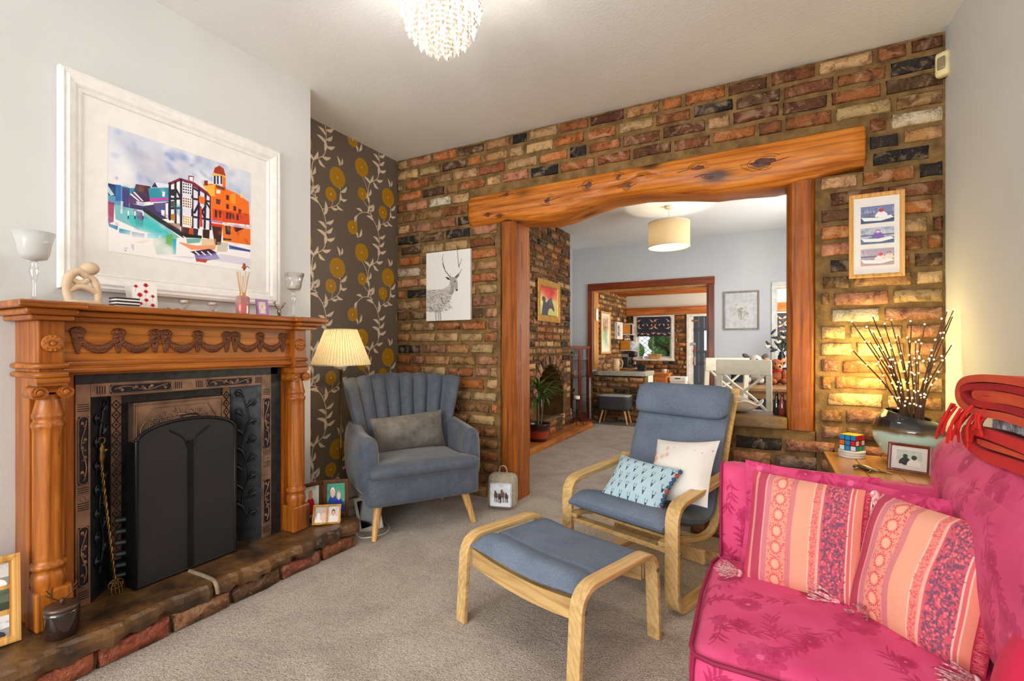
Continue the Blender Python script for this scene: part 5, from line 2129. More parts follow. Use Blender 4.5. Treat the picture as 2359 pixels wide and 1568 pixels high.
lc.part('back_rail', MB().box(-.36, .36, .575, .60, .485, .52), m_birch, bevel=.004)
for k, (yy, zz) in enumerate(((.14, .288), (.27, .252), (.545, .40), (.60, .56), (.66, .70), (.725, .85))):
    lc.part('slat', MB().box(-.24, .24, yy - .012, yy + .012, zz - .016, zz - .004), m_birch)
for sg in (-1, 1):
    for z in (.275, .10):
        lc.part('bolt', MB().tube([(sg * .324, .01, z), (sg * .328, .01, z)], .007, 10), mat('zinc_bolt', (170, 172, 176), .3, .9))
# cushion follows the frame
cs = bez([(0, -.03, .365), (0, .02, .392), (0, .10, .385), (0, .25, .338), (0, .38, .312), (0, .46, .34), (0, .50, .44), (0, .56, .62), (0, .64, .80), (0, .695, .905)], 8)


def cush(u, v, top):
    i = v * (len(cs) - 1)
    k = min(int(i), len(cs) - 2)
    p = cs[k].lerp(cs[k + 1], i - k)
    tg = (cs[k + 1] - cs[k]).normalized()
    nrm = Vector((0, -tg.z, tg.y))
    s = u * 2 - 1
    e = (1 - abs(s) ** 6) ** .5
    ee = min(1, min(v, 1 - v) / .03) ** .5
    seam = 1 - .16 * math.exp(-((v - .60) / .008) ** 2)
    t = (.036 * seam if top else -.036) * (.25 + .75 * e * ee)
    x = s * .262
    return p + nrm * t + Vector((x, 0, 0))


cu = MB()
cu.surf(lambda u, v: cush(u, v, True), 18, 60)
cu.surf(lambda u, v: cush(1 - u, v, False), 18, 60)
for j in range(60):
    for u0, fl in ((0, 1), (1, 0)):
        p = [cush(u0, j / 60, False), cush(u0, (j + 1) / 60, False), cush(u0, (j + 1) / 60, True), cush(u0, j / 60, True)]
        cu.add(p if not fl else p[::-1], [(0, 1, 2, 3)], True)
for v0, fl in ((0, 1), (1, 0)):
    for i in range(18):
        p = [cush(i / 18, v0, False), cush((i + 1) / 18, v0, False), cush((i + 1) / 18, v0, True), cush(i / 18, v0, True)]
        cu.add(p if fl else p[::-1], [(0, 1, 2, 3)], True)
lc.part('seat_cushion', cu, m_blue)
hdr = MB()


def roll(u, v):
    a = 2 * PI * u
    s = v * 2 - 1
    e = (1 - abs(s) ** 8) ** .5
    ry, rz_ = .056 * (.3 + .7 * e), .088 * (.62 + .38 * e)
    dy = ry * math.copysign(abs(math.cos(a)) ** .8, math.cos(a))
    dz = rz_ * math.copysign(abs(math.sin(a)) ** .75, math.sin(a))
    return Vector((s * .272, .628 + dy + dz * .36 - .004, .862 + dz))


hdr.surf(roll, 24, 26, uv=False)
for v0 in (0, 1):
    q = [roll(k / 24, v0) for k in range(24)]
    hdr.add(q, [tuple(range(24)) if v0 == 0 else tuple(range(24))[::-1]])
lc.part('headrest', hdr, m_blue)

# footstool
fsx = .305
fs = Thing('footstool', 'bent birch footstool with a blue grey slung cushion in the middle of the carpet', 'footstool', (-.765, 1.815, 0), R(-19.2))
ust = arcpath([(-.250, 0), (-.228, .352), (.228, .352), (.250, 0)], [.085, .085], 9)
for sg in (-1, 1):
    fs.part('leg_frame', MB().sweep(ust, .0275, .022, x=sg * fsx), m_birch, bevel=.004)
for sg in (-1, 1):
    rl = MB()
    n = 16
    for i in range(n):
        x0, x1 = -.278 + .556 * i / n, -.278 + .556 * (i + 1) / n
        d = lambda x: -.022 * (1 - (x / .278) ** 2)
        y0 = sg * .205
        v = [(x0, y0 - .009, .235 + d(x0)), (x1, y0 - .009, .235 + d(x1)), (x1, y0 - .009, .305 + d(x1)), (x0, y0 - .009, .305 + d(x0)), (x0, y0 + .009, .235 + d(x0)), (x1, y0 + .009, .235 + d(x1)), (x1, y0 + .009, .305 + d(x1)), (x0, y0 + .009, .305 + d(x0))]
        rl.add(v, [(0, 1, 2, 3), (5, 4, 7, 6), (3, 2, 6, 7), (1, 0, 4, 5)])
    fs.part('rail', rl, wood('birch_rail', (186, 142, 84), (212, 172, 112), (226, 192, 138), 'X', 18, .38, along=.12, coat=.1))
    for s2 in (-1, 1):
        fs.part('bolt', MB().tube([(s2 * .333, sg * .223, .285), (s2 * .337, sg * .223, .285)], .008, 10), mat('zinc_bolt', (170, 172, 176), .3, .9))
fc = MB()


def fcp(u, v, top):
    s, t = u * 2 - 1, v * 2 - 1
    sag = -.016 * (1 - s * s)
    e = ((1 - abs(s) ** 8) * (1 - abs(t) ** 8)) ** .5
    seam = .016 * math.exp(-((t + .42) / .045) ** 2)
    front = .012 * max(0, -t - .45)
    return Vector((s * .276, t * (.225 + .004 * math.sin(s * 5)), .325 + sag + ((.034 - seam + .02 * math.exp(-((t + .75) / .3) ** 2) - .022 * max(0, -t - .8) * 4) if top else -.030) * e))


fc.surf(lambda u, v: fcp(u, v, True), 24, 40)
fc.surf(lambda u, v: fcp(1 - u, v, False), 24, 10)
fs.part('seat_cushion', fc, m_blue)

# two cushions on the lounge chair
def stag_cloth():
    p = Paint(300, 210, (176, 202, 212), 2, 4)
    K = (52, 60, 78)
    r = random.Random(1)
    for j in range(5):
        for i in range(7):
            x = .08 + .145 * i + (.07 if j % 2 else 0)
            y = .12 + .19 * j
            if x > .97:
                continue
            p.poly([(x - .012, y), (x + .012, y), (x + .006, y + .055), (x - .006, y + .055)], K)
            p.ell(x, y + .052, .006, .012, (30, 34, 44))
            p.line([(x - .02, y - .002), (x + .02, y - .002)], .005, K)
            for sg in (-1, 1):
                p.line([(x + sg * .005, y), (x + sg * .018, y - .03), (x + sg * .022, y - .06), (x + sg * .016, y - .085)], .004, K)
                p.line([(x + sg * .02, y - .045), (x + sg * .008, y - .06)], .003, K)
    return p.image('stag_cloth')


m_stag = image_mat('pale_blue_stag_cloth', stag_cloth(), .9, spec=.1, bump=.15)
m_pom = mat('pompom_wool', (70, 96, 124), .95, c2=(50, 72, 100), ns=200)
m_pomr = mat('pompom_rust', (196, 84, 60), .95, c2=(160, 60, 44), ns=200)


def white_cloth():
    p = Paint(220, 220, (232, 226, 218), 2, 6)
    p.blotch(16, [(226, 130, 110), (220, 150, 130)], (.01, .05), .5, (.0, .15, .32, .75))
    p.blotch(40, [(130, 110, 104), (224, 214, 206)], (.004, .010), .7)
    return p.image('white_cloth')


m_wcloth = image_mat('white_printed_cloth', white_cloth(), .9, spec=.1, bump=.15)
c2_ = Thing('cushion', 'white cushion with a faint printed pattern on the lounge chair behind the stag cushion', 'cushion', (-.375, 2.47, .548), rot=(R(-36), R(-7), R(-20)))
c2_.part('cover', MB().pillow(.34, .34, .12, 14, .08, seed=2), m_wcloth)
c1_ = Thing('cushion', 'pale blue cushion with small stag heads and a pompom edge on the lounge chair', 'cushion', (-.555, 2.36, .487), rot=(R(-44), R(2), R(-22)))
c1_.part('cover', MB().pillow(.345, .265, .105, 14, .07, seed=3), m_stag)
for k in range(11):
    c1_.part('pompom', MB().ball((.168 - .02 * (1 - (k / 5 - 1) ** 2) + .008, -.004, -.115 + .023 * k), .011, n=8, m=6), m_pom if k % 4 != 1 else m_pomr)

# ------------------------------------------------------------------ pink damask sofa against the right wall
def damask():
    BG, D1, D2 = (214, 72, 120), (166, 28, 78), (228, 104, 148)
    p = Paint(512, 512, BG, 1, 8)
    r = random.Random(12)

    def wrap(fn):
        for ox in (-1, 0, 1):
            for oy in (-1, 0, 1):
                fn(ox, oy)

    def flower(x, y, s):
        def f(ox, oy):
            for ring_, n in ((1.0, 11), (.66, 9), (.36, 6)):
                for k in range(n):
                    a = 2 * PI * k / n + ring_
                    p.ell(x + ox + s * ring_ * .72 * math.cos(a), y + oy + s * ring_ * .72 * math.sin(a), s * .24 * ring_ + .006, s * .17 * ring_ + .006, D1, .55, rot=a)
            p.ell(x + ox, y + oy, s * .16, s * .16, D2, .9)
        wrap(f)

    def spray(x, y, ang, L, n):
        pts = [(x + L * t * math.cos(ang + .6 * t), y + L * t * math.sin(ang + .6 * t)) for t in [k / 10 for k in range(11)]]
        wrap(lambda ox, oy: p.line([(a + ox, b + oy) for a, b in pts], .007, D1, .75))
        for k in range(n):
            t = .15 + .8 * k / n
            a, b = pts[int(t * 10)]
            for sg in (-1, 1):
                aa = ang + .6 * t + sg * .7
                wrap(lambda ox, oy: p.leaf(a + ox, b + oy, aa, .07, .022, D1, .7))
    for x, y, s in ((.2, .22, .11), (.7, .68, .12), (.72, .15, .07), (.22, .75, .075), (.48, .45, .055), (.93, .42, .05), (.46, .06, .045), (.45, .78, .05), (.04, .02, .05), (.9, .9, .045)):
        flower(x, y, s)
    for k in range(14):
        spray(r.random(), r.random(), r.uniform(0, 6.3), r.uniform(.1, .2), r.randint(3, 5))
    for x, y, a, L, n in ((.3, .3, .4, .32, 5), (.1, .5, 1.2, .28, 5), (.55, .6, 2.6, .3, 5), (.8, .4, -1.2, .3, 5), (.85, .8, .2, .28, 4), (.4, .92, -.6, .3, 5), (.62, .02, 2.2, .28, 5), (.95, .22, .9, .22, 4)):
        spray(x, y, a, L, n)
    p.blotch(90, [D2, D2, (200, 48, 104), D1], (.02, .09), .22)
    return p.image('damask_print')


def pinkmat(name, img, box):
    m = image_mat(name, img, .7, box=box, spec=.25, bump=.1, bs=260, sheen=.06)
    return m


m_pink = pinkmat('pink_damask', damask(), .46)
m_pink2 = mat('pink_velvet', (206, 52, 104), .72, c2=(190, 36, 90), ns=8, bump=.1, bs=200, sheen=.1)
m_pipe = mat('dark_pink_piping', (150, 18, 66), .7)
SX = -.135
sofa = Thing('sofa', 'bright pink damask sofa against the right wall with a low padded arm', 'sofa', (.3, 1.1, 0), world=True)
sofa.part('base', MB().soft(SX + .0, .60, 1.20, 1.83, .03, .275, .03, (.0, 0, 0), 12), m_pink)
sofa.part('side_base', MB().soft(.46, .775, .70, 1.20, .03, .275, .03, (.0, 0, 0), 8), m_pink)
sofa.part('seat_cushion', MB().soft(SX - .03, .56, 1.185, 1.80, .285, .44, .045, (.012, .010, .022), 18), m_pink)
pp = MB()
for z in (.43, .295):
    pp.tube([(SX - .012, 1.79, z), (SX - .028, 1.74, z), (SX - .034, 1.5, z + .003), (SX - .028, 1.23, z), (SX - .016, 1.198, z), (SX + .03, 1.184, z), (.15, 1.178, z + .003), (.40, 1.182, z)], .0055, 6)
pp.tube([(SX - .018, 1.198, .43), (SX - .022, 1.194, .36), (SX - .018, 1.198, .295)], .0055, 6)
pp.tube([(SX - .020, 1.785, .43), (SX - .024, 1.79, .36), (SX - .02, 1.785, .295)], .0055, 6)
sofa.part('piping', pp, m_pipe)
arm = MB()


def armsurf(u, v):
    a = 2 * PI * u
    k = 5
    c, s = math.cos(a), math.sin(a)
    q = (abs(c) ** k + abs(s) ** k) ** (-1 / k)
    x = SX - .012 + (.74 - SX) * v
    top = .742 - .02 * v
    y = 1.895 + .072 * q * c
    z = (top + .10) / 2 + (top - .10) / 2 * q * s
    e = 1 - .25 * (1 - min(1, v / .03)) ** 2
    return Vector((x, 1.895 + (y - 1.895) * e, .42 + (z - .42) * (1 - .02 * (1 - min(1, v / .03)))))


arm.surf(armsurf, 32, 20, uv=False)
for v0 in (0, 1):
    q = [armsurf(k / 32, v0) for k in range(32)]
    arm.add(q, [tuple(range(32))[::-1] if v0 == 0 else tuple(range(32))])
sofa.part('arm', arm, m_pink)
sofa.part('piping', MB().tube([armsurf(k / 32, 0.012) + Vector((-.006, 0, 0)) for k in range(0, 17)], .005, 6), m_pipe)
sofa.part('backrest', MB().soft(.455, .775, .70, 2.05, .10, .905, .115, (.02, .0, .012), 16), m_pink)
sofa.part('back_cushion', MB().soft(.435, .62, .74, 1.82, .42, .84, .10, (.03, .0, .015), 14), m_pink)
for xx, yy in ((SX + .08, 1.78), (SX + .08, 1.26), (.70, .78), (.70, 1.85)):
    sofa.part('leg', MB().lathe([(.018, 0), (.026, .06)], (xx, yy, 0), 12), m_dkframe)
# loose cushions
mk = lambda nm, lab, loc, rot, w, h, t, m, seed=1, n=16, pinch=.05, sag=0: (lambda T_: (T_.part('cover', MB().pillow(w, h, t, n, pinch, seed=seed, sag=sag), m), T_)[1])(Thing(nm, lab, 'cushion', loc, rot=rot))
pk1 = mk('cushion', 'plain pink cushion leaning on the sofa arm behind the left striped cushion', (.112, 1.765, .605), (R(-9), R(2), R(-2)), .365, .335, .12, m_pink, 3)
pk2 = mk('cushion', 'plain pink cushion behind the right striped cushion on the sofa', (.335, 1.665, .60), (R(-12), R(1), R(-26)), .345, .325, .11, m_pink, 5)


def stripes():
    p = Paint(420, 360, (222, 96, 104), 2, 11)
    W, H_ = 1, 1
    bands = [(0, .05, (214, 70, 100)), (.05, .075, (240, 170, 160)), (.075, .15, (190, 72, 96)), (.15, .165, (244, 180, 165)), (.165, .21, (222, 140, 150)), (.21, .375, (246, 176, 146)), (.375, .42, (220, 140, 140)), (.42, .56, (246, 188, 150)), (.56, .57, (250, 225, 190)), (.57, .625, (238, 150, 134)), (.625, .645, (246, 200, 175)), (.645, .66, (222, 100, 110)), (.66, .84, (214, 92, 108)), (.84, .852, (246, 220, 200)), (.852, .875, (226, 110, 106)), (.875, .885, (246, 220, 190)), (.885, .94, (238, 150, 120)), (.94, 1, (176, 34, 66))]
    for a, b, c in bands:
        p.rect(a, 0, b, 1, tuple(v * .9 * .8 + q * .2 for v, q in zip(c, (206, 96, 112))))
    r = random.Random(4)
    RD_ = (206, 70, 84)
    for k in range(7):
        y = .07 + .145 * k
        x = .2925
        for q in range(14):
            a = 2 * PI * q / 14
            p.leaf(x + .040 * math.cos(a), y + .048 * math.sin(a), a + 1.2, .030, .009, RD_)
        p.ell(x, y, .030, .036, (234, 170, 142))
    for k in range(300):
        x, y = r.uniform(.215, .37), r.random()
        if min(abs((y - .07) % .145), .145 - (y - .07) % .145) > .05 or abs(x - .2925) > .05:
            p.leaf(x, y, r.uniform(0, 6.3), .022, .007, RD_, .85)
    for k in range(150):
        p.leaf(r.uniform(.575, .615), r.random(), r.uniform(0, 6.3), .018, .007, (204, 80, 84), .9)
    for k in range(640):
        p.leaf(r.uniform(.665, .83), r.random(), r.uniform(0, 6.3), .028, .011, (104, 76, 100), .75)
    for k in range(120):
        p.ell(r.uniform(.67, .83), r.random(), .008, .010, (232, 112, 118), .8)
    for k in range(500):
        p.line([(r.uniform(.945, .995), y_ := r.random()), (r.uniform(.945, .995), y_ + .008)], .003, (226, 110, 120), .7)
    for k in range(900):
        y = r.random()
        x = r.uniform(.425, .555)
        p.line([(x, y), (x + .01, y)], .002, (236, 160, 130), .6)
    return p.image('striped_cloth')


m_strip = image_mat('striped_woven_cloth', stripes(), .9, spec=.1, bump=.3, bs=160)
m_tas = mat('tassel_thread', (240, 218, 214), .9, c2=(206, 90, 112), ns=120)


def tassel(th, p, d, seed, name='tassel'):
    r = random.Random(seed)
    mb = MB()
    p, d = Vector(p), Vector(d).normalized()
    s = d.orthogonal().normalized()
    w = d.cross(s)
    mb.ball(p + d * .010, .012, n=8, m=6)
    for k in range(34):
        a = r.uniform(0, 2 * PI)
        q = s * math.cos(a) + w * math.sin(a)
        e = r.uniform(.008, .022)
        mb.tube([p + d * .016 + q * .006, p + d * .04 + q * .016, p + d * r.uniform(.06, .082) + q * e * 1.3], [.0023, .0023, .0015], 4, caps=False)
    th.part(name, mb, m_tas)


st1 = mk('cushion', 'striped red and peach tasselled cushion at the left of the sofa', (.100, 1.655, .596), (R(-17), R(1), R(-14)), .315, .33, .11, m_strip, 7, pinch=.03)
st2 = mk('cushion', 'larger looking striped tasselled cushion at the right, nearest the sofa back', (.338, 1.51, .592), (R(-20), R(1), R(-46)), .315, .335, .12, m_strip, 9, pinch=.03)
for T_, sd in ((st1, 1), (st2, 11)):
    w, h = (.157, .165) if sd == 1 else (.157, .167)
    tassel(T_, (w, -.004, h), (.30, -.35, -1), sd)
    tassel(T_, (w, -.02, -h + .012), (-.25, -1, .05), sd + 1)
    tassel(T_, (-w, -.02, -h + .012), (-.5, -.9, .1), sd + 2)
nc = mk('cushion', 'plain scarlet pink cushion at the near end of the sofa back, bottom right corner', (.435, 1.12, .50), (R(-16), R(0), R(-80)), .30, .34, .15, mat('scarlet_pink_cloth', (214, 28, 78), .8, c2=(198, 20, 66), ns=6, sheen=.05), 13)

# folded throws over the sofa back
m_thr = mat('red_wool_throw', (196, 20, 18), .95, c2=(204, 36, 20), ns=9, bump=.3, bs=180, sheen=.03)
m_thr2 = mat('orange_wool_throw', (206, 78, 26), .95, c2=(192, 48, 22), ns=6, bump=.3, bs=180, sheen=.03)
m_knit = mat('grey_knit', (170, 176, 184), .95, c2=(60, 66, 76), ns=60, bump=.8, bs=90)


def fold_layer(mb, pts, x0, x1, th, wob, seed):
    """a thick cloth folded along a path in (y,z), running across x"""
    r = random.Random(seed)
    ph = r.uniform(0, 6)
    P = bez([(0, a, b) for a, b in pts], 6)
    n = len(P)

    def S(u, v, side):
        i = min(int(u * (n - 1)), n - 2)
        t = u * (n - 1) - i
        p = P[i].lerp(P[i + 1], t)
        tg = (P[i + 1] - P[i]).normalized()
        nr = Vector((0, -tg.z, tg.y))
        x = x0 + (x1 - x0) * v
        q = p + nr * side * th / 2
        q.x = x + wob * math.sin(u * 7 + ph) * .5
        q.z += wob * math.sin(v * 5 + ph + u * 3)
        q.y += wob * math.sin(v * 4 + ph * 2)
        return q
    nu, nv = n * 1, 10
    mb.surf(lambda u, v: S(u, v, 1), nu, nv, uv=False)
    mb.surf(lambda u, v: S(1 - u, v, -1), nu, nv, uv=False)
    for v0 in (0, 1):
        for i in range(nu):
            mb.add([S(i / nu, v0, -1), S((i + 1) / nu, v0, -1), S((i + 1) / nu, v0, 1), S(i / nu, v0, 1)], [(0, 1, 2, 3) if v0 == 0 else (3, 2, 1, 0)], True)
    return mb


def fringe(mb, p, n, seed, L=.07):
    r = random.Random(seed)
    for k in range(n):
        q = Vector(p) + Vector((r.uniform(-.03, .03), r.uniform(-.04, .04), r.uniform(-.02, .02)))
        mb.tube(bez([q, q + Vector((-.02, r.uniform(-.02, .02), -L * .5)), q + Vector((-.025, r.uniform(-.03, .03), -L))], 4), .0035, 5)
    return mb


# throws are folded across x; outline seen end-on from the room
def bundle(name, label, loc, yz, x0, x1, th, m, seed):
    t = Thing(name, label, 'throw', loc, rz=R(0), world=True)
    t.part('cloth', fold_layer(MB(), yz, x0, x1, th, .008, seed), m)
    return t


thA = bundle('throw', 'folded scarlet throw lying lowest on the sofa back', (.60, 1.5, .87), [(1.28, .898), (1.45, .888), (1.60, .880), (1.68, .892), (1.70, .915), (1.67, .936), (1.60, .944), (1.45, .948), (1.28, .950)], .47, .76, .026, m_thr, 1)
thA.part('inner_fold', fold_layer(MB(), [(1.28, .924), (1.45, .917), (1.58, .911), (1.63, .916), (1.58, .921), (1.45, .925), (1.28, .930)], .475, .755, .010, .004, 8), m_thr2)
thK = bundle('throw', 'black and white knitted throw between the red throws on the sofa back', (.60, 1.5, .97), [(1.26, .972), (1.45, .972), (1.57, .966)], .48, .75, .022, m_knit, 2)
thB = bundle('throw', 'orange red wool throw folded on top of the pile on the sofa back', (.60, 1.5, 1.0), [(1.24, .990), (1.45, .993), (1.60, .988), (1.69, 1.0), (1.72, 1.030), (1.69, 1.064), (1.60, 1.082), (1.45, 1.090), (1.24, 1.088)], .46, .77, .018, m_thr2, 3)
thB.part('inner_fold', fold_layer(MB(), [(1.24, 1.009), (1.45, 1.012), (1.60, 1.008), (1.67, 1.018), (1.69, 1.033), (1.67, 1.050), (1.58, 1.063), (1.45, 1.071), (1.24, 1.069)], .463, .767, .016, .008, 3), mat('maroon_wool', (150, 16, 24), .95, c2=(184, 26, 22), ns=8, bump=.3, bs=180))
thB.part('lining', fold_layer(MB(), [(1.24, 1.026), (1.45, 1.028), (1.58, 1.024), (1.63, 1.034), (1.58, 1.046), (1.45, 1.053), (1.24, 1.051)], .468, .762, .014, .008, 3), m_thr2)
thB.part('fringe', fringe(fringe(MB(), (.465, 1.66, .985), 14, 3, .08), (.47, 1.58, 1.0), 8, 6, .06), m_thr)
# ------------------------------------------------------------------ dining room: pendant lamp
PXc, PYc = -.975, 5.6
pend = Thing('pendant_lamp', 'white drum pendant lamp hanging from the dining room ceiling beyond the beam', 'lamp', (PXc, PYc, H))
pend.part('ceiling_rose', MB().lathe([(.05, 0), (.052, -.012), (.04, -.028), (.012, -.034)], n=20), m_wplastic)
pend.part('flex', MB().tube([(0, 0, -.03), (0, 0, -.22)], .004, 6), m_wplastic)
pend.part('bulb_holder', MB().lathe([(.016, -.21), (.02, -.23), (.02, -.27), (.014, -.275)], n=12), m_wplastic)
pend.part('bulb', MB().ball((0, 0, -.31), .03, n=12, m=8), emit_mat('pendant_bulb', (255, 236, 196), 9))
drum = MB()
drum.lathe([(.225, -.465), (.225, -.19)], n=40, caps=False)
pend.part('shade', drum, shade_mat('linen_drum', (206, 186, 150), tr=.13, weave=120))
pend.part('diffuser', MB().lathe([(.0001, -.462), (.222, -.462)], n=40, caps=False), shade_mat('white_diffuser', (250, 244, 232), tr=.6))
for z in (-.465, -.19):
    pend.part('shade_rim', MB().tube([(.226 * math.cos(2 * PI * k / 40), .226 * math.sin(2 * PI * k / 40), z) for k in range(40)], .004, 6, closed=True), m_wplastic)
point_light('pendant_glow', (PXc, PYc, H - .33), 20, (1, .86, .64), .03)

# brick breast: hearth board, raised step, picture, plant, candle stand, lantern
m_board = wood('hearth_plank', (120, 62, 20), (178, 102, 40), (206, 136, 66), 'Y', 10, .4, knots=2, along=.1, coat=.2, bump=.3)
hb = MB()
r = random.Random(6)
v, f = [], []
n = 30
for i in range(n + 1):
    y = 3.75 + (6.62 - 3.75) * i / n
    e = r.uniform(-.008, .008)
    xf = -2.205 + e
    v += [(FB + .006, y, .002), (FB + .006, y, .075), (xf - .03, y, .076 + e * .3), (xf - .006, y, .062), (xf, y, .034), (xf - .012, y, .002)]
for i in range(n):
    for k in range(6):
        f.append((i * 6 + k, (i + 1) * 6 + k, (i + 1) * 6 + (k + 1) % 6, i * 6 + (k + 1) % 6))
f += [tuple(range(6)), tuple(n * 6 + k for k in range(6))[::-1]]
hb.add(v, f, False)
tag(link('hearth_board', hb, m_board, None), 'long thick waxed timber hearth board along the foot of the dining room brick breast', 'hearth board')
stp = Thing('hearth_step', 'small raised brick step in front of the dining room arch', 'hearth step', (-2.40, 5.55, .076), world=True)
stp.part('core', MB().box(FB + .012, -2.37, 5.22, 5.86, .077, .25), m_mortar_far)
for k, (yc, w) in enumerate(((5.33, .2), (5.55, .2), (5.77, .18))):
    for z in (.12, .205):
        o = bpy.data.objects.new('brick', BRICKS[(k * 2) % 8][0])
        COL.objects.link(o)
        o.parent = stp.o
        o.location = (-2.368 + 2.40, yc - 5.55, z - .076)
        o.rotation_euler = (0, 0, R(90))
        o.scale = (w, 1, .075)
        o.color = lin(pick(r, [(1, RED), (2, BRN), (1, ORG), (1, BLK)]))
stp.part('stone_slab', MB().soft(FB + .012, -2.35, 5.21, 5.87, .25, .275, .01, n=6), m_cope)


def savanna():
    p = Paint(180, 240, (230, 200, 120), 2, 3)
    p.grad((214, 60, 60), (236, 200, 120), 0, .42)
    p.grad((236, 200, 120), (196, 200, 120), .42, 1)
    p.blotch(14, [(200, 30, 60), (236, 180, 120)], (.08, .2), .4, (.4, 0, 1, .35))
    p.ell(.1, .6, .1, .08, (240, 240, 150), .8, soft=.8)
    G = (84, 82, 96)
    p.poly([(.08, 1), (.14, .66), (.16, .52), (.28, .5), (.36, .56), (.46, .44), (.6, .36), (.68, .44), (.78, .62), (.84, .78), (.80, .86), (.66, .74), (.52, .76), (.44, .9), (.44, 1)], G)
    p.ell(.2, .44, .1, .1, G)
    p.poly([(.5, .6), (.55, .36), (.66, .34), (.72, .5), (.62, .66)], (104, 98, 108))
    p.line([(.3, .46), (.34, .44)], .02, (60, 50, 60))
    return p.image('savanna_print')


picture('framed_picture', 'gilt framed red and yellow animal silhouette picture on the dining room brick breast', 'picture', (FB + .014, 5.555, 1.735), (0, 0, R(90)), .70, .52, .075, .02, m_goldframe,
        [(-.262, .262, -.172, .172, image_mat('savanna_print', savanna(), .5))], mount=m_dkframe, prof=[(0, 0), (0, -.02), (.01, -.024), (.07, -.018), (.085, -.008)])

pot = Thing('potted_plant', 'spiky green dracaena in a red and brown glazed pot on the hearth board', 'plant', (-2.335, 5.03, .077))
t = NT('two_tone_glaze')
tc = t.n('ShaderNodeTexCoord')
sx = t.n('ShaderNodeSeparateXYZ')
t.l(tc.outputs['Object'], sx.inputs[0])
mr = t.n('ShaderNodeMapRange')
mr.inputs['From Max'].default_value = .2
t.l(sx.outputs['Z'], mr.inputs['Value'])
t.l(t.ramp(mr.outputs[0], [(.0, lin((60, 26, 16))), (.16, lin((70, 30, 18))), (.2, lin((176, 66, 34))), (.55, lin((160, 56, 30))), (.68, lin((62, 28, 20))), (1, lin((46, 24, 20)))]), t.b.inputs['Base Color'])
t.b.inputs['Roughness'].default_value = .25
pot.part('pot', MB().lathe([(.095, 0), (.105, .01), (.125, .10), (.14, .185), (.145, .2), (.138, .205), (.125, .19), (.12, .17)], n=28), t.m)
pot.part('soil', MB().lathe([(.0001, .165), (.122, .168)], n=20, caps=False), mat('soil', (50, 36, 26), .95))
m_stem = mat('plant_stem', (120, 104, 70), .8)
m_dleaf = mat('dracaena_leaf', (96, 136, 62), .4, c2=(60, 98, 46), ns=12)
r = random.Random(31)
for (sx_, sy_, hz, nl) in ((.0, .0, .46, 26), (.05, .05, .38, 20), (.02, -.05, .32, 18)):
    pot.part('stem', MB().tube(bez([(sx_ * .4, sy_ * .4, .16), (sx_ * .7, sy_ * .7, .16 + hz * .5), (sx_, sy_, .16 + hz)], 5), .009, 7), m_stem)
    for k in range(nl):
        a = k * 2.4 + r.uniform(-.3, .3)
        L = r.uniform(.26, .42)
        up = r.uniform(.35, 1.25)
        b = Vector((sx_, sy_, .15 + hz - .05 * (k / nl)))
        d = Vector((math.cos(a), math.sin(a), 0))
        if d.x < -.1:
            d.x *= .1
            L *= .5
        w = Vector((-math.sin(a), math.cos(a), 0))
        lf = MB()
        q = []
        for j in range(7):
            s = j / 6
            p = b + d * L * s * math.cos(up * (1 - s * .4)) + Vector((0, 0, 1)) * (L * (s * math.sin(up) - .55 * s * s * (1.25 - up * .5)))
            p.x = max(p.x, -.098)
            ww = .013 * math.sin(PI * min(1, .12 + s * .88)) ** .7
            q += [p - w * ww, p + Vector((0, 0, -.003)), p + w * ww]
        lf.add(q, [(j * 3 + i, j * 3 + i + 1, j * 3 + i + 4, j * 3 + i + 3) for j in range(6) for i in range(2)], True)
        pot.part('leaf', lf, m_dleaf)

m_wrought = mat('wrought_iron', (24, 24, 26), .5, .5)
m_wax = mat('ivory_wax', (236, 226, 206), .6)
cst = Thing('candle_stand', 'black wrought iron candle stand with an ivory pillar candle on the hearth board', 'candle stand', (-2.325, 6.28, .077))
cst.part('stem', MB().lathe([(.008, .09), (.008, .2), (.016, .22), (.008, .24), (.008, .34), (.014, .35)], n=10), m_wrought)
for k in range(5):
    a = k * 2 * PI / 5
    cst.part('foot', MB().tube(bez([(0, 0, .10), (.05 * math.cos(a), .05 * math.sin(a), .10), (.085 * math.cos(a), .085 * math.sin(a), .06), (.10 * math.cos(a), .10 * math.sin(a), .008)], 6), .006, 6), m_wrought)
cst.part('dish', MB().lathe([(.01, .35), (.055, .355), (.06, .365), (.05, .36)], n=18), m_wrought)
cst.part('candle', MB().lathe([(.042, .362), (.042, .405), (.036, .408), (.0001, .404)], n=16), m_wax)
lan = Thing('lantern', 'white wire lantern standing inside the dining room arch', 'lantern', (-2.53, 5.36, .221))
for k, (a, b) in enumerate(((-.06, -.06), (.06, -.06), (.06, .06), (-.06, .06))):
    lan.part('post', MB().tube([(a, b, 0), (a, b, .30)], .005, 6), m_trim)
lan.part('base', MB().box(-.068, .068, -.068, .068, 0, .012), m_trim)
lan.part('top', MB().lathe([(.09, .30), (.05, .35), (.02, .38)], n=4), m_trim)
lan.part('handle', MB().tube(bez([(0, -.04, .36), (0, -.04, .42), (0, .0, .45), (0, .04, .42), (0, .04, .36)], 5), .003, 6), m_trim)

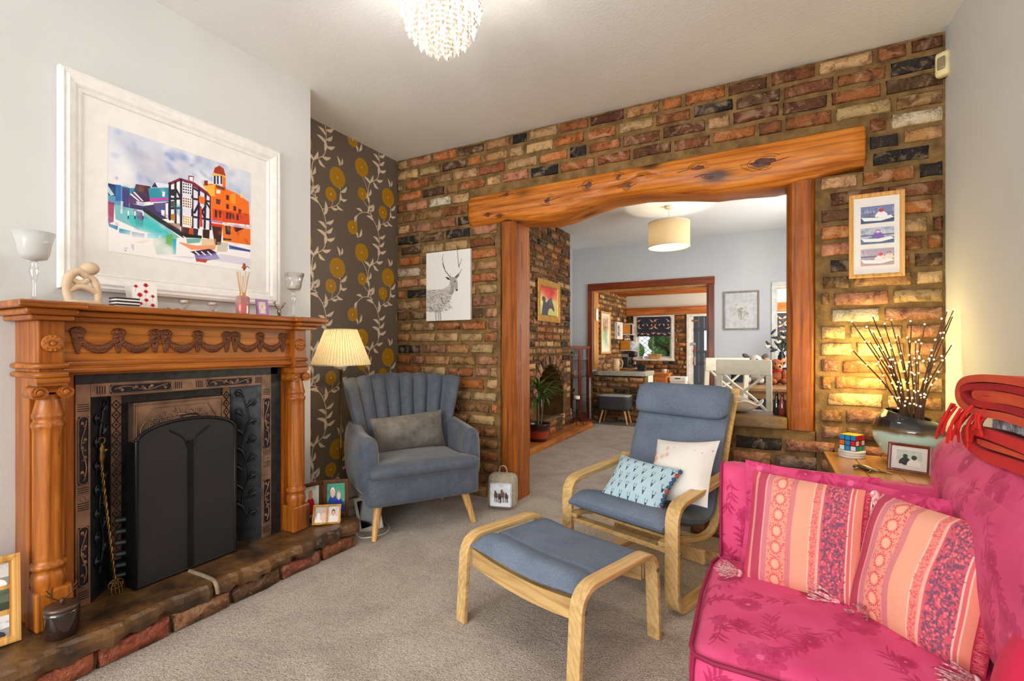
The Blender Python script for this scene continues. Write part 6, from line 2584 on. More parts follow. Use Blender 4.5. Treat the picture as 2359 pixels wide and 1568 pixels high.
# glazed display cabinet in the dining alcove
m_mahog = wood('mahogany', (78, 26, 14), (112, 42, 22), (140, 60, 34), 'Z', 16, .28, coat=.4)
cab = Thing('display_cabinet', 'slim mahogany glazed display cabinet in the alcove beside the dining brick breast', 'cabinet', (-2.63, 6.86, 0), world=True)
CX0, CX1, CY0, CY1 = -2.785, -2.475, 6.40, 7.25
cab.part('base', MB().box(CX0, CX1, CY0, CY1, .04, .13), m_mahog, bevel=.006)
cab.part('top', MB().box(CX0, CX1 + .01, CY0 - .01, CY1, 1.13, 1.178), m_mahog, bevel=.006)
cab.part('back', MB().box(CX0, CX0 + .012, CY0, CY1, .13, 1.13), pane('mirror_back', .75, (.6, .58, .55, 1)))
for x in (CX0 + .02, CX1 - .02):
    for y in (CY0 + .02, CY1 - .02):
        cab.part('leg', MB().box(x - .018, x + .018, y - .018, y + .018, 0, 1.13), m_mahog, bevel=.003)
for y in ((CY0 + CY1) / 2 - .03, (CY0 + CY1) / 2 + .03):
    cab.part('door_stile', MB().box(CX1 - .016, CX1 + .002, y - .02, y + .02, .14, 1.12), m_mahog, bevel=.003)
for z in (.42, .70, .95):
    cab.part('shelf', MB().box(CX0 + .02, CX1 - .02, CY0 + .02, CY1 - .02, z, z + .006), thin_glass('shelf_glass', (220, 240, 232)))
cab.part('glazing', MB().box(CX1 - .012, CX1 - .009, CY0 + .03, CY1 - .03, .13, 1.13), pane('cabinet_glass', .10))
cab.part('glazing', MB().box(CX0 + .02, CX1 - .02, CY0 + .012, CY0 + .015, .13, 1.13), pane('cabinet_glass', .10))
cab.part('handle', MB().ball((CX1 + .012, 6.79, .66), .01), m_brass)
r = random.Random(77)
red_g = thin_glass('ruby_glass', (190, 30, 30))
for k in range(9):
    z = (.136, .426, .706, .956)[k % 4]
    y = 6.50 + .075 * k
    if k % 2:
        tag(link('wine_glass', MB().lathe([(.022, 0), (.003, .006), (.003, .05), (.022, .075), (.024, .11), (.022, .11)], (-2.6, y, z), 12), red_g if k in (3, 5) else thin_glass('clear_glass')), ('ruby' if k in (3, 5) else 'clear') + ' stemmed glass inside the display cabinet, on the %s shelf' % ('bottom', 'second', 'third', 'top')[k % 4], 'glass', 'glasses in the display cabinet')
    else:
        tag(link('ornament', MB().lathe([(.02, 0), (.026, .03), (.012, .06), (.018, .085), (.006, .1)], (-2.62, y, z), 12), (m_brass, m_trim, mat('blue_china', (60, 84, 130), .3))[k % 3]), 'small turned ornament in the display cabinet, %s from the arch side' % ('nearest', 'second', 'third', 'fourth', 'furthest')[k // 2], 'ornament', 'ornaments in the display cabinet')
ban = Thing('wooden_bowl', 'low brown wooden boat shaped bowl on the floor at the end of the hearth board', 'bowl', (-2.36, 6.83, .0))
ban.part('bowl', MB().lathe([(.03, 0), (.07, .01), (.11, .05), (.12, .075), (.11, .07), (.06, .03), (.0001, .02)], n=20, M=Matrix.Scale(1.2, 4, (0, 1, 0))), m_mahog)
# dark grey footstool
gs = Thing('footstool', 'dark grey box footstool with splayed wooden legs below the kitchen worktop', 'footstool', (-2.03, 7.13, 0))
gs.part('seat', MB().soft(-.235, .235, -.13, .15, .215, .425, .02, (.004, .004, .008), 8), mat('charcoal_leatherette', (52, 54, 58), .5, c2=(46, 48, 52)))
gs.part('top_pad', MB().soft(-.228, .228, -.123, .143, .405, .437, .012, (0, 0, .006), 6), mat('pale_grey_pad', (168, 166, 162), .8))
for sx_, sy_ in ((-1, -1), (1, -1), (-1, 1), (1, 1)):
    gs.part('leg', MB().tube([(sx_ * .215, .01 + sy_ * .115, 0), (sx_ * .165, .01 + sy_ * .09, .215)], [.012, .018], 10), m_beechleg)
# dining opening frame
m_dbeam = wood('dark_stained_beam', (86, 34, 12), (126, 54, 20), (158, 78, 32), 'X', 11, .4, knots=2.5, along=.1, coat=.2)
m_dpost = wood('dark_stained_post', (86, 34, 12), (126, 54, 20), (158, 78, 32), 'Z', 11, .4, knots=2.5, along=.1, coat=.2)
m_lpost = wood('pale_jamb', (176, 112, 48), (204, 142, 72), (224, 170, 100), 'Z', 11, .4, knots=2, along=.1, coat=.2)
df = Thing('doorway_frame', 'dark stained timber frame round the opening from dining room to kitchen', 'doorway frame', (-1.6, FY, 0), world=True)
df.part('lintel', MB().box(-2.53, -.65, FY - .035, FY - .001, 2.06, 2.165), m_dbeam, bevel=.006)
df.part('lintel_lining', MB().box(-2.445, -.745, FY + .001, FY + .225, 2.045, 2.069), m_lpost, bevel=.003)
df.part('post', MB().box(-2.53, -2.452, FY - .035, FY - .001, .69, 2.06), m_dpost, bevel=.006)
df.part('post', MB().box(-.738, -.655, FY - .035, FY - .001, .0, 2.06), m_dpost, bevel=.006)
df.part('lining', MB().box(-2.449, -2.43, FY + .001, FY + .225, .80, 2.045), m_lpost, bevel=.003)
df.part('lining', MB().box(-.76, -.741, FY + .001, FY + .225, 0, 2.045), m_dpost, bevel=.003)

# stone worktop and what stands on it
tag(link('worktop', MB().soft(-2.425, PW1 + .02, FY - .055, FY + .60, .712, .782, .008, n=6), mat('grey_stone_top', (176, 170, 156), .45, c2=(150, 146, 132), ns=14)), 'pale grey stone worktop on the low brick wall at the kitchen opening', 'worktop')
struct('trim_3', MB().box(PW1 - .05, PW1, FY + .22, FY + .58, 0, .712).box(-2.42, PW1 - .05, FY + .54, FY + .58, 0, .712), m_kwhite)
m_jug = mat('cream_china', (226, 206, 164), .3, c2=(196, 150, 104), ns=14)
jug = Thing('jug', 'cream china jug with a tan pattern at the front of the stone worktop', 'jug', (-2.115, 7.50, .784))
jug.part('body', MB().lathe([(.05, 0), (.054, .01), (.05, .06), (.056, .11), (.058, .14), (.05, .165), (.054, .195), (.05, .19), (.044, .16), (.046, .1), (.0001, .02)], n=24), m_jug)
jug.part('handle', MB().tube(bez([(.05, 0, .165), (.09, 0, .175), (.105, 0, .12), (.085, 0, .05), (.05, 0, .035)], 6), .007, 8), m_jug)
jug.part('spout', MB().tube([(-.045, 0, .165), (-.065, 0, .19), (-.075, 0, .2)], [.02, .014, .008], 8), m_jug)
can = Thing('watering_can', 'small tan long spouted can beside the jug on the worktop', 'watering can', (-2.30, 7.48, .784))
can.part('body', MB().lathe([(.04, 0), (.042, .01), (.03, .09), (.02, .12), (.024, .13)], n=18), mat('tan_glaze', (196, 146, 90), .35, c2=(120, 44, 30), ns=16))
can.part('spout', MB().tube(bez([(.03, 0, .04), (.07, 0, .08), (.12, 0, .09)], 6), .006, 8), m_jug)
can.part('handle', MB().tube(bez([(-.02, 0, .11), (-.05, 0, .12), (-.055, 0, .05), (-.035, 0, .03)], 6), .005, 8), m_jug)
ty = Thing('tray', 'wooden tray under the coffee machine on the worktop', 'tray', (-1.96, 7.72, .784))
ty.part('base', MB().soft(-.155, .155, -.1, .12, 0, .014, .006, n=4), m_board)
ty.part('lip', ring(MB(), .0, .0, []) if False else MB().tube([(-.155, -.1, .016), (.155, -.1, .016), (.155, .12, .016), (-.155, .12, .016)], .008, 6, closed=True), m_board)
cm = Thing('coffee_machine', 'black and steel filter coffee machine on the wooden tray', 'coffee machine', (-1.98, 7.74, .80))
m_steel = mat('brushed_steel', (176, 172, 166), .35, .8)
m_bplastic = mat('black_plastic', (24, 24, 26), .3)
cm.part('body', MB().soft(-.10, .02, -.05, .08, 0, .28, .02, n=6), m_bplastic)
cm.part('housing', MB().soft(.02, .13, -.05, .08, .20, .285, .02, n=6), m_bplastic)
cm.part('base', MB().soft(-.10, .13, -.06, .08, 0, .03, .012, n=5), m_steel)
cm.part('carafe', MB().lathe([(.045, .035), (.055, .06), (.05, .12), (.035, .15), (.038, .16)], (.075, .0, 0), 18), glass('coffee_glass', (90, 70, 56)))
cm.part('carafe_handle', MB().tube(bez([(.11, -.03, .14), (.15, -.05, .13), (.15, -.05, .07), (.115, -.03, .06)], 5), .007, 6), m_bplastic)
cm.part('panel', MB().box(-.085, .0, -.054, -.049, .2, .25), m_steel)
bb = Thing('storage_box', 'small black open box at the right end of the stone worktop', 'box', (-1.735, 7.60, .784))
bb.part('body', MB().prism([(-.055, 0), (.055, 0), (.065, .1), (-.065, .1)], -.05, .05, 'XZ'), m_bplastic, bevel=.004)
bb.part('rim', MB().tube([(-.064, -.05, .1), (.064, -.05, .1), (.064, .05, .1), (-.064, .05, .1)], .004, 6, closed=True), m_bplastic)

# kitchen: beams, window, door, blinds, shelves
m_kbeam = wood('kitchen_beam', (134, 64, 20), (190, 104, 40), (214, 140, 66), 'X', 10, .4, knots=2.6, along=.1, coat=.2)
for nm, lab, y, zb in (('ceiling_beam', 'orange ceiling beam nearest the opening in the kitchen', 8.45, 2.13), ('ceiling_beam', 'second orange ceiling beam in the kitchen, nearer its window', 9.05, 2.125)):
    tag(link(nm, MB().box(KX + .004, XR - .004, y - .05, y + .05, zb, 2.249), m_kbeam, None, bevel=.008), lab, 'beam')
tag(link('wall_beam', MB().box(KX + .004, XR - .004, KY - .07, KY - .007, 1.79, 1.935), m_kbeam, None, bevel=.008), 'orange beam along the kitchen back wall above window and door', 'beam')


def casement(name, x0, x1):
    t = Thing(name, '', 'window', ((x0 + x1) / 2, KY, KWZ0), world=True)
    del t.o['label']
    del t.o['category']
    t.o['kind'] = 'structure'
    fr = ring(MB(), x1 - x0 + .10, KWZ1 - KWZ0 + .08, [(0, .0), (0, -.03), (.05, -.03), (.06, -.015), (.06, .05), (.09, .05), (.09, .08)])
    fr.v = [(p[0] + (x0 + x1) / 2, p[1] + KY - .004, p[2] + (KWZ0 + KWZ1) / 2) for p in fr.v]
    t.part('frame', fr, m_trim)
    t.part('sill', MB().box(x0 - .06, x1 + .06, KY - .075, KY + .03, KWZ0 - .03, KWZ0 - .004), m_trim, bevel=.004)
    t.part('pane', MB().box(x0 + .04, x1 - .04, KY + .055, KY + .06, KWZ0 + .03, KWZ1 - .03), pane('window_glass', .08))
    # leaded lattice
    c = (x0 + x1) / 2
    for k in range(-4, 5):
        for sg in (-1, 1):
            a = Vector((c + k * .12 - sg * .3, KY + .05, KWZ0 + .03))
            b = Vector((c + k * .12 + sg * .3, KY + .05, KWZ0 + .5))
            lo = max(0, min(1, ((x0 + .05) - a.x) / (b.x - a.x))), max(0, min(1, ((x1 - .05) - a.x) / (b.x - a.x)))
            l0, l1 = min(lo), max(lo)
            if l1 - l0 > .05:
                t.part('lead_came', MB().tube([a.lerp(b, l0), a.lerp(b, l1)], .0035, 4), mat('lead_came', (60, 60, 58), .5, .5))
    return t


casement('window_1', KW0, KW1)
casement('window_2', SW0, SW1)


def blind_cloth():
    p = Paint(256, 150, (52, 56, 74), 2, 5)
    r = random.Random(3)
    for k in range(90):
        x, y = r.random(), r.random()
        p.leaf(x, y, r.uniform(0, 6.3), .07, .022, (74, 84, 96), .9)
    for i in range(2):
        for sg in (-1, 1):
            cx = .25 + .5 * i
            for (dx, dy, L, a) in ((.16, .16, .12, .7), (.06, .4, .06, 1.2), (.15, .62, .13, -.5), (.05, .88, .11, .3), (.2, .42, .05, 1.5), (.22, .85, .06, .4)):
                x = cx + sg * dx
                aa = a if sg > 0 else PI - a
                p.leaf(x, dy, aa, L, .05, (206, 132, 92))
                p.leaf(x, dy + .03, aa, L * .7, .03, (240, 206, 160))
                p.ell(x - .02 * sg, dy, .013, .02, (236, 190, 140))
    return p.image('blind_cloth')


m_blind = image_mat('bird_patterned_blind', blind_cloth(), .9, spec=.1)
for nm, lab, x0, x1 in (('roman_blind', 'dark patterned roman blind over the upper half of the kitchen window', KW0 + .03, KW1 - .02), ('roman_blind', 'dark patterned roman blind seen through the internal window on the right', SW0, SW1)):
    t = Thing(nm, lab, 'blind', ((x0 + x1) / 2, KY - .05, 1.40), world=True)
    q = MB()
    q.surf(lambda u, v: Vector((x0 + (x1 - x0) * u, KY - .038 - .012 * abs(math.sin(v * PI * 4)) * (v < .5), 1.385 + .375 * v)), 6, 24)
    t.part('cloth', q, m_blind)
    t.part('bottom_rail', MB().box(x0, x1, KY - .055, KY - .04, 1.372, 1.388), mat('blind_bar', (44, 50, 66), .8), bevel=.003)
    t.part('headrail', MB().box(x0, x1, KY - .055, KY - .032, 1.755, 1.78), m_trim)
# plants and greenery outside the kitchen windows
m_lawn = mat('garden_lawn', (104, 150, 66), .9, c2=(70, 118, 50), ns=4)
m_hedge = mat('garden_hedge', (88, 138, 64), .9, c2=(52, 92, 42), ns=9, bump=1, bs=20, bd=.05)
gnd = link('garden_lawn', MB().box(-7, 6, KY + .2, 19, -.3, -.12), m_lawn)
gnd['kind'] = 'structure'
r = random.Random(15)
for k in range(9):
    x = -5.25 + 1.5 * k
    hh = r.uniform(1.0, 1.9)
    t = Thing('garden_bush', 'rounded green bush in the garden, number %s along the hedge from the left' % ('one', 'two', 'three', 'four', 'five', 'six', 'seven', 'eight', 'nine')[k], 'bush', (x, 13.5 + (.5 if k % 2 else -.5), -.12), group='bushes beyond the kitchen windows')
    mbh = MB()
    for q in range(24):
        mbh.ball((r.uniform(-.42, .42), r.uniform(-.4, .4), r.uniform(.3, hh)), r.uniform(.2, .32), n=9, m=6)
    t.part('foliage', mbh, m_hedge)
    t.part('trunk', MB().tube([(0, 0, 0), (0, 0, .5)], .05, 7), m_stem)
# window sill pot plant
sp = Thing('potted_plant', 'small green leafy plant in a pot on the left of the kitchen window sill', 'plant', (KW0 + .14, KY - .035, KWZ0 - .003))
sp.part('pot', MB().lathe([(.03, 0), (.034, .05), (.036, .055), (.03, .05)], n=14), m_trim)
r = random.Random(3)
for k in range(16):
    a = r.uniform(0, 2 * PI)
    e = Vector((math.cos(a) * r.uniform(.03, .09), math.sin(a) * .03 - .01, r.uniform(.12, .3)))
    sp.part('leaf', MB().tube(bez([(0, 0, .05), e * .5 + Vector((0, 0, .05)), e], 4), [.002, .003, .004, .006, .009, .011, .009, .006, .002], 5, flat=.3), mat('herb_leaf', (96, 160, 50), .6))
cr = Thing('wooden_trug', 'pale wooden trug in the middle of the kitchen window sill', 'trug', (-1.93, KY - .04, KWZ0 - .003))
cr.part('body', MB().prism([(-.14, .10), (-.09, .0), (.09, .0), (.14, .10)], -.03, .03, 'XZ'), m_beechleg, bevel=.004)
cr.part('handle', MB().tube([(.03 * math.cos(t_ / 8 * PI), -.032, .06 + .03 * math.sin(t_ / 8 * PI)) for t_ in range(9)], .004, 6), m_dkframe)
# kitchen door
door = Thing('door_1', '', '', ((KD0 + KD1) / 2, KY, 0), world=True)
del door.o['label']
del door.o['category']
door.o['kind'] = 'structure'
m_navy = mat('slate_blue_paint', (54, 62, 76), .4, c2=(48, 55, 68))
door.part('architrave', MB().box(KD0 - .055, KD0, KY - .025, KY + .02, 0, KDZ + .05), m_trim, bevel=.004)
door.part('architrave', MB().box(KD1, KD1 + .055, KY - .025, KY + .02, 0, KDZ + .05), m_trim, bevel=.004)
door.part('architrave', MB().box(KD0, KD1, KY - .025, KY + .02, KDZ, KDZ + .05), m_trim, bevel=.004)
DX0, DX1 = KD0 + .065, KD1 - .004
door.part('lining', MB().box(KD0, DX0, KY - .0, KY + .06, 0, KDZ), m_trim, bevel=.003)
x = DX0
while x < DX1 - .01:
    w = min(.095, DX1 - x)
    for z0, z1 in ((.02, .855), (.87, 1.07), (1.50, KDZ - .004)):
        door.part('plank', MB().box(x + .002, x + w - .002, KY + .012, KY + .045, z0, z1), m_navy, bevel=.004)
    if x < DX0 + .12 or x > DX1 - .2:
        door.part('plank', MB().box(x + .002, x + w - .002, KY + .012, KY + .045, 1.07, 1.50), m_navy, bevel=.004)
    x += .095
for z0, z1 in ((1.47, 1.51), (1.06, 1.10), (.84, .885)):
    door.part('rail', MB().box(DX0, DX1, KY - .004, KY + .014, z0, z1), m_navy, bevel=.004)
door.part('pane', MB().box(DX0 + .13, DX1 - .18, KY + .025, KY + .03, 1.09, 1.48), pane('window_glass', .08))
door.part('hinge', MB().box(DX0 - .02, DX0 + .10, KY - .012, KY + .014, 1.645, 1.675), m_brass)
door.part('latch', MB().box(DX0 - .03, DX0 + .04, KY - .03, KY + .012, 1.20, 1.245), m_steel, bevel=.004)
key = Thing('key_fob', 'string of red and white tags hanging from the kitchen door latch', 'key fob', (DX0 + .03, KY - .02, 1.20))
key.part('cord', MB().tube([(0, 0, 0), (.005, 0, -.08), (0, 0, -.3)], .002, 5), m_trim)
key.part('tag', MB().box(-.012, .012, -.004, .004, -.14, -.06), mat('red_tag', (190, 60, 50), .6))
key.part('tag', MB().box(-.012, .012, -.004, .004, -.38, -.22), mat('pink_tag', (214, 160, 150), .6))
# wall cubbies with books
m_ply = mat('orange_ply', (214, 142, 38), .5, c2=(202, 128, 32))
for z0, lab in ((1.408, 'upper orange sided wall cubby holding books beside the kitchen window'), (1.105, 'lower orange sided wall cubby beside the kitchen window')):
    t = Thing('wall_shelf', lab, 'shelf', (KX + .014, 9.1, z0), world=True)
    t.part('side_panel', MB().box(KX + .012, -2.298, 9.10, 9.115, z0, z0 + .178), m_ply)
    t.part('side_panel', MB().box(KX + .012, -2.298, 9.46, 9.475, z0, z0 + .178), m_ply)
    t.part('bottom_board', MB().box(KX + .012, -2.275, 9.085, 9.49, z0 - .014, z0), m_trim)
    t.part('back_panel', MB().box(KX + .012, KX + .018, 9.1, 9.475, z0, z0 + .178), m_trim)
r = random.Random(9)
y = 9.125
cols = [(40, 44, 90), (226, 206, 170), (232, 224, 206), (190, 120, 70), (236, 230, 220), (120, 40, 44), (228, 214, 180)]
k = 0
while y < 9.44:
    w = r.uniform(.025, .05)
    t = Thing('book', '%s book standing in the upper kitchen wall cubby, place %s from the opening' % (('navy', 'cream', 'ivory', 'tan', 'white', 'maroon', 'buff')[k % 7], ('one', 'two', 'three', 'four', 'five', 'six', 'seven', 'eight', 'nine', 'ten', 'eleven', 'twelve')[k]), 'book', (-2.38, y, 1.409), group='books in the kitchen wall cubby', world=True)
    hh = r.uniform(.16, .215)
    t.part('cover', MB().box(-2.47, -2.27, y, y + w - .002, 1.4095, 1.4095 + hh), mat('book_%d' % (k % 7), cols[k % 7], .6))
    t.part('pages', MB().box(-2.469, -2.275, y + .003, y + w - .005, 1.412, 1.4095 + hh + .001), m_card)
    y += w
    k += 1
bag = Thing('paper_bag', 'crumpled white and blue packet in the lower kitchen wall cubby', 'packet', (-2.36, 9.29, 1.106))
bag.part('bag', MB().soft(-.09, .10, -.12, .12, 0, .17, .03, (.01, .01, .01), 6), mat('blue_white_paper', (214, 220, 226), .7, c2=(130, 160, 190), ns=18))
jar = Thing('glass_jar', 'row of clear jars on top of the lower cubby', 'jar', (-2.4, 9.2, 1.284))
for k in range(3):
    jar_m = MB().lathe([(.03, 0), (.034, .01), (.034, .06), (.024, .08), (.026, .095)], n=14)
    if k == 0:
        jar.part('body', jar_m, thin_glass('clear_glass'))
        jar.part('lid', MB().lathe([(.027, .095), (.027, .11), (.0001, .112)], n=14), m_steel)
        jar.o['label'] = 'clear glass jar with a steel lid on the lower cubby, nearest the opening'
        jar.o['group'] = 'jars on the lower cubby'
    else:
        dup(jar.o, (-2.4, 9.2 + .09 * k, 1.284), label='clear glass jar with a steel lid on the lower cubby, %s from the opening' % ('second', 'third')[k - 1])
# pictures on the kitchen's left wall
def tall_print():
    p = Paint(120, 220, (226, 220, 200), 2, 2)
    p.blotch(60, [(190, 120, 90), (150, 100, 80), (200, 160, 120), (110, 90, 80)], (.03, .1), .4, (.15, .08, .85, .5))
    p.grad((196, 206, 170), (232, 236, 220), .52, 1)
    p.blotch(20, [(140, 180, 120), (236, 240, 226)], (.06, .2), .5, (0, .5, 1, .8))
    return p.image('tall_print')


picture('framed_picture', 'tall narrow framed print on the brick wall just inside the kitchen', 'picture', (KX + .014, 8.12, 1.41), (0, 0, R(90)), .56, .73, .035, .02, m_oakframe, [(-.2, .2, -.30, .30, image_mat('tall_print', tall_print(), .4))], glaze=True)
p_ = Paint(60, 100, (120, 120, 130), 2, 2)
p_.blotch(30, [(60, 60, 70), (200, 200, 206), (150, 140, 140)], (.05, .2), .6)
picture('framed_picture', 'small white box frame beside the cubbies on the kitchen brick wall', 'picture', (KX + .014, 8.895, 1.47), (0, 0, R(90)), .385, .32, .05, .05, m_wframe, [(-.10, .10, -.1, .1, image_mat('grey_print', p_.image('grey_print'), .5))])
hv = Thing('oven_glove', 'white cloth glove hanging on the inner side of the kitchen opening', 'glove', (-2.412, 7.43, 1.86))
hv.part('hook', MB().tube(bez([(-.016, 0, 0), (.0, 0, .0), (.004, 0, -.02)], 4), .003, 5), m_steel)
hv.part('cloth', MB().soft(-.014, .014, -.04, .045, -.28, -.08, .013, (.004, .01, 0), 6), m_card)
hv.part('cord', MB().tube([(.002, 0, -.018), (.002, .004, -.085)], .0025, 5), m_oakframe)
# pine chest, mug, white basket
pc_ = Thing('pine_chest', 'orange pine chest of drawers under the kitchen window', 'chest', (-1.745, 8.7, 0))
pc_.part('top', MB().box(-.23, .23, -.02, .38, .66, .70), m_kbeam, bevel=.005)
pc_.part('carcass', MB().box(-.20, .20, .0, .37, .05, .66), m_ply, bevel=.004)
for z in (.46, .26, .08):
    g = pc_.part('drawer', MB().box(-.18, .18, -.014, .01, z, z + .18), m_kbeam, bevel=.004)
    pc_.part('knob', MB().ball((0, -.025, z + .09), .014), m_beechleg, parent=g)
mug = Thing('mug', 'white patterned mug on top of the pine chest', 'mug', (-1.605, 8.76, .701))
mug.part('body', MB().lathe([(.035, 0), (.038, .005), (.044, .07), (.042, .072), (.035, .01)], n=18), mat('patterned_china', (226, 214, 196), .35, c2=(200, 150, 110), ns=30))
mug.part('handle', MB().tube(bez([(.04, 0, .06), (.065, 0, .055), (.062, 0, .025), (.038, 0, .018)], 5), .005, 6), m_trim)
bsk = Thing('storage_crate', 'white slotted crate beside the pine chest in the kitchen', 'crate', (-1.37, 8.72, 0))
bsk.part('body', MB().box(-.13, .13, 0, .26, .0, .56), m_trim, bevel=.01)
bsk.part('lid', MB().box(-.138, .138, -.008, .268, .56, .64), m_card, bevel=.01)
bsk.part('slot', MB().box(-.045, .045, -.011, -.006, .605, .622), m_bplastic)

# internal window on the right with a white frame
iw = Thing('window_3', '', '', (.4, FY, IWZ0), world=True)
del iw.o['label']
del iw.o['category']
iw.o['kind'] = 'structure'
fr = ring(MB(), IW1 - IW0 + .10, IWZ1 - IWZ0 + .10, [(0, 0), (0, -.022), (.045, -.022), (.055, -.01), (.055, .2), (.07, .2)])
fr.v = [(p[0] + (IW0 + IW1) / 2, p[1] + FY - .001, p[2] + (IWZ0 + IWZ1) / 2) for p in fr.v]
iw.part('frame', fr, m_trim)
iw.part('pane', MB().box(IW0 + .01, IW1 - .01, FY + .1, FY + .104, IWZ0 + .01, IWZ1 - .01), pane('window_glass', .08))

# ------------------------------------------------------------------ dining furniture at the right
def tree_print():
    p = Paint(160, 190, (206, 204, 200), 2, 8)
    r = random.Random(5)

    def br(x, y, a, L, w):
        x2, y2 = x + L * math.cos(a), y - L * math.sin(a)
        p.line([(x, y), (x2, y2)], w, (110, 106, 106))
        if L > .05:
            for k in range(3):
                br(x2, y2, a + r.uniform(-.8, .8), L * .68, w * .6)
    br(.5, .95, 1.57, .24, .03)
    br(.45, .95, 2.0, .2, .02)
    br(.55, .95, 1.1, .2, .02)
    p.blotch(20, [(150, 148, 146), (220, 218, 214)], (.05, .12), .4)
    return p.image('tree_print')


picture('framed_picture', 'grey framed tree etching with a wide white mount on the dining room far wall', 'picture', (-.311, FY - .002, 1.668), (0, 0, 0), .445, .535, .022, .022, wood('driftwood_frame', (110, 100, 90), (146, 136, 124), (170, 160, 148), 'Z', 20, .6),
        [(-.105, .105, -.14, .11, image_mat('tree_print', tree_print(), .7))], mount=mat('cool_mount', (206, 208, 210), .7))
m_cream = mat('cream_painted_wood', (226, 220, 196), .4, c2=(216, 210, 186))
tbl = Thing('dining_table', 'wooden topped dining table behind the cream chairs', 'table', (.28, 5.72, 0))
m_ttop = wood('table_top_oak', (120, 80, 44), (158, 112, 66), (184, 140, 92), 'X', 12, .35, coat=.2)
for k in range(5):
    tbl.part('plank', MB().box(-.62, .50, -.42 + .168 * k + .002, -.42 + .168 * (k + 1) - .002, .722, .75), m_ttop, bevel=.003)
tbl.part('apron', MB().box(-.54, .42, -.34, .34, .64, .722), m_ttop)
for sx_, sy_ in ((-.50, -.30), (.38, -.30), (-.50, .30), (.38, .30)):
    tbl.part('leg', MB().lathe([(.024, 0), (.03, .1), (.036, .45), (.04, .5), (.034, .52), (.044, .56), (.044, .70)], (sx_, sy_, 0), 14), m_cream)


def dining_chair(label, loc, rz, first=None):
    if first:
        return dup(first, loc, rz, label)
    t = Thing('dining_chair', label, 'chair', loc, rz, group='cream dining chairs')
    for sg in (-1, 1):
        st_ = MB()
        path = [(.0, 0), (.01, .45), (-.02, .72), (-.06, 1.04)]
        st_.sweep([(y, z) for y, z in path], .022, .03, x=sg * .185)
        t.part('back_leg', st_, m_cream, bevel=.004)
        t.part('front_leg', MB().box(sg * .18 - .02, sg * .18 + .02, .36, .40, 0, .44), m_cream, bevel=.004)
    t.part('top_rail', MB().sweep([(-.058, .93), (-.062, .985), (-.065, 1.055)], .205, .024), m_cream, bevel=.006)
    t.part('lower_rail', MB().box(-.17, .17, -.03, -.006, .60, .645), m_cream, bevel=.004)
    for sg in (-1, 1):
        t.part('cross_brace', MB().tube(bez([(-sg * .165, -.018, .64), (-sg * .06, -.03, .75), (sg * .06, -.042, .84), (sg * .165, -.052, .945)], 5), .016, 8, flat=.7), m_cream)
    t.part('seat', MB().soft(-.205, .205, .0, .42, .43, .465, .015, n=6), m_cream)
    for sg in (-1, 1):
        t.part('stretcher', MB().box(sg * .18 - .01, sg * .18 + .01, .02, .37, .18, .21), m_cream)
    return t.o


dc = dining_chair('nearer cream dining chair with a crossed back, behind the low brick wall', (-.165, 4.42, 0), R(-4))
dining_chair('further cream dining chair, half hidden behind the left of the crossed back chair', (-.36, 5.08, 0), R(24), dc)
sb = Thing('bench_sofa', 'dark teal upholstered bench behind the dining table', 'sofa', (.1, 6.95, 0))
m_teal = mat('dark_teal_cloth', (28, 46, 60), .8, c2=(22, 36, 48), ns=10)
sb.part('seat', MB().soft(-.52, .66, -.40, .10, .12, .46, .05, n=7), m_teal)
sb.part('backrest', MB().soft(-.52, .66, -.02, .16, .12, .93, .06, n=7), m_teal)
for x in (-.48, .62):
    for y in (-.34, .1):
        sb.part('leg', MB().lathe([(.02, 0), (.026, .13)], (x, y, 0), 10), m_dkframe)


def plush(name, label, loc, rz, fur, fur2, sc, ears, scarf=None):
    t = Thing(name, label, 'soft toy', loc, rz)
    b = MB()
    b.ball((0, .03, .075 * sc), .075 * sc, .065 * sc, .085 * sc, 14, 10)
    b.ball((0, -.02 * sc, .185 * sc), .062 * sc, .06 * sc, .062 * sc, 14, 10)
    for sg in (-1, 1):
        b.ball((sg * .075 * sc, -.02, .09 * sc), .026 * sc, .026 * sc, .055 * sc, 10, 7)
        b.ball((sg * .05 * sc, -.07 * sc, .03 * sc), .032 * sc, .055 * sc, .03 * sc, 10, 7)
    t.part('body', b, fur)
    t.part('muzzle', MB().ball((0, -.075 * sc, .168 * sc), .034 * sc, .04 * sc, .03 * sc, 12, 8), fur2)
    t.part('nose', MB().ball((0, -.113 * sc, .176 * sc), .011 * sc, n=8, m=6), m_bplastic)
    for sg in (-1, 1):
        t.part('eye', MB().ball((sg * .026 * sc, -.07 * sc, .206 * sc), .008 * sc, n=8, m=6), m_bplastic)
        t.part('ear', MB().ball((sg * .075 * sc, -.005, .235 * sc), .034 * sc, .012 * sc, .02 * sc, 10, 7, Matrix.Rotation(sg * -.5, 4, 'Y')), fur2 if ears else fur)
    if scarf:
        t.part('scarf', MB().lathe([(.05 * sc, .125 * sc), (.062 * sc, .135 * sc), (.052 * sc, .15 * sc)], n=16), scarf)
    return t


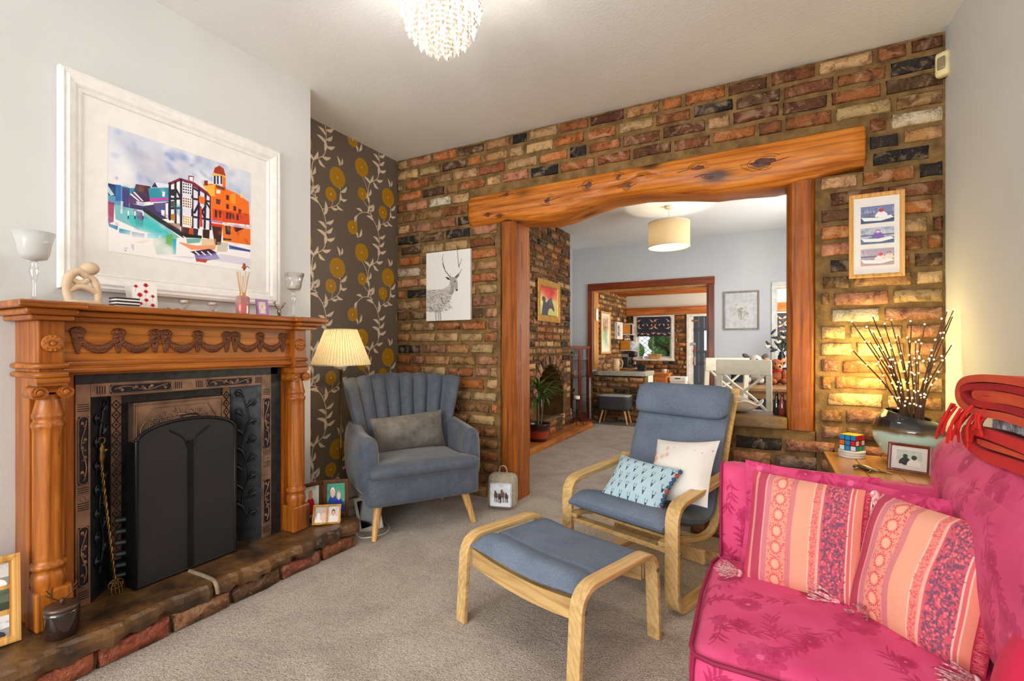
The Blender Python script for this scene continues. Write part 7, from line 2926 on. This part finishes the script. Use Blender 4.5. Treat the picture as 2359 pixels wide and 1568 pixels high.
m_fur = mat('brown_plush', (150, 78, 36), .95, c2=(120, 56, 26), ns=30, bump=.6, bs=120)
m_fur2 = mat('tan_plush', (196, 140, 90), .95, c2=(170, 112, 66), ns=30, bump=.5, bs=120)
m_gfur = mat('grey_plush', (196, 188, 180), .95, c2=(160, 152, 146), ns=30, bump=.6, bs=120)
m_gfur2 = mat('dark_grey_plush', (110, 100, 98), .95, c2=(90, 82, 80), ns=30)
plush('soft_toy', 'brown reindeer soft toy with a red scarf sitting on the dining table', (.085, 6.0, .752), R(20), m_fur, m_fur2, 1.12, True, mat('red_felt', (200, 30, 30), .9))
plush('soft_toy', 'grey long eared soft toy sitting on the dining table left of the brown one', (-.11, 6.03, .752), R(-10), m_gfur, m_gfur2, 1.3, True)
fl = Thing('flower_vase', 'white magnolia stems with dark leaves in a black vase by the internal window', 'vase', (.17, 7.02, .935))
fl.part('vase', MB().lathe([(.03, 0), (.05, .04), (.045, .11), (.025, .15), (.03, .165), (.024, .15)], n=18), m_bplastic)
r = random.Random(12)
m_mag = mat('magnolia_petal', (236, 230, 220), .7, c2=(226, 206, 200))
m_mleaf = mat('dark_leaf', (36, 44, 36), .5)
for k, (ex, ez) in enumerate(((-.16, .22), (-.10, .38), (.02, .34), (.07, .42), (-.04, .28), (.10, .26))):
    e = Vector((ex, -.04 + .02 * (k % 3), ez))
    fl.part('stem', MB().tube(bez([(0, 0, .14), e * .5 + Vector((0, 0, .1)), e], 6), .004, 5), m_stem)
    if k % 2 == 0:
        for q in range(6):
            a = q * PI / 3
            fl.part('petal', MB().ball(e + Vector((.02 * math.cos(a), .012 * math.sin(a), .012)), .012, .010, .024, 8, 6, Matrix.Rotation(.7 * math.cos(a), 4, 'Y')), m_mag)
    for q in range(3):
        a = r.uniform(0, 6)
        c = e * (.55 + .2 * q)
        fl.part('leaf', MB().ball(c + Vector((0, 0, .06)), .045, .006, .016, 8, 6, Matrix.Rotation(a, 4, 'Y')), m_mleaf)
# shelf under the internal window that carries the vase
tag(link('console_shelf', MB().box(-.02, .66, 6.93, FY - .002, .90, .934), m_trim, None, bevel=.004), 'white shelf below the internal window with the flower vase on it', 'shelf')

# bowl and bottles on the stone coping
bw = Thing('bowl', 'wavy edged white bowl with a dark pattern on the low wall behind the lounge chair', 'bowl', (-.185, 3.26, .758))
wv = lambda a, z: 1 + (.10 * math.sin(a * 5) if z > .04 else 0)
wb = MB()


def bowlp(u, v, o=0):
    a = 2 * PI * u
    rr2 = (.05 + (.165 - .05) * v ** .8) - o
    z = .004 + .062 * v ** 1.6 + .014 * v * math.sin(a * 5 + 1) + o * .5
    return Vector((rr2 * math.cos(a), rr2 * .8 * math.sin(a), z))


wb.surf(lambda u, v: bowlp(u, v), 48, 8, uv=False)
wb.surf(lambda u, v: bowlp(1 - u, v, .004), 48, 8, uv=False)
wb.add([bowlp(k / 48, 0) for k in range(48)], [tuple(range(48))[::-1]])
bw.part('body', wb, mat('cream_glaze', (232, 224, 214), .3))
bw.part('rim', MB().tube([bowlp(k / 48, 1) for k in range(48)], .005, 6, closed=True), mat('cream_glaze', (232, 224, 214), .3))
bw.part('pattern', MB().surf(lambda u, v: bowlp(u, .25 + .55 * v, .0065), 48, 4, uv=False), mat('dark_glaze', (66, 44, 42), .3, c2=(150, 130, 124), ns=14))
m_bottle = mat('brown_glazed_bottle', (112, 44, 24), .12, c2=(84, 30, 18), coat=.6)
for nm, lab, loc, m in (('bottle', 'glossy brown slim bottle on the low wall beside the right post', (.080, 3.20, .758), m_bottle), ('bottle', 'black and white slim bottle next to the brown one on the low wall', (.052, 3.235, .758), mat('black_white_glaze', (30, 26, 28), .12, c2=(40, 34, 34), coat=.6))):
    t = Thing(nm, lab, 'bottle', loc)
    t.part('body', MB().lathe([(.016, 0), (.021, .006), (.02, .05), (.016, .08), (.009, .10), (.008, .122), (.010, .126), (.006, .13)], n=16), m)
    t.part('stopper', MB().ball((0, 0, .133), .006, n=8, m=6), m_dkframe)
# ------------------------------------------------------------------ things on the mantel shelf
ZM = 1.3185
MX = -2.335
m_frost = thin_glass('frosted_glass', (236, 236, 234), .75)
m_clear = thin_glass('clear_glass')
for (lab, x, y, s) in (('large frosted glass candle goblet at the left end of the mantel shelf', MX, .712, 1.0), ('tall thin clear glass candle goblet at the right end of the mantel shelf', MX - .01, 1.79, .96)):
    t = Thing('candle_goblet', lab, 'candle holder', (x, y, ZM), group='candle goblets on the mantel')
    q = .048 if s == 1 else .046
    t.part('foot', MB().lathe([(.036, 0), (.034, .005), (.010, .012), (.006, .02)], n=24), m_clear)
    t.part('stem', MB().lathe([(.006, .02), (.005, .06), (.008, .085), (.014, .105), (.013, .125), (.008, .135), (.012, .143), (.005, .15)], n=16), m_clear)
    t.part('bowl', MB().lathe([(.006, .148), (.034, .156), (.042, .175), (.047, .21), (.058, .252), (.055, .252), (.044, .21), (.038, .178), (.03, .162), (.0001, .158)], n=28), m_frost if s == 1 else m_clear)
    t.part('candle', MB().lathe([(.026, .162), (.026, .185), (.0001, .186)], n=16), m_wax)
# stone sculpture of a seated thinker (abstract, pierced)
m_stone = mat('soapstone', (214, 190, 160), .55, c2=(196, 168, 138), ns=18, bump=.2, bs=60, bd=.002)
th_ = Thing('sculpture', 'cream pierced stone sculpture of a crouching abstract figure with a round head on the mantel', 'sculpture', (MX, .855, ZM), R(90))
fg = MB()
fg.tube(bez([(-.045, 0, .012), (-.052, 0, .06), (-.045, 0, .105), (-.018, 0, .128), (.008, 0, .115)], 7), [.014] * 8 + [.016] * 10 + [.015] * 11, 10)
fg.tube(bez([(.008, 0, .115), (.03, 0, .10), (.042, 0, .06), (.044, 0, .012)], 7), .0125, 10)
fg.tube(bez([(-.048, 0, .05), (-.02, 0, .07), (.01, 0, .068), (.042, 0, .052)], 7), .012, 10)
fg.tube(bez([(-.04, 0, .095), (-.01, 0, .085), (.012, 0, .10)], 7), .011, 10)
th_.part('body', fg, m_stone)
th_.part('head', MB().ball((.018, 0, .145), .030, .026, .026, 16, 12), m_stone)
th_.part('base', MB().soft(-.058, .056, -.026, .026, 0, .018, .009, n=6), m_stone)
bk_ = Thing('stacked_cards', 'stack of black and white striped cards lying beside the poppy card', 'cards', (MX + .01, .983, ZM), R(90))
for k in range(6):
    bk_.part('card', MB().box(-.041, .041, -.03, .03, .0065 * k, .0065 * k + .0058), m_bplastic if k % 2 else m_card)


def poppies():
    p = Paint(120, 150, (236, 232, 226), 2, 2)
    for x, y, rr_2 in ((.16, .17, .07), (.56, .1, .09), (.55, .34, .08), (.3, .48, .10), (.82, .5, .07), (.55, .66, .08), (.32, .8, .07), (.8, .84, .08)):
        p.ell(x, y, rr_2, rr_2 * .8, (200, 26, 44))
        p.ell(x, y, rr_2 * .3, rr_2 * .25, (60, 10, 20))
        p.line([(x - .14, y + .02), (x + .14, y + .01)], .008, (70, 40, 40))
        p.line([(x, y + .05), (x - .03, y + .2)], .008, (90, 70, 60))
    return p.image('poppy_print')


pcd = Thing('greeting_card', 'white card with red poppies standing on the mantel shelf', 'card', (MX - .02, 1.072, ZM), rot=(R(-6), 0, R(90)))
pcd.part('front', MB().box(-.047, .047, 0, .0025, 0, .118), m_card)
pcd.part('print', printed(MB(), -.0465, .0465, .001, .117, -.0006), image_mat('poppy_print', poppies(), .6))
pcd.part('back', MB().prism([(-.047, 0), (.047, 0), (.047, .118), (-.047, .118)], .030, .0325, 'XZ', Matrix.Rotation(R(-14), 4, 'X')), m_card)
tw_ = Thing('gold_twine', 'small loop of gold twine lying beside the poppy card', 'twine', (MX + .03, 1.15, ZM + .003))
tw_.part('loop', MB().tube([(.010 * math.sin(3 * a), .03 * math.cos(a), .006 * abs(math.sin(2 * a))) for a in [2 * PI * k / 40 for k in range(40)]], .0022, 5, closed=True), m_goldframe)
for y, lab in ((1.218, 'clear cut glass tealight holder nearer the poppy card'), (1.342, 'clear cut glass tealight holder nearer the pink diffuser')):
    t = Thing('tealight_holder', lab, 'candle holder', (MX, y, ZM), group='glass tealight holders on the mantel')
    fac = lambda a, z: 1 + .06 * math.cos(8 * a)
    t.part('body', MB().lathe([(.026, 0), (.024, .008), (.012, .018), (.011, .026), (.022, .036), (.028, .054), (.024, .054), (.018, .04), (.0001, .036)], n=32, mod=fac, smooth=False), m_clear)
    t.part('tealight', MB().lathe([(.017, .039), (.017, .05), (.0001, .05)], n=14), m_wax)
m_pinkg = thin_glass('pink_glass', (246, 170, 160), .25)
df_ = Thing('reed_diffuser', 'ribbed pink glass reed diffuser on the mantel shelf', 'diffuser', (MX, 1.49, ZM))
df_.part('bottle', MB().lathe([(.030, 0), (.031, .004), (.031, .088), (.026, .096), (.013, .098), (.012, .112), (.009, .112)], n=48, mod=lambda a, z: 1 + (.04 * math.cos(16 * a) if .005 < z < .09 else 0)), m_pinkg)
df_.part('liquid', MB().lathe([(.027, .006), (.027, .055), (.0001, .055)], n=24), mat('pink_oil', (232, 120, 110), .2))
df_.part('collar', MB().lathe([(.014, .098), (.014, .11)], n=16), m_goldframe)
r = random.Random(2)
for k in range(7):
    a = k * .9
    df_.part('reed', MB().tube([(0, 0, .03), (.022 * math.cos(a) + .004, .03 * math.sin(a), .2 + .02 * r.random())], .0016, 5), m_beechleg)
df_.part('dried_flower', MB().ball((.0, .008, .245), .008, .008, .02, 7, 5), m_fur).location = (0, 0, 0)
m_purple = mat('purple_frame', (176, 130, 190), .4, c2=(160, 112, 176))
ppf = snap(41, (226, 214, 206), (216, 200, 190), [(.5, .45, .22, (236, 220, 214), (230, 190, 170), (180, 140, 110))], 70, 90)
t = picture('photo_frame', 'small purple photo frame standing near the right end of the mantel shelf', 'photo frame', (MX - .02, 1.607, ZM + .0455), rot=(R(-8), 0, R(90)), w=.066, h=.088, fw=.011, dep=.01, fm=m_purple, prints=[(-.020, .020, -.031, .031, ppf)])
m_silver = mat('antique_silver', (150, 136, 120), .3, .9, c2=(110, 96, 82))
an = Thing('stag_ornament', 'small silver stag head ornament beside the right candle goblet', 'ornament', (MX, 1.695, ZM), R(75))
an.part('head', MB().ball((.0, 0, .03), .010, .012, .018, 10, 8).ball((0, -.012, .018), .006, .010, .007, 8, 6), m_silver)
an.part('base', MB().lathe([(.014, 0), (.014, .004), (.006, .012)], n=14), m_silver)
for sg in (-1, 1):
    g = an.part('antler', MB().tube(bez([(sg * .006, 0, .044), (sg * .02, 0, .06), (sg * .024, -.004, .085)], 6), .003, 6), m_silver)
    for s_, dz in ((.35, .012), (.7, .012)):
        an.part('tine', MB().tube([(sg * (.006 + .018 * s_), 0, .046 + .03 * s_), (sg * (.004 + .03 * s_ + .008), -.002, .058 + .03 * s_)], .002, 5), m_silver, parent=g)

# ------------------------------------------------------------------ small things on hearth and floor
m_amber = mat('black_amber_glass', (30, 16, 14), .08, c2=(44, 22, 16), coat=.8)
apt = Thing('candle_jar', 'black glass candle jar with a stag antler lid in front of the left column', 'candle jar', (-2.19, .74, ZH))
apt.part('jar', MB().lathe([(.042, 0), (.047, .008), (.049, .08), (.047, .0945), (.042, .0945)], n=28), m_amber)
apt.part('lid', MB().lathe([(.049, .0955), (.050, .104), (.042, .108), (.0001, .109)], n=24), mat('pewter_lid', (96, 74, 62), .35, .6))
apt.part('stag_head', MB().ball((.0, 0, .118), .010, .008, .012, 8, 6), m_dkframe)
for sg in (-1, 1):
    g = apt.part('antler', MB().tube(bez([(0, sg * .006, .122), (0, sg * .028, .142), (0, sg * .026, .176)], 6), .0028, 6), m_dkframe)
    for q in (0, 1):
        apt.part('tine', MB().tube([(0, sg * (.020 + .006 * q), .134 + .012 * q), (0, sg * (.042 + .0 * q), .152 + .02 * q)], .002, 5), m_dkframe, parent=g)


def deer_photo():
    p = Paint(120, 150, (214, 220, 226), 2, 2)
    p.rect(0, .62, 1, 1, (228, 232, 238))
    p.blotch(20, [(150, 160, 170), (240, 242, 246), (190, 196, 204)], (.06, .2), .4, (0, 0, 1, .5))
    for x, y, s, c in ((.28, .5, .14, (96, 66, 60)), (.6, .46, .16, (110, 76, 66)), (.8, .54, .12, (80, 56, 54)), (.46, .58, .12, (70, 48, 50))):
        p.ell(x, y, s * .7, s * .9, c)
        p.ell(x - s * .2, y - s * 1.0, s * .36, s * .45, c)
        for dx in (-.4, .1, .45):
            p.line([(x + s * dx, y + s * .4), (x + s * dx, y + s * 2.2)], .03, tuple(int(v * .7) for v in c))
    return p.image('deer_photo')


m_canvasbag = mat('taupe_canvas', (172, 160, 142), .85, c2=(150, 138, 120), ns=60)
bp = Thing('backpack', 'small taupe backpack with a deer photo panel on the carpet against the tall post', 'bag', (-1.69, 3.045, 0), R(16))
bp.part('body', MB().soft(-.10, .10, -.085, .03, .004, .245, .035, (.006, .01, .004), 9), m_canvasbag)
dq = MB().soft(-.082, .082, -.104, -.08, .025, .195, .012, (0, .004, 0), 6)
bp.part('front_pocket', dq, mat('silver_trim', (206, 204, 200), .5))
bp.part('print', MB().surf(lambda u, v: Vector((-.074 + .148 * u, -.1095 + .004 * ((2 * u - 1) ** 2 + (2 * v - 1) ** 2) * .5, .032 + .156 * v)), 6, 6), image_mat('deer_photo', deer_photo(), .4))
bp.part('handle', MB().tube(bez([(-.03, -.02, .24), (-.022, -.02, .285), (0, -.02, .298), (.022, -.02, .285), (.03, -.02, .24)], 6), .008, 8, flat=.5), m_canvasbag)
bp.part('zip', MB().tube(bez([(-.094, -.05, .06), (-.092, -.05, .19), (-.06, -.05, .236), (.06, -.05, .236), (.092, -.05, .19), (.094, -.05, .06)], 6), .003, 5), m_silver)
sk = Thing('socket', 'white wall socket low on the papered alcove wall', 'socket', (XL + .0125, 2.70, .19), R(90))
sk.part('plate', MB().soft(-.043, .043, -.009, .0, -.043, .043, .004, n=4), m_wplastic)
sk.part('switch', MB().box(-.012, .012, -.013, -.009, .008, .03), m_trim)
sk.part('plug', MB().soft(-.022, .022, -.035, -.010, -.036, .002, .006, n=4), m_trim)
for k, (z, dx, lab) in enumerate(((.0, .0, 'lowest cream box file of the stack in the papered alcove'), (.062, .012, 'middle cream box file of the stack in the papered alcove'), (.124, -.01, 'topmost cream box file of the stack in the papered alcove'))):
    t = Thing('box_file', lab, 'box file', (-2.60 + dx, 2.40, z), R(74 + 5 * k), group='box files in the alcove')
    t.part('cover', MB().box(-.14, .14, -.10, .10, .0005, .0595), m_wplastic, bevel=.006)
    t.part('edge', MB().box(-.132, .132, -.102, -.098, .01, .05), m_card)
tag(link('cable', MB().tube(bez([(-2.40, 2.30, .006), (-2.20, 2.125, .006), (-2.12, 2.15, .006), (-2.085, 2.24, .006), (-2.14, 2.34, .006), (-2.27, 2.40, .006), (-2.5, 2.5, .006), (-2.76, 2.70, .10)], 8), .0042, 6), m_trim), 'white cable looping over the carpet round the armchair front leg', 'cable')

# ------------------------------------------------------------------ side table and what stands on it
m_tbl = wood('side_table_pine', (146, 92, 40), (186, 130, 68), (208, 156, 92), 'Y', 12, .3, along=.1, coat=.4)
TX0, TX1, TY0, TY1, TZ = .275, .78, 2.075, 3.125, .585
sd = Thing('side_table', 'planked pine side table behind the sofa arm with the vase and puzzle cube on it', 'table', ((TX0 + TX1) / 2, (TY0 + TY1) / 2, 0), world=True)
n = 4
for k in range(n):
    a = TX0 + (TX1 - TX0) * k / n
    b = TX0 + (TX1 - TX0) * (k + 1) / n
    sd.part('plank', MB().box(a + .001, b - .001, TY0, TY1, TZ - .028, TZ), m_tbl, bevel=.003)
sd.part('apron', MB().box(TX0 + .02, TX1 - .02, TY0 + .03, TY1 - .03, TZ - .13, TZ - .028), m_tbl)
for x in (TX0 + .03, TX1 - .07):
    for y in (TY0 + .03, TY1 - .07):
        sd.part('leg', MB().box(x, x + .04, y, y + .04, 0, TZ - .03), m_tbl, bevel=.004)
for k in range(3):
    lab = ('lowest white round coaster of the stack under the puzzle cube', 'middle white round coaster of the stack under the puzzle cube', 'topmost white round coaster, directly under the puzzle cube')[k]
    tag(link('coaster', MB().lathe([(.058, 0), (.06, .003), (.06, .0085), (.058, .0115), (.0001, .0115)], (.392, 3.035, TZ + .0005 + .012 * k), 30), m_trim), lab, 'coaster', 'stacked coasters')
cz = TZ + .037
cu_ = Thing('puzzle_cube', 'coloured twisting puzzle cube on the stack of white coasters', 'puzzle cube', (.392, 3.035, cz), R(-34))
S = .0265
m_cubek = mat('cube_black', (18, 18, 20), .35)
CW, CB_, CR_, CO, CG, CY = [mat('cube_' + nm, c, .3, c2=c) for nm, c in (('white', (232, 230, 232)), ('blue', (36, 140, 210)), ('red', (206, 30, 52)), ('orange', (236, 106, 40)), ('green', (70, 176, 40)), ('yellow', (226, 190, 60)))]
front = [[CW, CB_, CW], [CO, CB_, CR_], [CB_, CB_, CB_]]
right = [[CB_, CG, CB_], [CW, CR_, CW], [CR_, CR_, CR_]]
top_ = [[CY] * 3] * 3
for k in range(3):
    for j in range(3):
        for i in range(3):
            x0, y0, z0 = -1.5 * S + i * S, -1.5 * S + j * S, k * S
            g = None
            if i == 2 or j == 0 or k == 2:
                g = cu_.part('cubelet', MB().box(x0 + .0003, x0 + S - .0003, y0 + .0003, y0 + S - .0003, z0 + .0003, z0 + S - .0003), m_cubek, bevel=.0015)
                if j == 0:
                    cu_.part('sticker', MB().box(x0 + .002, x0 + S - .002, y0 - .0008, y0 + .0005, z0 + .002, z0 + S - .002), front[k][i], parent=g)
                if i == 2:
                    cu_.part('sticker', MB().box(x0 + S - .0005, x0 + S + .0008, y0 + .002, y0 + S - .002, z0 + .002, z0 + S - .002), right[k][j], parent=g)
                if k == 2:
                    cu_.part('sticker', MB().box(x0 + .002, x0 + S - .002, y0 + .002, y0 + S - .002, z0 + S - .0005, z0 + S + .0008), top_[i][j], parent=g)
f5 = snap(51, (190, 206, 190), (226, 226, 222), [(.35, .4, .2, (40, 50, 50), (40, 60, 60), (40, 60, 60)), (.7, .45, .22, (236, 236, 230), (60, 60, 60), (50, 70, 60))], 110, 90)
picture('photo_frame', 'small mahogany photo frame on the side table in front of the big vase', 'photo frame', (.572, 2.765, TZ + .066), rot=(R(-12), 0, R(-24)), w=.155, h=.128, fw=.013, dep=.012, fm=wood('mahogany', (78, 26, 14), (112, 42, 22), (140, 60, 34), 'Z', 16, .28, coat=.4), prints=[(-.045, .045, -.035, .035, f5)])
gk = Thing('gecko_ornament', 'bronze and silver gecko ornament lying on the side table', 'ornament', (.425, 2.715, TZ + .001), R(-30))
bd = MB().tube(bez([(-.075, .0, .006), (-.055, .004, .011), (-.03, 0, .012), (.0, -.008, .010), (.03, -.004, .007), (.055, .012, .004), (.078, .008, .003)], 5), [.004, .006, .008, .009, .0085, .009, .010, .011, .012, .012, .012, .012, .011, .011, .010, .009, .008, .007, .006, .006, .005, .005, .004, .004, .004, .003, .003, .003, .002, .002, .002], 8)
gk.part('body', bd, m_silver)
for k, (x, y, dx, dy) in enumerate(((-.045, .008, .012, .03), (-.045, -.008, -.008, -.03), (.008, .006, .014, .028), (.008, -.016, .0, -.03))):
    gk.part('leg', MB().tube(bez([(x, y * .3, .008), (x + dx * .5, y + dy * .6, .008), (x + dx, y + dy, .003)], 5), .0032, 6), m_silver)
# big oval vase with lit twigs
VX, VY = .606, 2.955
vs = Thing('vase', 'large two tone vase, pale turquoise below and black above, holding lit twigs', 'vase', (VX, VY, TZ + .0005), R(-28))
t = NT('two_tone_vase')
sx = t.n('ShaderNodeSeparateXYZ')
tc = t.n('ShaderNodeTexCoord')
t.l(tc.outputs['Object'], sx.inputs[0])
mm = t.n('ShaderNodeMath', operation='ADD')
t.l(sx.outputs['Z'], mm.inputs[0])
nz = t.noise(t.obj(), 14, 3)
m2 = t.n('ShaderNodeMath', operation='MULTIPLY_ADD')
t.l(nz, m2.inputs[0])
m2.inputs[1].default_value = .03
m2.inputs[2].default_value = -.015
t.l(m2.outputs[0], mm.inputs[1])
col = t.ramp(mm.outputs[0], [(.0, lin((176, 214, 204))), (.150, lin((190, 220, 208))), (.164, lin((120, 96, 62))), (.185, lin((52, 40, 32))), (.2, lin((28, 28, 34))), (1, lin((24, 26, 34)))])
t.l(col, t.b.inputs['Base Color'])
t.b.inputs['Roughness'].default_value = .08
t.b.inputs['Coat Weight'].default_value = .6
vb = MB()
FL = .72


def vasep(u, v, o=0):
    a = 2 * PI * u
    pr_ = [(.0, .055), (.04, .06), (.25, .110), (.5, .142), (.7, .146), (.85, .130), (1, .095)]
    for (z0, r0), (z1, r1) in zip(pr_, pr_[1:]):
        if z0 <= v <= z1:
            q = (v - z0) / (z1 - z0)
            q = q * q * (3 - 2 * q) * .4 + q * .6
            rr3 = r0 + (r1 - r0) * q
            break
    rr3 -= o
    z = .245 * v + (-.022 * math.cos(a) * v ** 6)
    return Vector((rr3 * math.cos(a), rr3 * FL * math.sin(a), z))


vb.surf(lambda u, v: vasep(u, v), 40, 28, uv=False)
vb.surf(lambda u, v: vasep(1 - u, .35 + .65 * v, .008), 40, 14, uv=False)
vb.surf(lambda u, v: vasep(u, 1, .008 * v), 40, 1, uv=False)
vb.add([vasep(k / 40, 0) for k in range(40)], [tuple(range(40))[::-1]])
vs.part('body', vb, t.m)
m_twig = mat('brown_twig', (84, 54, 30), .7, c2=(60, 38, 22))
m_led = emit_mat('twig_light', (255, 218, 140), 16)
tips = [(-.27, .32), (-.24, .46), (-.22, .48), (-.23, .43), (-.14, .41), (-.09, .45), (-.05, .47), (0, .46), (.12, .47), (.14, .45), (.20, .51), (.235, .51), (.17, .48), (.26, .35), (.22, .28), (-.08, .39), (-.18, .36), (.05, .36), (.10, .37), (-.02, .38)]
r = random.Random(44)
CA, SA = math.cos(R(28.05)), math.sin(R(28.05))
Rm = Matrix.Rotation(R(28), 4, 'Z')
nl = 0
for k, (tx, tz) in enumerate(tips):
    dep = r.uniform(-.12, .10)
    end = Vector((VX + tx * .93 - dep * .35, VY + tx * .49 + dep, TZ + .235 + tz))
    if end.y > B - .05:
        end = Vector((end.x, B - .05, end.z))
    if end.x > XR - .03:
        end.y += -(end.x - XR + .03) * 1.6
        end.x = XR - .03
    a0 = Vector((VX + .02 + r.uniform(-.03, .03), VY + r.uniform(-.02, .02), TZ + .06))
    mid = a0.lerp(end, .45) + Vector((-(end.x - VX) * .12, 0, .05))
    pts = [Rm @ (p - Vector((VX, VY, TZ + .0005))) for p in bez([a0, mid, end], 9)]
    tg = vs.part('twig', MB().tube(pts, [.0058 - .0036 * i / (len(pts) - 1) for i in range(len(pts))], 5), m_twig)
    for q, f_ in enumerate((1.0, .84, .68, .54, .42)):
        i = min(len(pts) - 1, int(f_ * (len(pts) - 1)))
        vs.part('twig_light', MB().ball(pts[i] + Vector((r.uniform(-.004, .004), -.004, .002)), .0036, n=8, m=6), m_led, parent=tg)
        nl += 1
    if k % 2 == 0:
        i = len(pts) * 5 // 9
        e2 = pts[i] + Vector((r.uniform(-.08, .08), r.uniform(-.03, .03), r.uniform(.08, .13)))
        sb_ = bez([pts[i], pts[i].lerp(e2, .5) + Vector((0, 0, .01)), e2], 5)
        vs.part('side_twig', MB().tube(sb_, .0018, 5), m_twig, parent=tg)
        vs.part('twig_light', MB().ball(e2, .0042, n=8, m=6), m_led, parent=tg)
        vs.part('twig_light', MB().ball(sb_[5], .0042, n=8, m=6), m_led, parent=tg)
for (dx, dy, dz) in ((-.22, .08, .34), (-.10, .10, .40), (-.16, .08, .16), (-.06, .08, .24)):
    point_light('twig_glow', (VX + dx, VY + dy, TZ + .2 + dz), 2.6, (1, .78, .30), .08)

# ------------------------------------------------------------------ crystal chandelier
HX, HY = -1.11, 1.50
chd = Thing('chandelier', 'lit crystal bead chandelier hanging from the front room ceiling', 'chandelier', (HX, HY, H))
m_gold = mat('gold_metal', (214, 150, 62), .25, .9)
t = NT('lit_crystal')
t.b.inputs['Base Color'].default_value = lin((255, 244, 224))
t.b.inputs['Roughness'].default_value = .06
t.b.inputs['Transmission Weight'].default_value = .35
t.b.inputs['Subsurface Weight'].default_value = 0
t.b.inputs['Emission Color'].default_value = lin((255, 226, 170))
t.b.inputs['Emission Strength'].default_value = 0
t.b.inputs['IOR'].default_value = 1.5
m_crys = t.m
chd.part('canopy', MB().lathe([(.06, 0), (.06, -.012), (.03, -.03), (.008, -.036)], n=24), m_gold)
chd.part('stem', MB().tube([(0, 0, -.03), (0, 0, -.20)], .006, 8), m_gold)
tiers = [(.152, -.10, 44, 10), (.132, -.10, 40, 13), (.105, -.12, 32, 14), (.075, -.14, 24, 14), (.040, -.15, 14, 15)]
for (rad, z, n_, nb_) in tiers:
    chd.part('ring', MB().tube([(rad * math.cos(2 * PI * k / 32), rad * math.sin(2 * PI * k / 32), z) for k in range(32)], .004, 6, closed=True), m_gold)
proto = {}
for (rad, z, n_, nb_) in tiers:
    for k in range(n_):
        nb2 = nb_ + (k % 2)
        if nb2 not in proto:
            s_ = MB()
            for q in range(nb2):
                hgt = .0195
                c = -.012 - q * hgt
                rr4 = .0078 if q < nb2 - 1 else .0095
                v = [(rr4, 0, c), (0, rr4, c), (-rr4, 0, c), (0, -rr4, c), (0, 0, c + hgt * .5), (0, 0, c - hgt * (.5 if q < nb2 - 1 else .9))]
                s_.add(v, [(0, 1, 4), (1, 2, 4), (2, 3, 4), (3, 0, 4), (1, 0, 5), (2, 1, 5), (3, 2, 5), (0, 3, 5)])
            o = chd.part('crystal_strand', s_, m_crys)
            proto[nb2] = o
        else:
            o = proto[nb2].copy()
            COL.objects.link(o)
            o.parent = chd.o
        a = 2 * PI * (k + .5 * (k % 2)) / n_
        o.location = (rad * math.cos(a), rad * math.sin(a), z)
        o.rotation_euler = (0, 0, a + .4 * k)
for k in range(4):
    a = k * PI / 2 + .4
    g = chd.part('bulb', MB().ball((.06 * math.cos(a), .06 * math.sin(a), -.15), .016, .016, .026, 10, 8), emit_mat('chandelier_bulb', (255, 232, 190), 40))
for k in range(3):
    a = k * 2 * PI / 3
    point_light('chandelier_glow', (HX + .105 * math.cos(a), HY + .105 * math.sin(a), H - .29), 24, (1, .96, .91), .06)
